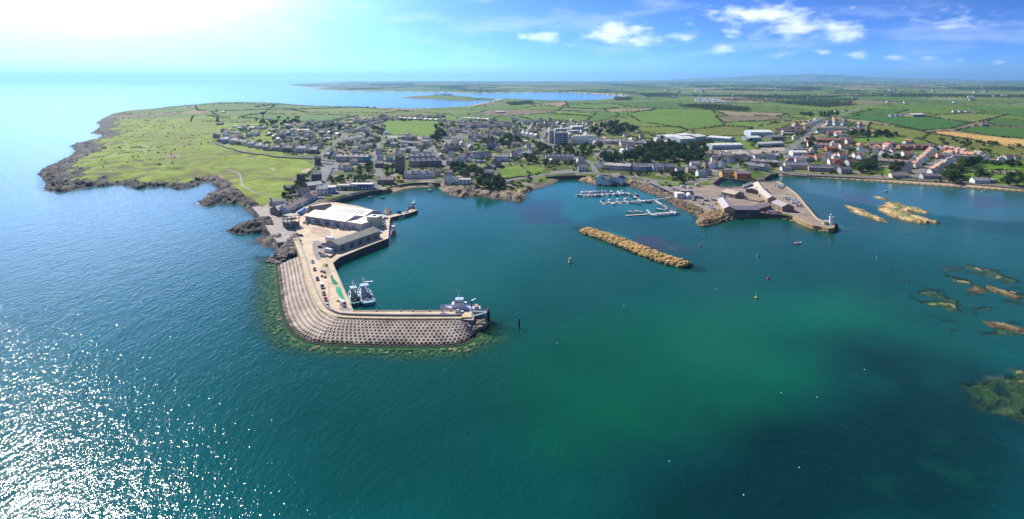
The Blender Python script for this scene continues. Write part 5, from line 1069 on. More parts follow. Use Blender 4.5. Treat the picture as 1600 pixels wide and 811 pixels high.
for u, v, sp, wc, rc, kd, desc in [(389,214.5,S2,'pale blue','slate','h','behind the sea end of the villa row'), (400,211.5,S2,'white','slate','h','behind the red brick villa'), (367.5,199,SB,'white','slate','b','alone on the headland lane'), (394,201,SB,'white','pale','b','on the headland lane near the tower'), (402,202,SC_,'white','dark','c','gable end near the water tower trees'), (411,203,S2,'pale blue','slate','h','below the water tower trees'),
        (450,211.5,S2,'blue','pale slate','h','bright in the middle of the villa estate'), (439,212,S2,'off-white','brown','h','left of the bright blue house'), (425,205,SB,'grey','brown','b','below the water tower wood'), (421,187.5,SC_,'white','pale','c','peeping from the wood by the water tower'), (450,197,SB,'off-white','brown','b','in the trees right of the water tower'), (484,208,SB,'white','brown','b','with a white gable in the upper estate'), (502.5,208.5,SB,'grey','brown','b','by the lane in the upper estate'),
        (480,215,S2,'off-white','dark','h','with a dark roof below the upper estate'), (512.5,218.5,SB,'grey','slate','b','by the two small lawns'), (506,220.5,SC_,'off-white','slate','c','between the two small lawns'), (534,202,SB,'white','pale slate','b','large and white in the upper estate'), (548,193,SB,'off-white','orange','b','with an orange roof below the straw field'), (344,194.5,(14,8,3.2,5.6),'dark stone','dark','c','long farm range by the brown field'), (349,176,(14,8,3.2,5.8),'white','pale','c','farm in the headland fields'),
        (562,219,(15,10,6,9),'white','slate','v','large with grounds above the coloured terrace'), (521,193.5,SB,'off-white','brown','b','at the top edge of the upper estate'), (511.5,243.5,SC_,'cream','pale','c','beside the golf car park'), (522,243,(8,8,6.5,9),'dark stone','dark','h','tall at the left end of the coloured terrace'), (553,257,S2,'white','slate','h','behind the fence above the hedge bank'), (543,267,(10,8,3.6,6.6),'white','brown','c','gabled above the hedge bank'), (534,265,SC_,'white','slate','c','left of the gabled cottage above the bank'),
        (575,168,SC_,'white','slate','c','left of two on the back coast'), (585,168.5,SC_,'white','dark','c','second of two on the back coast'), (611,170,(14,7,3,5),'white','grey','c','long on the back coast')]: one(desc, u, v, sp, wc, rc, kd, random.uniform(-.25, .1))
row('brown roofed row in the upper estate', (459, 205), (480, 205.5), 4, SB, ['grey', 'off-white'], 'brown', 'b'); row('row below the straw field', (512, 195), (531, 194.5), 4, SB, ['off-white', 'grey'], ['brown', 'slate'], 'b'); row('row climbing to the straw field', (562, 192), (600, 187), 6, SB, ['off-white', 'tan'], ['brown', 'grey'], 'b')
row('front row of the upper estate', (422, 211), (436, 219), 3, SB, ['grey', 'off-white'], ['brown', 'slate'], 'b'); row('row under the estate trees', (462, 213), (476, 209), 3, SB, ['off-white', 'pink', 'grey'], ['brown', 'brown', 'slate'], 'b'); row('pair by the villa lane', (516, 209), (528, 211), 2, SB, ['grey', 'white'], 'brown', 'b'); row('row by the pitch lane', (545, 207), (572, 204), 4, SB, ['white', 'grey', 'off-white'], ['brown', 'slate'], 'b')
# coloured terrace and the street behind the bay
row('coloured terrace above the harbour', (531, 252), (573, 252.5), 6, (7, 9, 7.2, 10), ['grey', 'off-white', 'tan', 'yellow', 'grey', 'blue'], 'slate', 't', terr=True)
for u, v, sp, wc, rc, kd, rz, desc in [(591,240,S2,'white','slate','h',.3,'on the bend above the castle street'), (594,250,S2,'off-white','pale slate','h',.2,'left of the castle street'), (593,261,(11,9,5.5,8),'stone','slate','h',.1,'on the corner below the castle street'), (608.5,252,S2,'pale blue','slate','h',.1,'left of the castle tower'), (605,210,(9,6,3,4.6),'white','grey','c',0,'at the left end of the pitch'), (608,226,S2,'white','slate','h',.9,'with white gable left of the tan court'), (616,227,SB,'white','pale slate','b',0,'with pale roof behind the castle'),
        (640,219,S2,'pale blue','slate','h',0,'under the playing field, left'), (639.5,227,(14,8,4.5,7),'grey','pale slate','h',0,'long, behind the castle tower'), (666,218,SB,'off-white','slate','b',0,'under the playing field, right'), (666,228.5,S2,'grey','slate','h',.2,'below the right hand corner of the pitch'), (642.5,238,(15,9,6,8.5),'stone','pale slate','h',0,'tall, above the long stone terrace'), (659.5,236,S2,'grey','slate','h',.7,'right of the tall stone house'), (624,246,S2,'off-white','slate','h',0,'directly behind the castle tower'),
        (683,274,S2,'grey','brown','h',0,'right end of the shop row'), (701,273,(10,8,3.4,6),'off-white','brown','b',0,'hipped, behind the rocky point'), (732,277,(14,8,3,5.6),'cream','brown','b',-.05,'low and long above the rocky point'), (764,275,(11,9,5,8),'cream','pale slate','h',.1,'left of the churchyard'), (699,286,(11,9,5.5,8.5),'cream','pale slate','h',.5,'on the rocks at the end of the sea wall'), (709,287,S2,'white','pale slate','h',1.2,'gabled on the rocky point'),
        (703,257.5,S2,'off-white','pale slate','h',0,'with blue trim above the rocky point'), (719,258,(9,9,7.5,11),'pale blue','slate','h',1.45,'tall gable above the rocky point'), (705,245,S2,'white','slate','h',.1,'with white gable in the centre'), (732,246,(9,9,6.8,9.6),'stone','brown','h',.1,'tall in the old centre'), (769,264,SC_,'white','pale','c',1.2,'white gable beside the church hall'), (788,251,(13,9,6,9),'white','pale slate','v',-.1,'large with balcony above the churchyard'), (803,245.5,S2,'off-white','brown','h',.2,'right of the balcony house'),
        (810,242.5,(8,8,5,8.4),'pale blue','slate','h',1.4,'blue gable on the church street'), (823.6,244,(15,8,5,7.6),'white','slate','h',-.35,'long on the church street'), (815.5,223,(20,8,3,5),'off-white','pale','b',-.1,'long pale roofed near the church'), (804,207,(12,9,5,8),'tan','brown','h',.2,'brown roofed right of the spire'), (804,186.5,(18,9,3.4,6),'white','slate','b',0,'long and white in the fields behind the town'), (841,203,S2,'off-white','orange','h',0,'orange roofed left of the hall'), (908,259,S2,'grey','slate','h',.9,'grey gable in trees by the shore road'), (911,267,(13,8,5,7.8),'white','slate','h',-.05,'white by the bend of the shore road'),
        (949,240,(18,8,3,5.4),'pale blue','pale slate','b',0,'long blue and white bungalow under the white terraces'), (855.5,222.5,SC_,'white','grey','c',0,'small beside the blocks of flats'), (946,193,(9,7,4,6.4),'white','orange','h',0,'alone above the wood'), (936,262,(8,8,5.5,8.6),'white','slate','h',1.3,'left end of the marina terrace'), (1062,271.5,(10,8,5,7.8),'white','slate','h',.15,'behind the garden right of the marina terrace'), (1080,269,(12,8,5.5,8),'tan','pale slate','h',.1,'tan in the cluster above the dock'),
        (1095,276,(10,8,5.4,8.2),'white','pale slate','h',.15,'white in front of the dock cluster'), (1105,274,S2,'tan','brown','h',.9,'brown gable of the dock cluster'), (1086,261.5,(12,8,5,7.6),'off-white','pale slate','h',0,'at the back of the dock cluster'), (1104,261.5,S2,'tan','brown','h',.3,'right of the wood end'), (1112,262.5,S2,'white','slate','h',1.35,'white gable by the main street'), (1118,261.5,(9,8,5.4,8.4),'white','red','h',1.2,'red roofed by the main street'), (1129,260,(11,9,6,9),'white','dark','h',.9,'white gable with dark roof on the main street'),
        (1134,276,(13,9,5,8),'yellow','brown','h',.1,'bright yellow above the dock'), (1160.5,278,(17,10,6,8.6),'orange','grey','h',-.04,'big orange red house above the dock'), (1170,249,(13,8,4.4,6.6),'green','slate','h',0,'green house on the main street'), (1227.5,266,(12,7,3,5.2),'white','slate','b',0,'white by the foreshore garden'), (1195,264,(13,8,3.4,5.8),'white','slate','b',0,'white and low left of the foreshore garden'), (1296.6,210.5,S2,'red brick','brown','h',0,'behind the long red terrace'), (1312,213,(16,8,3,4.6),'white','grey','b',0,'white and flat among red roofs'),
        (1302,228.5,(9,8,5,8),'white','brown','h',1.3,'white gable in the red estate'), (1316,223,S2,'pink','red','h',0,'pink in the red estate'), (1326,225,S2,'off-white','red','h',0,'right of the pink house'), (1299,236,(18,9,4.6,7.4),'orange','orange','h',0,'wide and orange roofed in the red estate'), (1319,232.5,(14,8,5,7.8),'off-white','red','h',0,'right of the wide orange roof'), (1344,233,(9,8,5,8),'white','red','h',1.1,'white gable by the estate lane'), (1348,237,S2,'white','red','h',.8,'below the white gable on the estate lane'), (1250.5,234,S2,'white','brown','h',1.0,'white gable by the main road'),
        (1269,238,(9,7,4.4,7),'white','brown','h',1.3,'white gable above the supermarket'), (1296.6,244.5,S2,'white','orange','h',.8,'white with orange roof below the estate'), (1317,247.5,(13,8,5,7.6),'white','red','h',0,'long and white below the estate'), (1341,247.5,(14,8,5,7.6),'white','red','h',0,'second long white below the estate'), (1279,250,S2,'tan','orange','h',0,'orange roofed right of the supermarket'), (1289,251.5,S2,'white','orange','h',1.0,'gable right of the supermarket'), (1303,256.5,(14,8,5,7.6),'white','red','h',-.1,'white above the brown terrace'),
        (1311,258,S2,'orange','orange','h',.9,'orange gable above the brown terrace'), (1328,258.5,(12,9,5.4,8.4),'white','red','h',.3,'white by the seaside trees'), (1305,267.5,S2,'grey','slate','h',0,'grey by the coast road'), (1320,270,(15,8,4.6,7),'grey','slate','h',.1,'long with white gable on the coast road'), (1367,250,S2,'blue','slate','h',1.1,'blue gable in the seaside estate'), (1346,249,(11,8,4.6,7),'white','brown','h',.3,'white above the seaside trees'), (1380.5,243,S2,'white','red','h',.4,'white left of the orange hedge'), (1395.5,241,S2,'white','red','h',.2,'white with red roof behind the seaside estate'),
        (1385,236.5,S2,'white','red','h',1.2,'white gable below the brick blocks'), (1368.5,238,S2,'white','red','h',1.0,'white gable left of the seaside estate'), (1418,244,(15,8,4.6,7),'white','red','h',0,'long white behind the road junction'), (1344.5,234.5,SC_,'white','red','c',.3,'small by the estate lane'), (1415,269.5,(11,9,4.4,7.4),'off-white','brown','h',.6,'gabled by the coast junction'), (1404.5,277,(20,9,3,5.6),'cream','brown','b',-.08,'cream and long at the coast junction'), (1454,278.5,(21,8,3,5.4),'grey','slate','b',-.1,'long and grey right of the coast junction'),
        (1458,271,(11,8,3.4,6),'white','brown','b',.2,'white behind the grey coast bungalow'), (1482.5,255.5,S2,'white','brown','h',1.0,'white gable left of the long hedge'), (1489,252.5,S2,'white','brown','h',1.0,'second white gable left of the long hedge'), (1530.5,285,(16,9,3,5.4),'white','pale slate','b',-.1,'white by the sea wall far right'), (1548,284.5,(7,5,2.6,4),'cream','pale','c',0,'cream shed beside the seaside bungalow'), (1541,250.5,S2,'white','slate','h',.9,'white gable behind the long hedge'), (1565,253.5,S2,'white','slate','h',1.0,'rightmost white gable behind the long hedge'),
        (1538,197,(16,8,4,6),'stone','brown','c',0,'grey barn in the small dark field'), (1415.5,161,(20,10,4,6),'white','slate','c',0,'white farm far behind the crop field'), (1387.5,160,(14,9,4,6),'white','slate','c',0,'small far farm left of the white farm'), (1492.5,160.5,(20,10,4,6),'white','grey','c',0,'far white farm near the right edge')]: one(desc, u, v, sp, wc, rc, kd, rz)
row('long stone terrace above the shops', (643, 259.5), (686, 258.5), 6, (8, 10, 7, 10), ['tan', 'tan', 'stone', 'stone', 'stone', 'stone'], 'slate', 't', terr=True); row('pale roofed terrace behind the stone terrace', (642, 250), (676, 249), 5, (8, 8, 5.5, 8), 'grey', 'pale slate', 't', terr=True)
row('shop row by the sea wall', (638, 277.5), (671, 277), 4, (8, 8, 5.2, 7.8), ['white', 'off-white', 'white', 'white'], ['pale slate', 'slate', 'pale slate', 'slate'], 't', terr=True)
row('centre row below the church', (741, 247), (762, 245), 3, S2, ['white', 'pale blue', 'off-white'], ['brown', 'slate', 'brown'], 'h'); row('row facing the old school', (692, 237), (712, 235), 3, ST, ['grey', 'tan', 'grey'], 'brown', 't', terr=True); row('cluster under the old school', (722, 228), (735, 234), 2, S2, ['white', 'grey'], ['slate', 'brown'], 'h'); row('lane row under the playing field', (690, 248), (697, 230), 3, S2, ['grey', 'tan', 'off-white'], ['brown', 'slate'], 'h')
for k, (a, b_, n, e) in enumerate([((721,198),(733,198),2,4.5),((739,199),(756,199),3,5.2),((714,207),(732,207),3,5.2),((734,216),(757,216),4,5.5),((760,209),(784,209),4,5.2)]): row('%s block of the brown roofed school terraces' % ORD[k + 1], a, b_, n, (11, 11, e, e + 3), ['grey', 'off-white'], 'brown', 't', terr=True)
row('brown row behind the school terraces', (727, 186), (762, 188), 6, SB, ['off-white', 'tan'], ['brown', 'pale slate'], 'b'); row('bungalows behind the playing field', (625, 185.5), (682, 188.5), 8, SB, ['off-white', 'grey'], ['brown', 'grey'], 'b'); row('back row behind the spire', (764, 197.5), (798, 198), 6, SB, ['off-white', 'white', 'grey'], ['brown', 'slate'], 'b')
row('row left of the flats', (818, 212), (838, 215.5), 4, S2, ['white', 'grey'], 'slate', 'h'); row('upper row behind the flats', (846, 199), (874, 193), 5, S2, ['off-white', 'grey', 'white'], ['slate', 'brown'], 'h'); row('back lane row', (806, 194), (842, 190), 6, SB, ['off-white', 'white'], ['brown', 'slate', 'grey'], 'b'); row('white low row by the church street', (797, 214), (812, 213.5), 3, SC_, 'white', 'slate', 'c')
row('front white terrace beside the flats', (898, 224.5), (934, 225), 9, (5.5, 9, 5.2, 8.4), 'white', 'pale slate', 't', gable=True); row('middle white terrace beside the flats', (897, 218.5), (930, 218), 8, (5.5, 9, 5.2, 8.4), 'white', 'pale slate', 't', gable=True); row('white terrace under the wood', (939, 223.5), (960, 224), 5, (5.5, 9, 5.2, 8.2), ['white', 'off-white'], 'brown', 't', terr=True)
row('cream terrace in the trees', (856, 249.5), (893, 249.5), 6, (7, 8, 5.0, 7.6), 'off-white', 'pale slate', 't', terr=True)
row('terrace above the marina', (953, 264.5), (980, 266), 3, (9.5, 9, 5.8, 8.6), ['cream', 'off-white', 'grey'], 'pale slate', 't', terr=True); row('middle terrace above the marina', (992, 266.5), (1012, 266.5), 4, (7, 8.5, 5.4, 8), ['white', 'off-white', 'pale blue', 'blue'], 'pale slate', 't', terr=True); row('right terrace above the marina', (1027, 267), (1044, 267), 2, (11, 9, 5.8, 8.8), ['white', 'stone'], 'pale slate', 't', terr=True)
row('upper villas above the marina', (950, 224.5), (1024, 229), 7, (10, 8, 5.2, 8), ['white', 'grey', 'grey', 'white', 'grey', 'grey'], ['slate', 'grey', 'pale slate'], 'h'); row('villas at the edge of the wood', (984, 237), (1055, 236.5), 5, (10, 8, 5, 8), ['off-white', 'cream', 'white', 'white', 'white'], ['pale slate', 'slate', 'brown', 'pale slate'], 'h')
row('grey street row beside the wood', (1103, 244), (1136, 247), 6, S2, ['grey', 'off-white', 'tan', 'white'], ['slate', 'brown'], 'h', jit=4); row('main street row', (1140, 254), (1162, 250), 4, S2, ['white', 'tan', 'grey'], ['slate', 'brown'], 'h'); row('street row left of the cream terrace', (1178, 256), (1218, 259), 7, (6.5, 8, 4.8, 7.2), ['white', 'grey', 'off-white', 'tan'], ['slate', 'brown', 'pale slate'], 't', terr=True); row('upper street row below the garage', (1182, 250), (1206, 249), 4, S2, ['white', 'grey', 'white'], ['slate', 'pale slate'], 'h'); row('row behind the orange house', (1176, 264), (1190, 266), 2, S2, ['white', 'grey'], 'slate', 'h')
row('cream terrace with gables on the coast road', (1229, 263), (1258, 263.5), 5, (8, 9, 5.4, 8.4), 'cream', 'pale slate', 't', terr=True); row('brown terrace on the coast road', (1266, 266.5), (1296, 267.5), 6, (6.5, 8, 4.6, 7), ['tan', 'pink', 'grey'], 'slate', 't', terr=True)
row('stepped white houses by the north road', (1262, 197.5), (1284, 189.5), 6, (7, 9, 5.5, 8.6), 'white', 'slate', 'h', gable=True); row('back row of the north estate', (1216, 204), (1250, 200), 6, SB, ['tan', 'white', 'off-white'], 'red', 'b'); row('front row of the north estate', (1226, 206.5), (1262, 205.5), 6, SB, ['white', 'tan', 'off-white'], ['red', 'brown'], 'b')
row('pale houses right of the north road', (1294, 196), (1318, 196), 3, S2, ['off-white', 'pale blue', 'pale blue'], ['grey', 'slate'], 'h'); row('upper white row under the crop field', (1286, 202), (1342, 203), 9, SB, ['white', 'off-white', 'grey'], ['brown', 'grey', 'slate'], 'b'); row('second white row under the crop field', (1280, 208), (1312, 207), 5, SB, ['white', 'grey', 'off-white'], ['slate', 'brown'], 'b')
row('long red terrace in the estate', (1276, 222), (1310, 223), 7, (7, 8, 4.8, 7.4), ['off-white', 'red brick', 'tan'], 'red', 't', terr=True); row('row below the long red terrace', (1272, 230), (1290, 231), 3, S2, ['off-white', 'white', 'tan'], ['brown', 'red'], 'h')
row('orange brick blocks behind the meadow row', (1361, 230), (1394, 229), 4, (11, 9, 6, 8), 'brick', 'brown', 'h'); row('red brick blocks right of the orange ones', (1408, 234), (1454, 233), 5, (10, 9, 6, 8.2), ['brick', 'red brick'], 'brown', 'h'); row('front brick row', (1364, 236), (1372, 236.5), 2, S2, 'brick', 'brown', 'h'); row('red brick row by the rough pasture', (1479.5, 236), (1507, 241), 4, (9, 8, 6, 8.4), ['red brick', 'red brick', 'pink', 'pink'], 'brown', 'h')
row('white row above the long hedge', (1470.5, 247), (1528, 249.5), 6, (11, 8, 4.6, 7.2), ['pink', 'white', 'white', 'off-white', 'white'], ['brown', 'slate'], 'h'); row('houses stepping down the left of the estate road', (1456, 238), (1432, 261), 6, (8, 9, 5, 7.8), ['white', 'white', 'off-white'], ['brown', 'red', 'brown', 'orange'], 'h', gable=False, rot=.75); row('houses stepping down the right of the estate road', (1476, 259), (1460, 269), 4, (8, 8, 4.4, 7.2), ['white', 'off-white'], ['brown', 'red'], 'h', rot=.7); row('bungalow row in the seaside estate', (1373, 253.5), (1416, 257), 6, (11, 8, 3.2, 5.6), ['white', 'cream', 'off-white'], 'brown', 'b'); row('second bungalow row of the seaside estate', (1420, 262), (1432, 252), 3, S2, ['off-white', 'white'], 'brown', 'h')
row('farm buildings behind the crop field', (1393, 182), (1424, 181), 5, (16, 9, 4, 6.4), ['white', 'white', 'off-white', 'grey'], ['slate', 'grey'], 'c'); row('houses along the far lane', (1492, 175.5), (1512, 176), 3, (14, 9, 4, 6.5), ['off-white', 'white'], 'brown', 'c'); row('houses by the far bend of the road', (1306, 174.5), (1320, 174), 2, (14, 9, 4.4, 7), ['off-white', 'tan'], 'brown', 'h'); row('cottages on the back coast lane', (742, 159), (800, 158), 8, (12, 8, 4, 6.5), ['off-white', 'white', 'grey'], 'slate', 'c'); row('village across the bay', (900, 145.6), (972, 149), 9, (26, 14, 7, 11), ['white', 'off-white'], 'slate', 'c')
# ================================================================== landmark buildings
def GV(u, v, lift=0.0): return G(u, v, lift)
def fp_g(a, b_, depth):
    z = G(*a).z; return footprint(a, b_, depth, .5 * (z + G(*b_).z))
# harbour-side row below the links
c, a_, w = footprint((449.5, 335), (472, 322), 8, 3.4)
def cottage_row(a, b_, n, z, d, e, r, cols, rc, desc):
    A, B = Vector((*P(*a, z), z)), Vector((*P(*b_, z), z)); dv = B - A; ang = math.atan2(dv.y, dv.x); nr = Vector((-dv.y, dv.x, 0)).normalized(); w = dv.length / n
    for i in range(n): house(A + dv * ((i + .5) / n) + nr * d / 2, ang, w, d, e, r, cols[i % len(cols)], rc[i % len(rc)], f"{cols[i % len(cols)]} terraced house with {rc[i % len(rc)]} roof, {place_word(i + 1, n)}, {desc}", 'terraced house', 'terraced_house', 2)
cottage_row((449.5, 336), (471.5, 323.5), 3, 3.4, 10, 4.6, 7.6, ['pale blue', 'off-white', 'pale blue'], ['brown', 'brown', 'brown'], 'harbour row by the blue trailer'); cottage_row((473.5, 321.5), (497.5, 309.5), 3, 3.4, 8, 3.8, 6.4, ['white', 'pale blue', 'white'], ['brown', 'dark'], 'upper harbour row')
for (u, v, sz, wc, rc, rz, wm_, lab, nm) in [((437), 334, (11, 12, 4.6, 7.4), 'stone', 'pale', 1.0, True, 'pale roofed stone store at the top of the slipway', 'store'), (434, 319, (14, 7, 3.2, 5), 'off-white', 'dark', .1, False, 'low white shed under the golf bank', 'shed'), (474, 305.5, (12, 10, 5, 8), 'grey', 'dark', .5, False, 'dark roofed house under the castle rock', 'house'), (489, 294, (17, 11, 4.2, 6.8), 'stone', 'pale', .75, True, 'stone barn with pale curved roof by the steep lane', 'barn'),
    (494, 283, (11, 11, 8.5, 11), 'dark stone', 'dark', .4, True, 'tall dark stone house beside the steep lane', 'house'), (496.5, 258, (8, 8, 9.5, 12), 'dark stone', 'dark', .3, True, 'dark stone tower house by the golf car park', 'tower_house'), (503, 303, (11, 10, 6, 8.6), 'white', 'pale slate', .3, False, 'white harbour office with curved pale roof', 'office'), (517, 301, (10, 8, 6.2, 7.4), 'pale blue', 'pale', .2, False, 'square white and blue office by the harbour road', 'office'),
    (603, 287, (18, 9, 5, 7.6), 'stone', 'brown', .05, True, 'long grey stone warehouse at the head of the beach', 'warehouse'), (500, 334, (19, 10, 4.4, 7.4), 'stone', 'dark', .75, True, 'dark roofed store behind the fish market hall', 'store'), (1231, 210.5, (24, 9, 3.2, 4.6), 'grey', 'grey', 0, False, 'long grey hut left of the north road', 'hut'), (452, 297, (10, 8, 3.2, 5), 'dark stone', 'dark', .6, True, 'low dark stone ruin on the castle rock', 'ruin')]:
    house(G(u, v), rz, *sz, wc, rc, lab, nm.replace('_', ' '), nm, 2, 'working buildings', 1, wallm=wm_)
def block(u, v, w, d, h, wc, label, name, cat, rz=0.0, floors=2, bays=4, roofc=(.4, .4, .4), par=.5, z=None, m=None, win=True):
    """flat roofed block with parapet and window grid"""
    p = G(u, v) if z is None else D(u, v, z); o = empty(name, p + Vector((0, d / 2, 0)) if rz == 0 else p, rz, label, cat); MB().box(-w / 2, w / 2, -d / 2, d / 2, -3, h).build('wall', m or M_render, o, color=wc); t = MB()
    MB().box(-w / 2 + .4, w / 2 - .4, -d / 2 + .4, d / 2 - .4, h, h + .12).build('roof', M_metalroof, o, color=roofc)
    for s in (-1, 1): t.box(-w / 2 - .1, w / 2 + .1, s * d / 2 - .2, s * d / 2 + .2, h, h + par); t.box(s * w / 2 - .2, s * w / 2 + .2, -d / 2, d / 2, h, h + par - .02)
    t.build('parapet', m or M_render, o, color=wc)
    if win:
        wm = cached(('bw', round(w / bays, 1), round(h / floors, 1)), lambda: MB().box(-w / bays * .33, w / bays * .33, -.06, .06, -h / floors * .26, h / floors * .26).mesh('window', M_glass))
        for f_ in range(floors):
            for b2 in range(bays): put('window', wm, o, (-w / 2 + (b2 + .5) * w / bays, -d / 2 - .03, (f_ + .52) * h / floors))
    return o
# fish shop with blue fascia
o = block(541, 297, 22, 11, 4.6, (.58, .55, .47), 'low tan roofed fish shop left of the blue fascia building', 'fish_shop', 'shop', floors=1, bays=5, roofc=(.34, .30, .22)); 
o = block(564, 296, 24, 11, 5.2, (.55, .60, .64), 'long harbour shop with bright blue fascia', 'harbour_shop', 'shop', floors=1, bays=7, roofc=(.62, .58, .52)); MB().box(-12.1, 12.1, -5.75, -5.5, 3.5, 5.2).build('fascia', M_paint, o, color=(.04, .16, .40))
# castle tower
def tower(u, v, w, d, h, label, name='castle_tower', rz=.08, wc=(.20, .185, .16), cren=True, cat='castle'):
    o = empty(name, G(u, v) + Vector((0, d / 2, 0)), rz, label, cat); MB().box(-w / 2, w / 2, -d / 2, d / 2, -3, h, .2, .2).build('wall', M_stone, o, color=wc)
    for sx in (-1, 1): MB().box(sx * w * .33 - w * .16, sx * w * .33 + w * .16, -d / 2 - .5, -d / 2 + .3, -3, h + .8).build('turret', M_stone, o, color=wc)
    if cren:
        cm_ = cached(('mer', name), lambda: MB().box(-.6, .6, -.35, .35, 0, 1.1).mesh('merlon', M_stone)); k = int(w / 2.2)
        for i in range(k):
            for y in (-d / 2 + .3, d / 2 - .5): put('merlon', cm_, o, (-w / 2 + 1 + i * (w - 2) / (k - 1), y, h - .01), color=wc)
    sl_ = cached('slit', lambda: MB().box(-.22, .22, -.05, .05, -.7, .7).mesh('window', M_glass))
    for z in (h * .3, h * .55, h * .8): put('window', sl_, o, (0, -d / 2 + .12, z))
    return o
tower(624, 269, 11.5, 10, 19, 'tall grey stone castle keep with turrets above the harbour street'); tower(468, 288, 9, 8, 10, 'ruined dark stone tower on the golf bank', 'ruined_tower', .4, (.10, .09, .08)); tower(573.5, 217, 6.5, 6.5, 11, 'slim dark stone tower beside the large white house', 'stone_tower', .1, (.13, .12, .11))
# church with spire and church hall
ch = empty('church', G(772, 234), 0, 'dark stone church with pale roof and slender spire', 'church'); MB().gable_walls(17, 11, 6, 11).build('nave_wall', M_stone, ch, color=(.17, .15, .13)); MB().gable_roof(17, 11, 6, 11).build('roof', M_roof, ch, color=(.42, .39, .36)); MB().add([(-2, -10, -2), (2, -10, -2), (2, -5.4, -2), (-2, -5.4, -2), (-2, -10, 5), (2, -10, 5), (2, -5.4, 5), (-2, -5.4, 5), (0, -10, 8), (0, -5.4, 8)], [(0, 1, 5, 8, 4), (1, 2, 6, 5), (3, 0, 4, 7), (4, 8, 9, 7), (5, 6, 9, 8)]).build('porch', M_stone, ch, color=(.16, .14, .12))
s_ = MB().box(-10.5, -6.5, 3, 7, -2, 16).add([(-10.5, 3, 16), (-6.5, 3, 16), (-6.5, 7, 16), (-10.5, 7, 16), (-8.5, 5, 33)], [(0, 1, 4), (1, 2, 4), (2, 3, 4), (3, 0, 4)]).build('spire', M_stone, ch, color=(.25, .24, .23))
lw = MB().box(-.5, .5, -.06, .06, -1.6, 1.6).mesh('lancet_window', M_glass)
for x in (-5.5, 4.5, 7): put('lancet_window', lw, ch, (x, -5.53, 3.2))
hl = empty('church_hall', G(776, 259.5), 1.35, 'stone church hall with steep pale gable by the churchyard', 'church hall'); MB().gable_walls(15, 9.5, 7, 12).build('wall', M_stone, hl, color=(.26, .22, .18)); MB().gable_roof(15, 9.5, 7, 12).build('roof', M_roof, hl, color=(.55, .48, .42)); MB().lathe([(2.2, -2), (2.2, 4.5), (1.4, 5.8), (.2, 6.4)], 10, (-8.2, 0)).build('apse', M_stone, hl, color=(.22, .2, .17))
for x in (-4, 0, 4): put('lancet_window', lw, hl, (x, -4.78, 3.6))
gsm = MB().box(-.3, .3, -.09, .09, -.2, .95, .04).mesh('headstone', M_stone)
for i in range(5):
    for j in range(7):
        p = G(783 + j * 4.4 + i * .6, 265.5 + i * 1.9 + random.uniform(-.3, .3)); tag(put('headstone', gsm, None, p, random.uniform(-.2, .2), (.34, .33, .30), (1.1, 1.1, 1.1)), 'grey headstone on the churchyard lawn', 'headstone', 'headstones')
mq = empty('blue_marquee', G(750, 253.5), 0, 'blue and white awnings in a yard of the old centre', 'awning')
for i in range(4): MB().add([(-8 + i * 4.2, -2, 2.4), (-4.2 + i * 4.2, -2, 2.4), (-4.2 + i * 4.2, 2, 2.4), (-8 + i * 4.2, 2, 2.4), (-6.1 + i * 4.2, 0, 3.6)], [(0, 1, 4), (1, 2, 4), (2, 3, 4), (3, 0, 4)]).build('canopy', M_paint, mq, color=[(.1, .3, .6), (.7, .75, .8)][i % 2])
pm = MB()
MB().box(-8, 8.6, 1.8, 2.0, -1, 2.4).build('screen', M_white, mq)
# flats
for u, v, w, h, fl_, by, lab in [(862, 224, 9, 21, 6, 2, 'slim tower of the white and grey block of flats'), (877, 225.5, 23, 19, 6, 5, 'broad six storey block of flats with blue balconies')]:
    o = block(u, v, w, 12, h, (.58, .58, .57), lab, 'block_of_flats', 'flats', floors=fl_, bays=by, roofc=(.62, .62, .6), par=.9)
    for k in range(2 if w < 12 else 3): MB().box(-w / 2 + (k + .25) * w / (2 if w < 12 else 3), -w / 2 + (k + .45) * w / (2 if w < 12 else 3), -6.5, -6.05, 0, h).build('brick_pier', M_render, o, color=(.20, .17, .15))
    for f_ in range(fl_): MB().box(-w / 2 + .5, w / 2 - .5, -6.95, -6.1, f_ * h / fl_ + .1, f_ * h / fl_ + .9).build('balcony', M_paint, o, color=(.42, .52, .62))
    MB().box(-2.2, 2.2, -2, 2, h + .12, h + 2.4).build('lift_house', M_white, o)
# halls and sheds
def bigshed(a, b_, depth, e, r, wallc, roofc, label, bays=1, name='warehouse', doors=3, doorc=(.25, .3, .36)):
    c, an_, w = fp_g(a, b_, depth); o = empty(name, c, an_, label, 'warehouse', 'sheds of the industrial estate'); dd = depth / bays; rib = cached('rib', lambda: MB().box(-.07, .07, -.5, .5, 0, .1).mesh('roof_rib', M_metalroof))
    for k in range(bays):
        y = -depth / 2 + (k + .5) * dd; put('wall', MB().gable_walls(w, dd, e, r).mesh('wall', M_metalroof), o, (0, y, 0), color=wallc); put('roof', MB().gable_roof(w, dd, e, r, .2).mesh('roof', M_metalroof), o, (0, y, 0), color=roofc)
    for i in range(doors): put('door', cached('shed_door', lambda: None) or cached('sd2', lambda: MB().box(-1.7, 1.7, -.06, .06, -.2, 3.4).mesh('door', M_paint)), o, (-w / 2 + (i + .5) * w / doors, -depth / 2 - .04, 0), color=doorc)
    for i in range(5): put('rooflight', cached(('rl', round(dd)), lambda: MB().box(-.6, .6, -dd * .16, dd * .16, -.04, .12).mesh('rooflight', mat('rooflight_sheet', (.42, .42, .40), .3))), o, (-w / 2 + (i + .5) * w / 5, -depth / 2 + dd * .25, (e + r) / 2 + .22)).rotation_euler = (math.atan((r - e) / (dd / 2)), 0, 0)
    return o
WR = (.74, .71, .66)
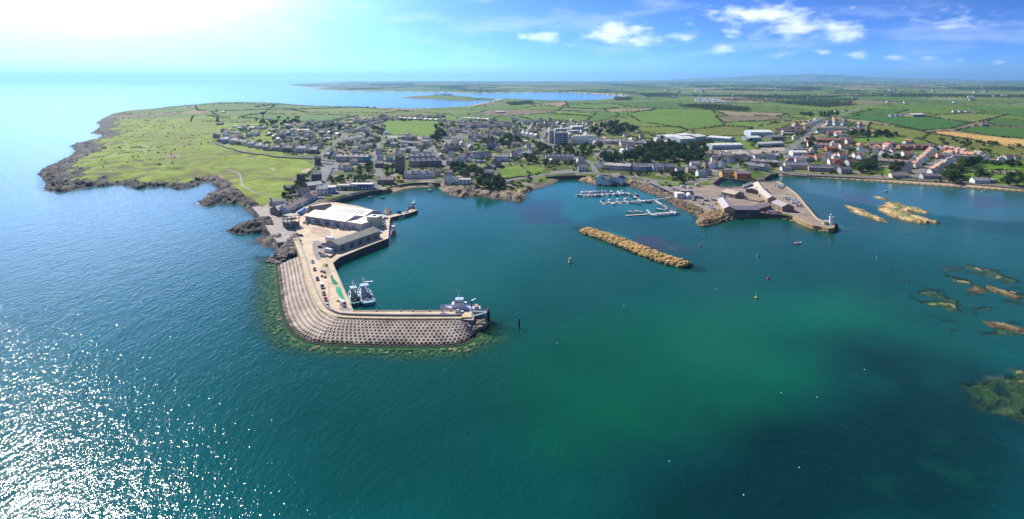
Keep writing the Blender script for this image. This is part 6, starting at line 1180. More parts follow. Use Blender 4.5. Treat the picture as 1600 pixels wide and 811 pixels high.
bigshed((1063, 226), (1087, 225), 75, 9.5, 12, (.50, .56, .58), (.74, .70, .62), 'largest pale roofed warehouse of the industrial estate', 2); bigshed((1088, 221), (1104, 219.5), 60, 8, 10.5, (.45, .5, .54), WR, 'second pale warehouse right of the largest one', 2); bigshed((1105, 219.5), (1140, 222), 24, 6, 8, (.42, .52, .62), WR, 'low blue grey warehouse behind the long white one', 1)
bigshed((1113, 233.5), (1161, 232.5), 20, 6.5, 8.6, (.46, .52, .56), (.76, .72, .64), 'long white roofed warehouse above the grey street', 1, doors=7); bigshed((1173, 214), (1208, 214), 34, 9, 12, (.50, .58, .64), (.76, .75, .72), 'big white warehouse behind the yard', 1); bigshed((1172, 220.5), (1190, 220), 24, 6, 8, (.35, .46, .56), (.72, .70, .66), 'smaller blue walled warehouse left of the yard', 1)
bigshed((1190, 230), (1225, 228.5), 12, 5.5, 7.5, (.48, .50, .5), (.70, .66, .6), 'long pale workshop facing the main road', 1, doors=5); bigshed((1206, 219.5), (1226, 219), 22, 6, 8.4, (.2, .18, .16), (.17, .14, .12), 'dark brown roofed workshop behind the pale one', 1); bigshed((1197, 248), (1217, 246.5), 13, 4, 5.4, (.30, .42, .58), (.68, .70, .72), 'white and blue garage on the main street', 1, doors=4)
bigshed((1227, 251.5), (1264, 253), 24, 4.5, 6.4, (.2, .22, .25), (.15, .16, .19), 'dark flat looking supermarket roof above the cream terrace', 1, 'supermarket'); bigshed((1239, 243.5), (1262, 243.5), 14, 5, 7, (.7, .7, .68), (.78, .76, .74), 'white roofed hall behind the supermarket', 1); bigshed((893, 203.5), (911, 203), 16, 7, 9.5, (.6, .6, .58), (.82, .80, .76), 'white roofed hall behind the flats', 1, 'hall', 0); bigshed((868, 204.5), (891, 204), 9, 4, 5.4, (.66, .66, .64), (.76, .76, .74), 'long low white school building behind the flats', 1, 'school', 0); bigshed((888, 208), (905, 207.5), 9, 4, 5.4, (.6, .6, .58), (.74, .74, .72), 'short white school wing behind the flats', 1, 'school', 0)
bigshed((775, 177), (790, 176.5), 14, 4, 6, (.6, .6, .58), (.80, .78, .74), 'long white barn in the fields behind the town', 1, 'barn', 0); bigshed((1427, 182.5), (1446, 182), 26, 6, 9, (.45, .35, .25), (.72, .68, .60), 'tan barn with pale roof at the crop field farm', 1, 'barn', 2); bigshed((1087, 142.5), (1096, 142.5), 40, 8, 11, (.6, .6, .58), (.8, .78, .76), 'far white shed beyond the caravan park', 1, 'barn', 0)
# water tower
wt_ = empty('water_tower', G(411, 190), 0, 'concrete water tower with flared tank above the headland trees', 'water tower'); MB().lathe([(1.6, -2), (1.5, 17)], 12).build('stem', M_conc2, wt_); MB().lathe([(1.6, 17), (5.0, 20.5), (5.4, 21), (5.4, 25), (5.0, 25.4), (.3, 25.8)], 16).build('tank', mat('tank_concrete', (.20, .17, .16), .9), wt_)
# wind turbines, far lighthouse
for (u, v, hh, lab) in [(1211.7, 149, 52, 'white wind turbine standing in the far woods'), (1534.5, 140.5, 62, 'white wind turbine on the far right skyline')]:
    p = G(u, v); o = empty('wind_turbine', p, .3, lab, 'wind turbine'); MB().tube((0, 0, -2), (0, 0, hh), 2.4, 1.5, 8).build('tower', M_white, o); MB().box(-1.2, 1.2, -3, 3, hh - .6, hh + 1.8).build('nacelle', M_white, o)
    for k in range(3): a = .5 + k * 2.094; MB().tube((0, -3.3, hh + .6), (math.sin(a) * hh * .45, -3.3, hh + .6 + math.cos(a) * hh * .45), 1.0, .3, 5).build('blade', M_white, o)
p = Vector((*P(468.5, 132.6, 3), 3)); o = empty('far_lighthouse', p, 0, 'tiny lighthouse on the tip of the far peninsula', 'lighthouse'); MB().tube((0, 0, -4), (0, 0, 62), 8, 5.5, 10).build('tower', M_stone, o, color=(.2, .19, .18)); MB().tube((0, 0, 62), (0, 0, 72), 4.5, 3, 10).build('lantern', M_white, o)

# ================================================================== lighthouse pier
def storeh(a, b_, depth, e, r, wc, rc, label, z=3.0, doors=0, m=None):
    c, an_, w = footprint(a, b_, depth, z); o = empty('harbour_store', c, an_, label, 'store', 'old harbour stores'); MB().gable_walls(w, depth, e, r).build('wall', m or M_stone, o, color=wc); MB().gable_roof(w, depth, e, r, .25).build('roof', M_roof, o, color=rc)
    for i in range(doors): put('door', cached('sd3', lambda: MB().box(-1.1, 1.1, -.06, .06, -.2, 2.6).mesh('door', M_paint)), o, (-w / 2 + (i + .5) * w / doors, -depth / 2 - .04, 0), color=(.12, .1, .09))
    return o
PR = (.36, .31, .32); TR = (.44, .36, .26)
storeh((1127, 305.5), (1148, 310), 13, 3.6, 6.0, (.30, .24, .17), (.46, .38, .27), 'store with beige roof beside the dock', doors=2); storeh((1150, 309), (1163, 306), 6, 2.6, 3.8, (.16, .13, .11), (.2, .18, .16), 'small dark store left of the inner lawn'); storeh((1136.5, 319), (1148, 334.5), 9, 4.2, 6.6, (.46, .33, .18), PR, 'tan gabled store at the left corner of the old harbour buildings', doors=2)
storeh((1148.5, 334), (1187, 334), 9.5, 3.4, 6.0, (.115, .10, .09), PR, 'long dark waterside store with mauve roof'); storeh((1187.5, 331), (1206, 325.5), 9, 3.0, 5.2, (.20, .17, .13), TR, 'low link store with tan roof behind the pot heaps'); storeh((1205, 323), (1222, 330.5), 11, 4.0, 6.6, (.30, .23, .15), PR, 'right hand store with dark gable and mauve roof', doors=2); storeh((1199, 306), (1214, 318.5), 8.5, 4.4, 7.0, (.38, .29, .18), (.40, .33, .30), 'tall diagonal store with tan side wall', doors=1)
storeh((1190, 293), (1199, 305), 8.5, 4.0, 6.4, (.38, .30, .2), (.44, .36, .27), 'upper end of the diagonal store'); storeh((1184, 303.5), (1198, 300), 13, 3.6, 5.2, (.17, .15, .13), (.62, .58, .50), 'store with white sheet roof in the old harbour yard')
q = [P(a, b_, 3.0) for a, b_ in [(1186, 308), (1201, 311)]]; tag(ribbon(q, .5, 2.5, 5.6, 'yard_wall', M_stone, color=(.15, .13, .11)), 'dark yard wall in front of the white roofed store', 'wall'); q = [P(a, b_, 3.0) for a, b_ in [(1163, 312), (1186, 316), (1204, 312)]]; tag(ribbon(q, .5, 2.5, 4.2, 'yard_wall', M_stone, color=(.42, .34, .24)), 'tan cross wall in the old harbour yard', 'wall')
lh = empty('lighthouse', D(1299, 351.5, 3.0), 0, 'small white lighthouse at the tip of the old pier', 'lighthouse'); MB().lathe([(2.0, 0), (1.8, .6), (1.4, 6.0), (1.9, 6.2), (1.9, 6.6), (.8, 6.6)], 14).build('tower', M_white, lh); MB().lathe([(.75, 6.6), (.75, 8.0)], 10).build('lantern', M_glass, lh); MB().lathe([(.95, 8.0), (.6, 8.5), (.1, 9.0)], 10).build('lantern_cap', M_white, lh); MB().box(-.4, .4, -1.5, -1.3, .1, 2.1).build('door', M_paint, lh, color=(.1, .1, .12))
ht = empty('pier_hut', D(1290, 350, 3.0), .2, 'low cream hut beside the white lighthouse', 'hut'); MB().box(-2.6, 2.6, -1.6, 1.6, 0, 2.3).build('wall', M_render, ht, color=(.6, .52, .34)); MB().box(-2.9, 2.9, -1.9, 1.9, 2.3, 2.55).build('roof', M_conc, ht)
MB().lathe([(2.3, -3), (2.3, 3.2), (1.9, 3.4)], 14).build('pier_fender', mat('black_timber', (.03, .03, .03), .8)); fo = bpy.data.objects['pier_fender']; fo.location = D(1304.5, 355.5, 0); tag(fo, 'black round fender at the lighthouse pier tip', 'fender')
mo = empty('marina_office', D(1072, 309, 3.0), .1, 'white marina office with dark gable roof', 'office'); put('wall', MB().gable_walls(12, 8, 3.4, 6.2).mesh('wall', M_render), mo, (1.5, 2, 0), color=WC['white']); put('roof', MB().gable_roof(12, 8, 3.4, 6.2).mesh('roof', M_roof), mo, (1.5, 2, 0), color=RC['dark']); put('wing', MB().box(-4, 4, -3.5, 3.5, -1, 5.2).mesh('wing', M_render), mo, (-6.5, .5, 0), color=WC['white']); put('gable_porch', MB().gable_walls(6, 6.5, 3.2, 5.6).mesh('gable_porch', M_render), mo, (1.5, -3.6, 0), math.pi / 2, color=WC['white'])
for x in (-8.5, -6.5, -4.5): put('window', win_m, mo, (x, -3.05, 3.4))
put('window', win_w, mo, (1.5, -6.65, 1.7)); hb2 = D(940, 287, 3)
# houses on the marina shore
for u, v, sz, wc, rc, rz, lab in [(938, 285, (9, 9, 6, 9), 'white', 'slate', 1.3, 'white gabled house on the water by the marina'), (946, 286, (9, 8, 5, 7.4), 'white', 'slate', 0, 'white house with blue shade beside the water'), (955, 285, (8, 7, 3.6, 6), 'pale blue', 'slate', .3, 'low blue house by the marina shore'), (970, 284, (10, 8, 4, 6.8), 'white', 'dark', .9, 'white gable with dark roof by the marina shore'), (1017, 232, (11, 9, 7, 8), 'grey', 'grey', 0, 'tall grey box house in the upper villas'), (727, 287, (13, 9, 5.2, 6.2), 'white', 'pale slate', -.05, 'flat roofed white house with blue windows on the rocky point'), (718, 287, (8, 8, 4, 6.6), 'white', 'pale slate', .3, 'small white house in the middle of the rocky point')]: house(G(u, v), rz, *sz, wc, rc, lab, 'house', 'house', 2)
# rubble banks round the marina and pier root
def bank(px, n, lab, col, zmax, s0=.8, s1=1.5):
    pp = in_poly_pts(px, n, 1.0); pts = []
    for x, y in pp: pts.append((x, y, max(.0, min(zmax, hgt(x, y))) + random.uniform(-.3, .25), random.uniform(s0, s1)))
    tag(boulders_joined('rubble_bank', pts, M_boulder, color=col), lab, 'boulders', kind='stuff')
bank([(986,281),(1004,284),(1022,292),(1044,302),(1041,310),(1013,301),(994,293),(984,290)], 420, 'brown rubble bank along the marina car park', (.26, .19, .125), 3.2); bank([(1044,304),(1062,314),(1096,329),(1098,337),(1092,338),(1058,322),(1040,311)], 520, 'brown rubble bank under the marina office', (.27, .195, .12), 3.2)
for k, (x, y) in enumerate(in_poly_pts([(1089,350),(1094,336),(1108,331),(1134,330),(1149,333),(1149,341),(1128,347),(1100,353.5)], 1)): pass
sp = in_poly_pts([(1088,350),(1093,337),(1108,330),(1134,329),(1149,332),(1149,341),(1128,347),(1100,353.5)], 620, .5); w_ = [P(a, b_, .5) for a, b_ in [(1088,350),(1093,337),(1108,330),(1134,329),(1149,332),(1149,341),(1128,347),(1100,353.5)]]; dd_ = segdist(np.array([p[0] for p in sp]), np.array([p[1] for p in sp]), w_)
tag(boulders_joined('rubble_spit', [(x, y, -.3 + min(3.2, d * .62) + random.uniform(-.25, .3), random.uniform(.9, 1.7)) for (x, y), d in zip(sp, dd_)], M_boulder, color=(.34, .235, .12)), 'pointed spit of tawny rubble left of the old harbour stores', 'boulders', kind='stuff')
bank([(1236,340),(1262,346),(1290,356),(1300,362),(1272,358),(1240,344.5),(1222,340.5)], 260, 'weedy rubble skirting the inside of the lighthouse pier', (.33, .23, .11), 1.2); bank([(1150,336),(1188,335.5),(1222,337),(1222,340),(1188,338.5),(1151,339)], 140, 'weedy stones at the foot of the long dark store', (.20, .14, .05), .6)
# ================================================================== marina
def pontoon(px, w, lab, z=.55):
    q = [P(a, b_, z) for a, b_ in px]; o = empty('pontoon', (*q[0], 0), 0, lab, 'pontoon', 'marina pontoons'); relp(ribbon(q, w, z - .25, z, 'walkway', mat('pontoon_deck', (.46, .42, .37), .9, .15, .5), o), o); fl_ = MB(); 
    for i in range(len(q) - 1):
        A, B = Vector(q[i]), Vector(q[i + 1]); n = max(2, int((B - A).length / 4))
        for k in range(n): p = A + (B - A) * ((k + .5) / n); relp(MB().box(p.x - .9, p.x + .9, p.y - w * .4, p.y + w * .4, -.4, z - .26).build('float', M_conc2, o), o)
    return o
pontoon([(900.5,303.8),(945,302.8),(981,301)], 2.4, 'back pontoon of the marina crowded with white boats'); pontoon([(981,301),(990,305),(1000,313)], 2.4, 'short slanting pontoon joining the back row to the gangway'); pontoon([(940,317.5),(985,314.6),(1000,313.4),(1016,312.6),(1023,312)], 2.4, 'middle pontoon of the marina with side fingers'); pontoon([(1024,313),(1040,324),(1058,334)], 2.6, 'diagonal pontoon leading to the front row'); pontoon([(978,336.5),(1016,334),(1051,331)], 2.6, 'front pontoon of the marina nearest the golden breakwater')
for k, u in enumerate([942, 954, 967, 979]): pontoon([(u, 317.4 - (u - 940) * .06), (u + 3, 320.2 - (u - 940) * .06)], 1.2, place_word(k + 1, 4) + ' finger below the middle marina pontoon'); pontoon([(u - 1, 316.6 - (u - 940) * .06), (u - 4, 313.8 - (u - 940) * .06)], 1.2, place_word(k + 1, 4) + ' finger above the middle marina pontoon')
pontoon([(1016,333.6),(1011,327.5)], 1.6, 'single finger on the front marina pontoon')
gq = [P(1023, 311.8, .8), P(1051, 307.5, 3.2)]; gw = ribbon(gq, 2.2, [.4, 2.9], [.7, 3.2], 'gangway', M_steel); tag(gw, 'sloping gangway from the shore to the marina', 'gangway')
for s in (-1, 1): r_ = MB().tube((gq[0][0], gq[0][1] + s, 1.7), (gq[1][0], gq[1][1] + s, 4.2), .06, n=4).build('handrail', M_steel, gw)
BO = [(902,305.5,'m',7),(907,306,'m',7.5),(914,307.5,'m',8),(919,306.5,'m',7.5),(925,306.8,'m',8),(931,306.4,'m',7.5),(936,306.3,'m',7),(941,306,'m',8),(947,300.6,'m',7.5),(953,305,'m',7),(955,300.3,'m',7),(960,304.8,'m',7.5),(966,301.2,'m',8),(970,304.2,'m',7),(972.5,299.6,'m',7),(984,304.6,'m',8),(916,301.2,'m',7),(927,301,'m',7.5),(936,300.6,'m',7),(909.5,301.3,'m',7),(922,301.2,'m',7),(931.5,300.8,'m',7.5),(942,300.4,'m',7),(950.5,305.2,'m',7.5),(964.5,305,'m',7),(975,304,'m',7.5),(978.5,303.6,'m',7)]
for k, (u, v, t, L_) in enumerate(sorted(BO)):
    small_boat(D(u, v, 0), (-math.pi / 2 if v > 302 else math.pi / 2) + random.uniform(-.15, .15), 'yacht' if k % 4 == 1 else 'motor', random.choice([(.78, .78, .77), (.74, .75, .77), (.7, .72, .75), (.78, .78, .77), (.06, .12, .3)]), f"{'yacht' if k % 4 == 1 else 'motor boat'} on the back marina pontoon, {place_word(k + 1, len(BO))}", 'marina boats', L_ + 2.0)
for u, v, kd, L_, rz, c, lab in [(992,306.5,'fisher',9,-.7,(.45,.05,.05),'red hulled boat at the bend of the marina'), (994.5,310.5,'motor',9,-.8,(.76,.76,.76),'large white cruiser at the bend of the marina'), (965,312.5,'motor',8,1.3,(.76,.76,.76),'white boat above the middle marina pontoon'), (941,313.5,'motor',6.5,1.5,(.76,.76,.74),'small white boat at the left end of the middle pontoon'), (989,317.5,'motor',8.5,-.5,(.76,.76,.76),'white boat below the middle pontoon, left of two'), (996,318.5,'motor',9,-.5,(.74,.76,.78),'white boat below the middle pontoon, right of two'), (1007,316,'motor',10,.0,(.76,.76,.76),'broad white motor boat beside the gangway'), (1014,316.5,'fisher',6,.2,(.2,.05,.05),'small dark red boat beside the gangway'),
        (996,331.5,'yacht',10,2.6,(.76,.76,.74),'white yacht above the front pontoon, left of all'), (1021,337.5,'yacht',10.5,-1.0,(.74,.76,.78),'tall masted yacht at the middle of the front pontoon'), (1027.5,336.8,'motor',8,-1.0,(.6,.7,.78),'pale blue boat right of the tall masted yacht'), (1031,328.5,'yacht',11,2.6,(.76,.76,.75),'white yacht between the front pontoon and diagonal pontoon'), (1039,336.5,'motor',9,-.7,(.76,.76,.76),'white cruiser on the front pontoon, third from the right'), (1045,335.8,'motor',8.5,-.7,(.70,.72,.76),'white cruiser on the front pontoon, second from the right'), (1055,334.5,'motor',9.5,.1,(.76,.76,.76),'white cruiser at the right corner of the marina'), (1042,325,'motor',9,-.8,(.72,.74,.76),'grey white boat on the upper diagonal pontoon'), (1048,329,'motor',8,-.8,(.76,.75,.72),'white boat on the lower diagonal pontoon'), (952,313.4,'motor',8,1.4,(.76,.76,.76),'second white boat above the middle marina pontoon'), (977,311.6,'motor',8,1.4,(.76,.76,.76),'fourth white boat above the middle marina pontoon'), (959,320,'motor',7.5,-1.2,(.76,.76,.76),'white boat on a lower finger of the middle pontoon'), (1033.5,337,'motor',8.5,-.8,(.76,.76,.76),'white boat beside the pale blue one on the front pontoon'), (1050,335.3,'motor',8,-.7,(.76,.76,.74),'white boat tucked in the right corner of the front pontoon'), (1035,321.5,'motor',8,-.8,(.76,.76,.76),'white boat at the top of the diagonal pontoon'), (985,332.5,'yacht',9,2.6,(.76,.76,.74),'white sloop near the left end of the front pontoon')]: small_boat(D(u, v, 0), rz, kd, c, lab, 'marina boats', L_)
# boats ashore and afloat
for k, (u, v) in enumerate([(1083,312),(1092,309),(1097,318),(1104,313),(1109,320),(1112,325),(1117,313),(1121,318),(1126,312),(1130,324),(1138,325),(1128,308)]): small_boat(D(u, v, 3.45), random.uniform(0, 3), random.choice(['motor', 'motor', 'fisher']), random.choice([(.74, .74, .73), (.55, .6, .65), (.7, .7, .68), (.2, .3, .5)]), f"boat laid up on the marina hard, {place_word(k + 1, 12)}", 'boats on the hard', random.choice([6, 7, 8]))
for u, v, c, lab in [(1162,292.5,(.5,.5,.52),'grey boat ashore at the dock mouth, left of the bright ones'), (1167,290.5,(.05,.2,.5),'blue boat ashore at the dock mouth'), (1171,289,(.55,.06,.06),'red boat ashore at the dock mouth'), (1175,288,(.7,.72,.75),'white boat ashore at the dock mouth, rightmost')]: small_boat(D(u, v, 3.45), 1.0, 'fisher', c, lab, 'boats by the dock', 9)
for k, (u, v) in enumerate([(1217,292),(1221,294),(1224,291),(1214,290.5),(1227,309.5),(1231,311.5),(1236,313),(1240,314),(1243,317),(1249,322),(1246,319.5)]): small_boat(D(u, v, 3.45), random.uniform(-.4, .6), random.choice(['motor', 'fisher']), random.choice([(.74, .74, .73), (.45, .55, .65), (.7, .7, .68)]), f"boat ashore along the lighthouse pier, {place_word(k + 1, 11)}", 'boats on the lighthouse pier', random.choice([5.5, 6.5, 7.5]))
for u, v, L_, c, lab in [(578,309,5.5,(.7,.7,.7),'small white boat moored under the harbour quay, left of two'), (598,309.5,5,(.6,.62,.65),'small grey boat moored under the harbour quay, right of two'), (672.5,298.5,6.5,(.75,.75,.75),'small white boat off the little beach'), (1384,300,5.5,(.75,.75,.75),'lone white boat in the shallow bay'), (1538,299.5,5,(.75,.75,.75),'tiny white boat by the right hand beach')]: small_boat(D(u, v, 0), random.uniform(-.3, .3), 'motor', c, lab, 'small boats afloat', L_)
rb_ = empty('inflatable_boat', D(1246, 380.5, 0), .35, 'grey inflatable boat under way below the lighthouse pier', 'boat'); tb = MB()
for s in (-1, 1): tb.tube((-3.6, s * 1.1, .4), (2.2, s * 1.1, .45), .38, .38, 8); tb.tube((2.2, s * 1.1, .45), (4.0, 0, .8), .38, .3, 8)
tb.build('tube', M_paint, rb_, color=(.50, .52, .54)); MB().box(-3.5, 2.6, -.9, .9, .1, .35).build('floor', M_white, rb_); MB().box(-.6, .3, -.4, .4, .3, 1.4, .1, .05).build('console', M_paint, rb_, color=(.55, .1, .08)); MB().box(-4.2, -3.5, -.3, .3, .2, 1.3, .05, .05).build('outboard_motor', M_dark, rb_)
ct = MB().box(-.45, .45, -.3, .3, 0, .5, .05, .03).mesh('pot', M_net)
for k in range(46):
    u = 1190 + random.random() * 30; v = 328.5 + random.random() * 3.6 + (u - 1190) * .05; tag(put('lobster_pot', ct, None, D(u, v, 3.0 + random.choice([0, 0, .5])), random.random() * 3, random.choice([(.5, .08, .08), (.65, .65, .62), (.08, .2, .45), (.10, .10, .12), (.55, .3, .35)]), (1.5, 1.5, 1.5)), 'lobster pot in the heap beside the old harbour stores', 'lobster pot', 'lobster pots')

# ================================================================== buoys and marks
def buoy(u, v, kind, col, lab, sc=1.0):
    o = empty('buoy', D(u, v, 0), 0, lab, 'buoy', 'buoys in the bay'); o.scale = (sc,) * 3; p = [(.2, -.5), (1.0, -.2), (1.05, .5), (.5, .8)]
    MB().lathe(p, 12).build('float', M_paint, o, color=col); MB().lathe([(.35, .8), (.28, 2.4), (.1, 2.5)] if kind != 'cone' else [(.7, .8), (.1, 2.6)], 10).build('superstructure', M_paint, o, color=col); MB().tube((0, 0, 2.4), (0, 0, 3.1), .14, .1, 6).build('lantern', M_white, o); return o
buoy(1094.5, 385, 'can', (.55, .03, .06), 'red channel buoy nearest the golden breakwater', .9); buoy(1101, 369, 'cone', (.02, .35, .22), 'green channel buoy off the rubble spit', .9); buoy(1184, 401, 'cone', (.03, .4, .35), 'green channel buoy in the middle of the bay', .9); buoy(1200.5, 436, 'can', (.55, .03, .07), 'red channel buoy in the middle of the bay', .9); buoy(1182, 465.5, 'can', (.60, .45, .06), 'yellow buoy at the edge of the green patch', .9)
pk = empty('rock_beacon', D(891, 410, 0), 0, 'pale yellow beacon standing on a sunken rock', 'beacon'); MB().lathe([(1.6, -1), (1.4, .4), (.9, .8)], 10).build('base', M_conc, pk); MB().lathe([(.9, .8), (.9, 2.6), (.5, 3.0)], 10).build('drum', M_paint, pk, color=(.62, .55, .25))
pts = [(*P(891 + random.uniform(-14, 12), 412 + random.uniform(-4, 5), 0), random.uniform(-1.0, -.25), random.uniform(.8, 1.5)) for _ in range(40)]
gp = empty('green_perch', D(1370, 409, 0), 0, 'slender green perch marking the sunken reef', 'beacon'); MB().tube((0, 0, -2), (0, 0, 3.4), .22, .16).build('pole', M_paint, gp, color=(.2, .45, .36)); MB().lathe([(.5, 2.6), (.1, 3.9)], 8).build('topmark', M_paint, gp, color=(.25, .55, .42))
wp = empty('mooring_post', D(811, 513, 0), 0, 'dark weedy post standing off the pier head', 'post'); MB().tube((0, 0, -4), (.1, 0, 4.6), .42, .34, 8).build('pile', M_dark, wp); MB().tube((.1, 0, 4.6), (.1, 0, 5.2), .2, .1, 6).build('cap', M_steel, wp)
fm_ = MB().lathe([(.1, -.3), (.42, 0), (.42, .25), (.1, .5)], 8).mesh('float', M_white)
for k, (u, v) in enumerate([(768,402),(753,346),(1162,774),(1249,731),(1351,578),(1046,721),(858,350),(640,436),(714,455),(870,536),(1221,614),(1277,621),(975,478),(1120,452)]):
    o = empty('mooring_float', D(u, v, 0), 0, f"small white mooring float on open water, {place_word(k + 1, 14)}", 'mooring float', 'mooring floats'); o.scale = (.55,) * 3; put('float', fm_, o); MB().tube((0, 0, .4), (0, 0, .9), .05).build('ring', M_steel, o)

# ================================================================== cars in town
def cars(px, desc, group, rz=None, det=False):
    n = len(px)
    for k, (u, v) in enumerate(px):
        c = random.choice(['white', 'silver', 'silver', 'grey', 'black', 'blue', 'dark blue', 'red', 'white', 'pale blue']); vehicle(G(u, v, .16), (rz if rz is not None else 0) + random.uniform(-.08, .08), c, f"{c} car, {place_word(k + 1, n)}, {desc}", group, 'car', det)
def line(a, b_, n, j=.3): return [(a[0] + (b_[0] - a[0]) * i / max(n - 1, 1) + random.uniform(-j, j), a[1] + (b_[1] - a[1]) * i / max(n - 1, 1)) for i in range(n)]
cars(line((1018,288.5),(1049,303),9), 'parked row above the marina rubble', 'cars by the marina', -.5, True); cars([(1041,286),(1054,296.5),(1059,298.5),(1066,286.5),(1012,283)], 'loose in the marina car park', 'cars by the marina', .1, True); cars(sorted(line((479,273),(500,257),7)), 'left side of the steep lane', 'cars by the golf links', .9); cars(sorted(line((511,283),(521,264),8)), 'right side of the steep lane', 'cars by the golf links', .9); cars(line((500,250.5),(522,253.5),7), 'golf car park front row', 'cars by the golf links', 1.4); cars(line((503,256),(519,257.5),6), 'golf car park second row', 'cars by the golf links', 1.4); cars(line((474,249),(486,250),3), 'beside the golf car park entrance', 'cars by the golf links', .2)
cars([(502,311),(516,306),(546,306.5),(566,303),(578,300)], 'on the harbour road', 'cars on the harbour road', .3, True); cars(line((846,226.5),(884,228),7), 'in front of the flats', 'cars by the flats', .2); cars([(826,226),(838,221)], 'on the church street', 'cars in the streets', .8); cars([(1455,258.5),(1431,279.5)], 'on the estate road', 'cars in the streets', .7); cars(line((1122,237.5),(1152,236.5),8), 'in the industrial yard', 'cars in the industrial yard', 1.2); cars(line((696,217),(718,214.5),6), 'in the school yard', 'cars in the streets', .2); cars([(787,286.5),(793,286)], 'on the shore verge', 'cars in the streets', .1, True); cars([(1248,222),(1262,208),(1234,232)], 'on the main road north', 'cars in the streets', 1.0)
for k, (u, v) in enumerate([(1067,292.5),(1078,294.5),(1090,290)]): vehicle(G(u, v, .1), .2, 'white', ['white van nearest the marina office', 'white van in the middle of the boat park', 'white van by the dock road'][k], 'vans by the marina', 'van')
yt = empty('yellow_trailer', G(625, 284.5), -.1, 'bright yellow trailer on the quay below the castle', 'trailer'); MB().box(-4.5, 4.5, -1.3, 1.3, .8, 3.2, .1, .1).build('body', M_paint, yt, color=(.75, .42, .05))
for x in (-3, 3):
    for y in (-1.2, 1.2): put('wheel', wheel_mesh(), yt, (x, y, .4), scale=(1.3,) * 3)
gb_ = empty('golf_buggy', G(332, 262), .3, 'small white golf buggy on the fairway', 'golf buggy'); MB().box(-1.2, 1.2, -.6, .6, .3, .9, .1, .05).build('body', M_paint, gb_, color=(.6, .6, .58)); MB().box(-.9, .7, -.65, .65, 1.9, 2.0).build('canopy', M_white, gb_); MB().tube((-.8, -.5, .8), (-.8, -.5, 1.9), .05).tube((-.8, .5, .8), (-.8, .5, 1.9), .05).tube((.6, -.5, .8), (.6, -.5, 1.9), .05).tube((.6, .5, .8), (.6, .5, 1.9), .05).build('frame', M_steel, gb_)
# caravan park
cvm = MB().box(-5.5, 5.5, -1.9, 1.9, .4, 3.0).add([(-5.7, -2.1, 3.0), (5.7, -2.1, 3.0), (5.7, 2.1, 3.0), (-5.7, 2.1, 3.0), (-5.7, 0, 3.7), (5.7, 0, 3.7)], [(0, 1, 5, 4), (2, 3, 4, 5), (1, 2, 5), (3, 0, 4)]).mesh('body', M_white)
cvw = MB().box(-4.5, 4.5, -1.96, -1.9, 1.5, 2.4).mesh('window', M_glass)
for k in range(44):
    r_ = k // 11; c_ = k % 11; u = 1086 + c_ * (3.2 + r_ * .5) + r_ * 1.0 + random.uniform(-.6, .6); v = 154.3 + r_ * 1.75 + c_ * .12 + random.uniform(-.15, .15); o = empty('static_caravan', G(u, v), random.choice([.1, 1.4, .5]), 'white static caravan in the park behind the farmland', 'caravan', 'caravan park'); put('body', cvm, o, scale=(1.7, 1.7, 1.5)); put('window', cvw, o, scale=(1.7, 1.7, 1.5))

# ================================================================== further houses behind the ones built singly
tw = inside(XX, YY, GP(TOWN[0])) & (SDp > 25) & (VV > 184) & (VV < 262)
for nm, wq in FB: tw &= ~inside(XX, YY, wq)
for q, c in BARE: tw &= ~inside(XX, YY, GP(q))
for q in ([(832,224),(900,230),(962,231),(962,240),(905,247),(842,247)], [(986,247),(1030,230),(1104,230),(1104,256),(990,256)], [(922,208),(965,190),(996,200),(990,212),(930,214)], [(1055,205),(1240,200),(1240,238),(1060,235)], [(1474,286),(1500,255),(1620,262),(1620,300)], [(395,184),(470,184),(470,199),(400,199)], [(440,318),(440,290),(500,256),(530,256),(500,318)], [(440,244),(530,258),(520,250),(440,238)]): tw &= ~inside(XX, YY, GP(q))
for pr, w in ROADS: tw &= segdist(XX, YY, [tuple(G(*p)[:2]) for p in pr], closed=False) > w * .5 + 5.5
wgt = (YY ** 2.2 * tw).ravel(); idx = np.random.RandomState(18).choice(len(wgt), 2600, replace=False, p=wgt / wgt.sum()); have = [tuple(o.location[:2]) for o in bpy.data.objects if o.type == 'EMPTY' and o.parent is None and o.get('category') not in ('car', 'boat', 'tree')]; have = np.array(have)
MW = MB(); MRf = MB(); cw = []; cr_ = []; ni = 0
for i in idx:
    x, y, z = XX.ravel()[i], YY.ravel()[i], HH.ravel()[i]
    if ((have - np.array([x, y])) ** 2).sum(1).min() < 13.5 ** 2: continue
    have = np.vstack([have, [x, y]]); u = 800 + F * x / y; right = u > 1215
    w_, d_ = random.choice([(9, 8), (11, 8), (13, 8.5), (8, 7.5)]); e_, r_ = random.choice([(5.0, 7.8), (5.2, 8.0), (2.9, 5.4)]); a = (.25 * math.sin(x / 90) + (math.pi / 2 if random.random() < .4 else 0)); ca, sa = math.cos(a), math.sin(a)
    for B_, fn, cc, colr in ((MW, 'gable_walls', cw, random.choice([WC['white'], WC['white'], WC['off-white'], WC['cream'], WC['grey'], WC['tan']])), (MRf, 'gable_roof', cr_, random.choice([RC['red'], RC['brown'], RC['red'], RC['orange']] if right else [RC['slate'], RC['brown'], RC['pale slate'], RC['brown'], RC['grey']]))):
        t = MB(); getattr(t, fn)(w_, d_, e_, r_); B_.add([(x + p[0] * ca - p[1] * sa, y + p[0] * sa + p[1] * ca, z + p[2]) for p in t.v], t.f); k_ = random.uniform(.85, 1.12); cc += [tuple(q * k_ for q in colr)] * len(t.v)
    ni += 1
    if ni >= 290: break
th_ = empty('further_houses', (0, 0, 0), 0, 'smaller houses filling the back streets of the town', 'houses'); th_['kind'] = 'stuff'
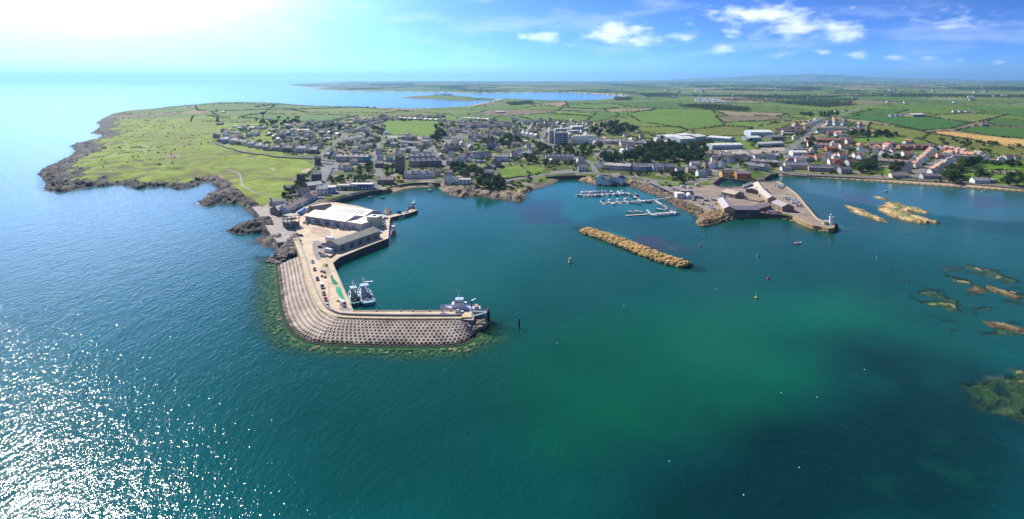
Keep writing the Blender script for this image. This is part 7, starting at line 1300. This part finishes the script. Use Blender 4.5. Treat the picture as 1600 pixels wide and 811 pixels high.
for B_, nm, cc, rg in ((MW, 'walls', cw, .85), (MRf, 'roofs', cr_, .65)):
    me = B_.mesh(nm, mat('mass_' + nm, 'col', rg, .15, .4, .2)); attr_col(me, 'col', np.array(cc)); put(nm, me, th_)

# ================================================================== trees and hedges
def leaf_quads(cx, size, rng, flat=.0):
    n = len(cx); a = rng.normal(size=(n, 3)); a[:, 2] *= (1 - flat); a /= np.linalg.norm(a, axis=1)[:, None] + 1e-9; t = np.cross(a, rng.normal(size=(n, 3))); t /= np.linalg.norm(t, axis=1)[:, None] + 1e-9; b2 = np.cross(a, t); s = np.asarray(size).reshape(-1, 1) * np.ones((n, 1))
    V = np.stack([cx - t * s - b2 * s * .7, cx + t * s - b2 * s * .6, cx + t * s * .8 + b2 * s * .7, cx - t * s * .7 + b2 * s * .8], 1).reshape(-1, 3); return V, np.arange(4 * n).reshape(n, 4)
def crown_pts(n, rng, tall=1.0):
    k = rng.randint(7, 11); lc = rng.normal(size=(k, 3)); lc /= np.linalg.norm(lc, axis=1)[:, None]; lc *= rng.uniform(.35, .72, (k, 1)); lc[:, 2] = lc[:, 2] * .75 * tall; lr = rng.uniform(.30, .52, k); w = rng.randint(0, k, n); d = rng.normal(size=(n, 3)); d /= np.linalg.norm(d, axis=1)[:, None]; return lc[w] + d * (lr[w] * rng.uniform(.72, 1.04, n))[:, None]
crowns = []; lite = []
for k in range(8):
    rng = np.random.RandomState(900 + k); p = crown_pts(520, rng, 1.0 if k < 6 else 1.25); V, Fq = leaf_quads(p, rng.uniform(.07, .135, len(p)), rng); crowns.append(npmesh('crown', V, Fq, M_leaf)); p = crown_pts(90, rng); lite.append(leaf_quads(p, rng.uniform(.16, .26, len(p)), rng))
tm = MB().tube((0, 0, -.6), (0, 0, .75), .075, .05, 7)
for k in range(5): a = k * 1.26; tm.tube((0, 0, .35 + .09 * k), (math.cos(a) * .4, math.sin(a) * .4, .85 + .1 * k), .032, .012, 5)
trunk_me = tm.mesh('trunk', M_bark)
TREES = []
LC = {'dark': (.060, .100, .026), 'mid': (.090, .135, .032), 'light': (.13, .17, .036), 'olive': (.11, .112, .038), 'autumn': (.18, .13, .03)}
def grove(lab, px, n, r0, r1, cols=('mid', 'dark', 'mid', 'light')):
    w = GP(px); A = np.array(w); c_ = 0; tries = 0; placed = []
    while c_ < n and tries < 60 * n:
        tries += 1; x = random.uniform(A[:, 0].min(), A[:, 0].max()); y = random.uniform(A[:, 1].min(), A[:, 1].max())
        if not inside(np.array([x]), np.array([y]), w)[0]: continue
        r_ = random.uniform(r0, r1)
        if any((x - q[0]) ** 2 + (y - q[1]) ** 2 < (.62 * (r_ + q[2])) ** 2 for q in placed): continue
        placed.append((x, y, r_)); TREES.append((r_ / y, x, y, r_, random.choice(cols), lab)); c_ += 1
D2 = ('dark', 'dark', 'mid')
for g in [('garden tree among the golf villas', [(395,222),(440,216),(470,220),(488,228),(440,230),(400,228)], 16, 2.6, 4.2), ('tree in the wood under the water tower', [(402,190),(425,186),(466,184),(468,195),(430,199),(405,198)], 26, 4, 6.5, D2), ('tree in the belt across the upper estate', [(460,196),(520,194),(560,200),(525,207),(470,203)], 26, 3.5, 5.5, D2), ('tall hedge tree by the pitch lane', [(578,230),(584,215),(597,204),(603,207),(590,231)], 16, 3, 4.5, ('light', 'mid')), ('large tree at the right end of the playing field', [(672,222),(680,205),(692,193),(699,203),(691,222)], 12, 5, 7.5, D2), ('tree left of the playing field', [(583,204),(588,194),(600,192),(600,208)], 6, 4, 6, D2), ('tree in the line behind the playing field', [(625,188),(660,188.5),(660,190),(625,190)], 12, 3, 4.2, D2),
          ('garden tree above the rocky point', [(690,263),(720,262),(745,267),(772,266),(772,276),(740,280),(700,277)], 24, 3, 5.2), ('tree in the dense clump on the rocky point', [(748,283),(783,283),(788,292),(770,297),(748,293)], 16, 3.6, 5.5, D2), ('tree round the stone church', [(745,224),(765,217),(800,215),(814,225),(792,234),(782,228),(755,230)], 24, 4, 6.5), ('tree on the slope below the flats', [(832,224),(848,230),(900,230),(962,231),(962,236),(905,246),(842,246)], 46, 3.6, 6.2), ('tree by the lawn above the shore road', [(800,252),(830,247),(846,256),(815,257)], 8, 4, 6), ('tree in front of the cream terrace', [(845,253),(905,254),(908,262),(850,261)], 18, 2.8, 4.4), ('tree in the big dark wood above the marina', [(986,247),(1003,238),(1030,232),(1062,236),(1062,253),(1045,255),(1000,254)], 44, 6, 8.8, ('dark', 'dark', 'dark', 'mid')), ('tree at the right end of the big wood', [(1062,234),(1085,229),(1104,238),(1100,253),(1066,255)], 24, 5.5, 8, D2),
          ('tree in the wood behind the white terraces', [(922,208),(940,198),(965,192),(996,200),(990,209),(960,212),(930,214)], 38, 5.5, 8, D2), ('garden tree below the marina terrace', [(1018,273),(1050,270),(1078,279),(1092,284),(1050,283)], 16, 2.4, 4), ('shrubby tree in front of the marina terrace', [(984,270),(1020,271),(1012,275),(985,274)], 10, 2, 3.4), ('tree behind the marina terrace', [(936,247),(985,244),(1000,254),(960,254),(940,252)], 22, 4, 6, D2), ('dark seaside tree left of the lawn', [(1336,266),(1350,258),(1366,255),(1367,268),(1345,273)], 18, 4, 6, D2), ('tree right of the seaside lawn', [(1390,268),(1402,258),(1412,263),(1398,274)], 12, 3.4, 5), ('tree in the clump inside the seaside estate', [(1380,248),(1402,244),(1404,251),(1384,254)], 9, 3.6, 5, D2), ('orange brown tree in the seaside estate', [(1405,249),(1425,248),(1424,253),(1406,254)], 7, 3, 4, ('autumn', 'olive')),
          ('tree in the long hedge right of the estate road', [(1474,286),(1482,270),(1500,257),(1526,249),(1532,255),(1506,266),(1494,286)], 46, 3.4, 5.4), ('tree in the hedge behind the paddock', [(1530,253),(1620,260),(1620,264),(1535,258)], 18, 3.2, 4.6), ('tree between the paddocks', [(1524,270),(1536,268),(1540,276),(1526,278)], 6, 3.4, 5), ('tree at the right edge of the coast road', [(1565,287),(1600,278),(1620,292),(1580,294)], 12, 3.6, 5.5), ('tree in the belt under the crop field', [(1312,209),(1345,206),(1362,203),(1402,211),(1396,216),(1340,215)], 36, 4, 6.5, D2), ('dark conifer by the main road', [(1256,226),(1268,219),(1276,226),(1264,232)], 9, 4, 5.5, ('dark',)), ('tree by the north estate', [(1243,211),(1262,207),(1262,210),(1246,214)], 7, 3.5, 5, D2), ('tree behind the stepped white houses', [(1238,195),(1258,191),(1260,194),(1242,198)], 6, 4, 6, D2), ('hedgerow tree in the rough pasture', [(1450,212),(1530,224),(1600,230),(1620,244),(1540,240),(1470,226)], 26, 3, 5, ('olive', 'mid')),
          ('tree in the copse by the far bend of the road', [(1250,179),(1300,177),(1316,180),(1290,184),(1255,184)], 22, 5, 8, D2), ('shrub on the bank above the harbour shops', [(512,279),(578,275),(580,282),(514,286)], 26, 2.0, 3.2), ('tree behind the harbour bank', [(556,266),(580,260),(582,272),(560,272)], 7, 3, 4.5), ('shrub on the dark castle rock', [(440,312),(455,296),(468,284),(482,280),(484,296),(470,308),(450,318)], 26, 1.8, 3.4, ('dark', 'olive')), ('tree beside the castle keep', [(602,268),(614,262),(614,272),(604,274)], 6, 3, 4.5), ('tree among the upper estate roofs', [(430,200),(520,210),(588,214),(590,236),(520,236),(470,226)], 34, 2.4, 4), ('tree in the old centre', [(600,218),(690,222),(760,232),(760,250),(690,240),(600,240)], 34, 2.6, 4.5), ('tree behind the old centre', [(700,184),(800,190),(845,196),(838,212),(760,206)], 30, 3, 5), ('small tree in the red estate', [(1270,216),(1350,216),(1420,238),(1420,254),(1340,254),(1270,240)], 44, 2.2, 3.6), ('tree along the main street', [(1130,246),(1230,240),(1238,262),(1180,268),(1140,258)], 24, 2.4, 4),
          ('tree beside the warehouses', [(1090,226),(1112,224),(1116,232),(1096,234)], 8, 4, 6, D2), ('field tree beside the big warehouse', [(1010,212),(1050,218),(1056,224),(1030,222)], 12, 3.5, 6), ('tree round the workshops', [(1164,214),(1172,218),(1190,234),(1170,232)], 10, 3, 5)]: grove(*g)
TREES.sort(reverse=True); NT = 300
cnt = {}
for t in TREES[:NT]: cnt.setdefault(t[5], []).append(t[1] / t[2])
def tree_label(lab, k):
    L_ = sorted(cnt[lab]); n = len(L_)
    return lab if n > 14 or n == 1 else lab + ', ' + place_word(L_.index(k) + 1, n)
for k, (sz, x, y, r_, c, lab) in enumerate(TREES[:NT]):
    z = hgt(x, y); hh = r_ * random.uniform(1.15, 1.5); o = empty('broadleaf_tree', (x, y, z), random.uniform(0, 6.2), tree_label(lab, x / y), 'tree', 'trees of the town'); put('trunk', trunk_me, o, scale=(hh, hh, hh)); put('crown', crowns[random.randrange(8)], o, (0, 0, hh * .95), 0, LC[c], (r_, r_, r_ * random.uniform(.85, 1.1)))
def mass(name, lst, lab, m, colr=None, cat='trees'):
    V = []; Fq = []; o = 0; Cc = []
    for (x, y, z, r_, c) in lst:
        v, f_ = lite[random.randrange(8)]; a = random.uniform(0, 6.28); ca, sa = math.cos(a), math.sin(a); V.append(np.stack([x + r_ * (v[:, 0] * ca - v[:, 1] * sa), y + r_ * (v[:, 0] * sa + v[:, 1] * ca), z + r_ * v[:, 2] * .9], 1)); Fq.append(f_ + o); o += len(v); Cc.append(np.tile(np.array(LC[c]) * random.uniform(.75, 1.25), (len(v), 1)))
    me = npmesh(name, np.concatenate(V), np.concatenate(Fq), m); attr_col(me, 'col', np.concatenate(Cc)); return tag(put(name, me), lab, cat, kind='stuff')
M_leafv = leafmat('foliage_mass', 'col', 0.0)
mass('background_trees', [(x, y, hgt(x, y) + r_ * .9, r_, c) for (sz, x, y, r_, c, lab) in TREES[NT:]], 'smaller garden and hedgerow trees behind the town', M_leafv)
# shrubs and garden hedges between the houses
tw = inside(XX, YY, GP(TOWN[0])) & (SDp > 12) & (VV > 180); grd = fbm(XX / 26, YY / 26, 3, 777); tw &= grd > .44
for nm, wq in FB: tw &= ~inside(XX, YY, wq)
for q, c in BARE: tw &= ~inside(XX, YY, GP(q))
for pr, w in ROADS: tw &= segdist(XX, YY, [tuple(G(*p)[:2]) for p in pr], closed=False) > w * .5 + 2
wgt = (YY ** 2 * tw).ravel(); idx = np.random.RandomState(8).choice(len(wgt), 3600, replace=False, p=wgt / wgt.sum()); bx_ = np.array([tuple(o.location[:2]) for o in bpy.data.objects if o.type == 'EMPTY' and o.get('group') in ('houses of the town', 'working buildings')])
sh_ = [(XX.ravel()[i], YY.ravel()[i], HH.ravel()[i] + .8, random.uniform(1.3, 3.0), random.choice(['dark', 'mid', 'mid', 'light'])) for i in idx]
sh_ = [s_ for s_ in sh_ if ((bx_ - np.array(s_[:2])) ** 2).sum(1).min() > 42]
mass('garden_shrubs', sh_, 'shrubs and hedges filling the gardens of the town', M_leafv, cat='shrubs')
# gorse and rough cover on the links
gm2 = inside(XX, YY, GP([(150,225),(200,200),(235,182),(300,205),(330,222),(300,250),(250,268),(200,285),(160,280),(150,258)])) & ~rockm & (SDp > 14) & (fbm(XX / 20, YY / 12, 3, 881) > .55)
wgt = (YY ** 2 * gm2).ravel(); idx = np.random.RandomState(9).choice(len(wgt), 170, replace=False, p=wgt / wgt.sum())
mass('gorse_scrub', [(XX.ravel()[i], YY.ravel()[i], HH.ravel()[i] + .15, random.uniform(.9, 2.2), random.choice(['dark', 'olive', 'olive', 'mid'])) for i in idx], 'low dark gorse scrub scattered over the golf headland', M_leafv, cat='gorse')
# hedges round the named fields
for k, (nm, wq) in enumerate(FB):
    my = sum(p[1] for p in wq) / len(wq)
    if any(s in nm for s in ('lawn', 'verge', 'garden', 'bank', 'playing', 'churchyard', 'meadow right')) or my > 1150: 
        if my <= 1150 or 'playing' in nm or 'lawn' in nm: continue
    rng = np.random.RandomState(k); pts = []
    for i in range(len(wq)):
        a, b2 = np.array(wq[i]), np.array(wq[(i + 1) % len(wq)]); L_ = np.linalg.norm(b2 - a); n = int(L_ * (1.1 if my < 2200 else .6)); t = rng.uniform(0, 1, n); keep = fbm(a[0] / 50 + t * L_ / 30, np.full(n, a[1] / 50), 2, k) > .36; t = t[keep]; p = a + (b2 - a) * t[:, None] + rng.normal(size=(len(t), 2)) * .9; hz_ = np.array([hgt(x, y) for x, y in p]) if len(p) else np.zeros(0); hh = rng.uniform(.1, 2.2, len(p)) + (rng.uniform(0, 1, len(p)) > .93) * rng.uniform(1, 4, len(p)); pts.append(np.concatenate([p, (hz_ + hh)[:, None]], 1))
    pts = np.concatenate(pts)
    if len(pts) < 5: continue
    V, Fq = leaf_quads(pts, rng.uniform(.7, 1.5, len(pts)) * (1 if my < 2200 else 1.5), rng); tag(put('hedge', npmesh('hedge', V, Fq, M_hedge)), f"dark green hedge round the {nm}", 'hedge', 'field hedges')
# distant hedgerows and woods
rng = np.random.RandomState(5); m = hedge_line & ~manual & (SDp > 30) & (UU > -30) & (UU < 1630) & (YY > 1300) & (YY < 15000); idx = np.nonzero(m.ravel())[0]; idx = rng.choice(idx, min(len(idx), 15000), replace=False)
lst = [(XX.ravel()[i], YY.ravel()[i], HH.ravel()[i] + .6, (1.8 + 2.6 * rng.uniform() ** 2) * (1 + YY.ravel()[i] / 5000), ('mid', 'dark', 'olive')[rng.randint(3)]) for i in idx]
lite_full = lite; lite = [(v[:32], f_[:8]) for v, f_ in lite_full]
mass('distant_hedgerows', lst, 'hedgerows dividing the distant farmland', M_leafv, cat='hedgerows')
WD = [[(1060,166),(1100,164),(1172,170),(1170,174),(1110,172)], [(1120,156),(1220,152),(1340,155),(1330,162),(1210,160)], [(1000,146),(1060,148),(1060,152),(1010,152)], [(820,143),(900,141),(1000,144),(990,146),(900,144)], [(1210,160),(1300,160),(1340,164),(1290,168)], [(790,161),(830,158),(835,162),(800,165)], [(1290,144),(1620,150),(1620,154),(1300,150)], [(960,152),(990,153),(985,157),(962,157)]]
lst = []
for q in WD: wq = np.array(GP(q)); mm = inside(XX, YY, [tuple(p) for p in wq]); idx = np.nonzero(mm.ravel())[0]; idx = rng.choice(idx, min(len(idx), 900), replace=False); lst += [(XX.ravel()[i], YY.ravel()[i], HH.ravel()[i] + 3, (3.5 + 3 * rng.uniform()) * (1 + YY.ravel()[i] / 6000), ('dark', 'dark', 'mid')[rng.randint(3)]) for i in idx]
m = woodm & ~manual & (UU > -30) & (UU < 1630) & (YY < 16000); idx = np.nonzero(m.ravel())[0]; idx = rng.choice(idx, min(len(idx), 7000), replace=False); lst += [(XX.ravel()[i], YY.ravel()[i], HH.ravel()[i] + 4, (4 + 4 * rng.uniform()) * (1 + YY.ravel()[i] / 6000), ('dark', 'mid')[rng.randint(2)]) for i in idx]
mass('distant_woods', lst, 'dark woods scattered over the distant farmland', M_leafv, cat='woods')
# scattered white farms far away
fmw = MB().gable_walls(22, 10, 5, 8.5).mesh('wall', M_render); fmr = MB().gable_roof(22, 10, 5, 8.5).mesh('roof', M_roof); k = 0
for i in range(26):
    u = random.uniform(1000, 1600); v = random.uniform(139, 158); p = G(u, v)
    if hgt(p.x, p.y) < 3: continue
    s = 1.0 + p.y / 9000; o = empty('farmhouse', p, random.uniform(-.6, .6), 'tiny white farmhouse in the hazy distant farmland', 'farmhouse', 'distant farmhouses'); put('wall', fmw, o, color=random.choice([WC['white'], WC['white'], WC['tan']]), scale=(s, s, s)); put('roof', fmr, o, color=RC['grey'], scale=(s, s, s))
# ================================================================== haze
hz = MB().box(-62000, 62000, -4000, 82000, -12, 860)
M_haze = bpy.data.materials.new('haze_air'); M_haze.use_nodes = True; nt = M_haze.node_tree; nt.nodes.clear()
o = N(nt, 'ShaderNodeOutputMaterial'); pv = N(nt, 'ShaderNodeVolumePrincipled'); pv.inputs['Color'].default_value = (.30, .62, 1.0, 1); pv.inputs['Density'].default_value = 4.3e-5; pv.inputs['Anisotropy'].default_value = .35
nt.links.new(pv.outputs[0], o.inputs['Volume'])
tag(hz.build('haze', M_haze), 'pale blue summer haze over the coast', 'haze', kind='stuff')
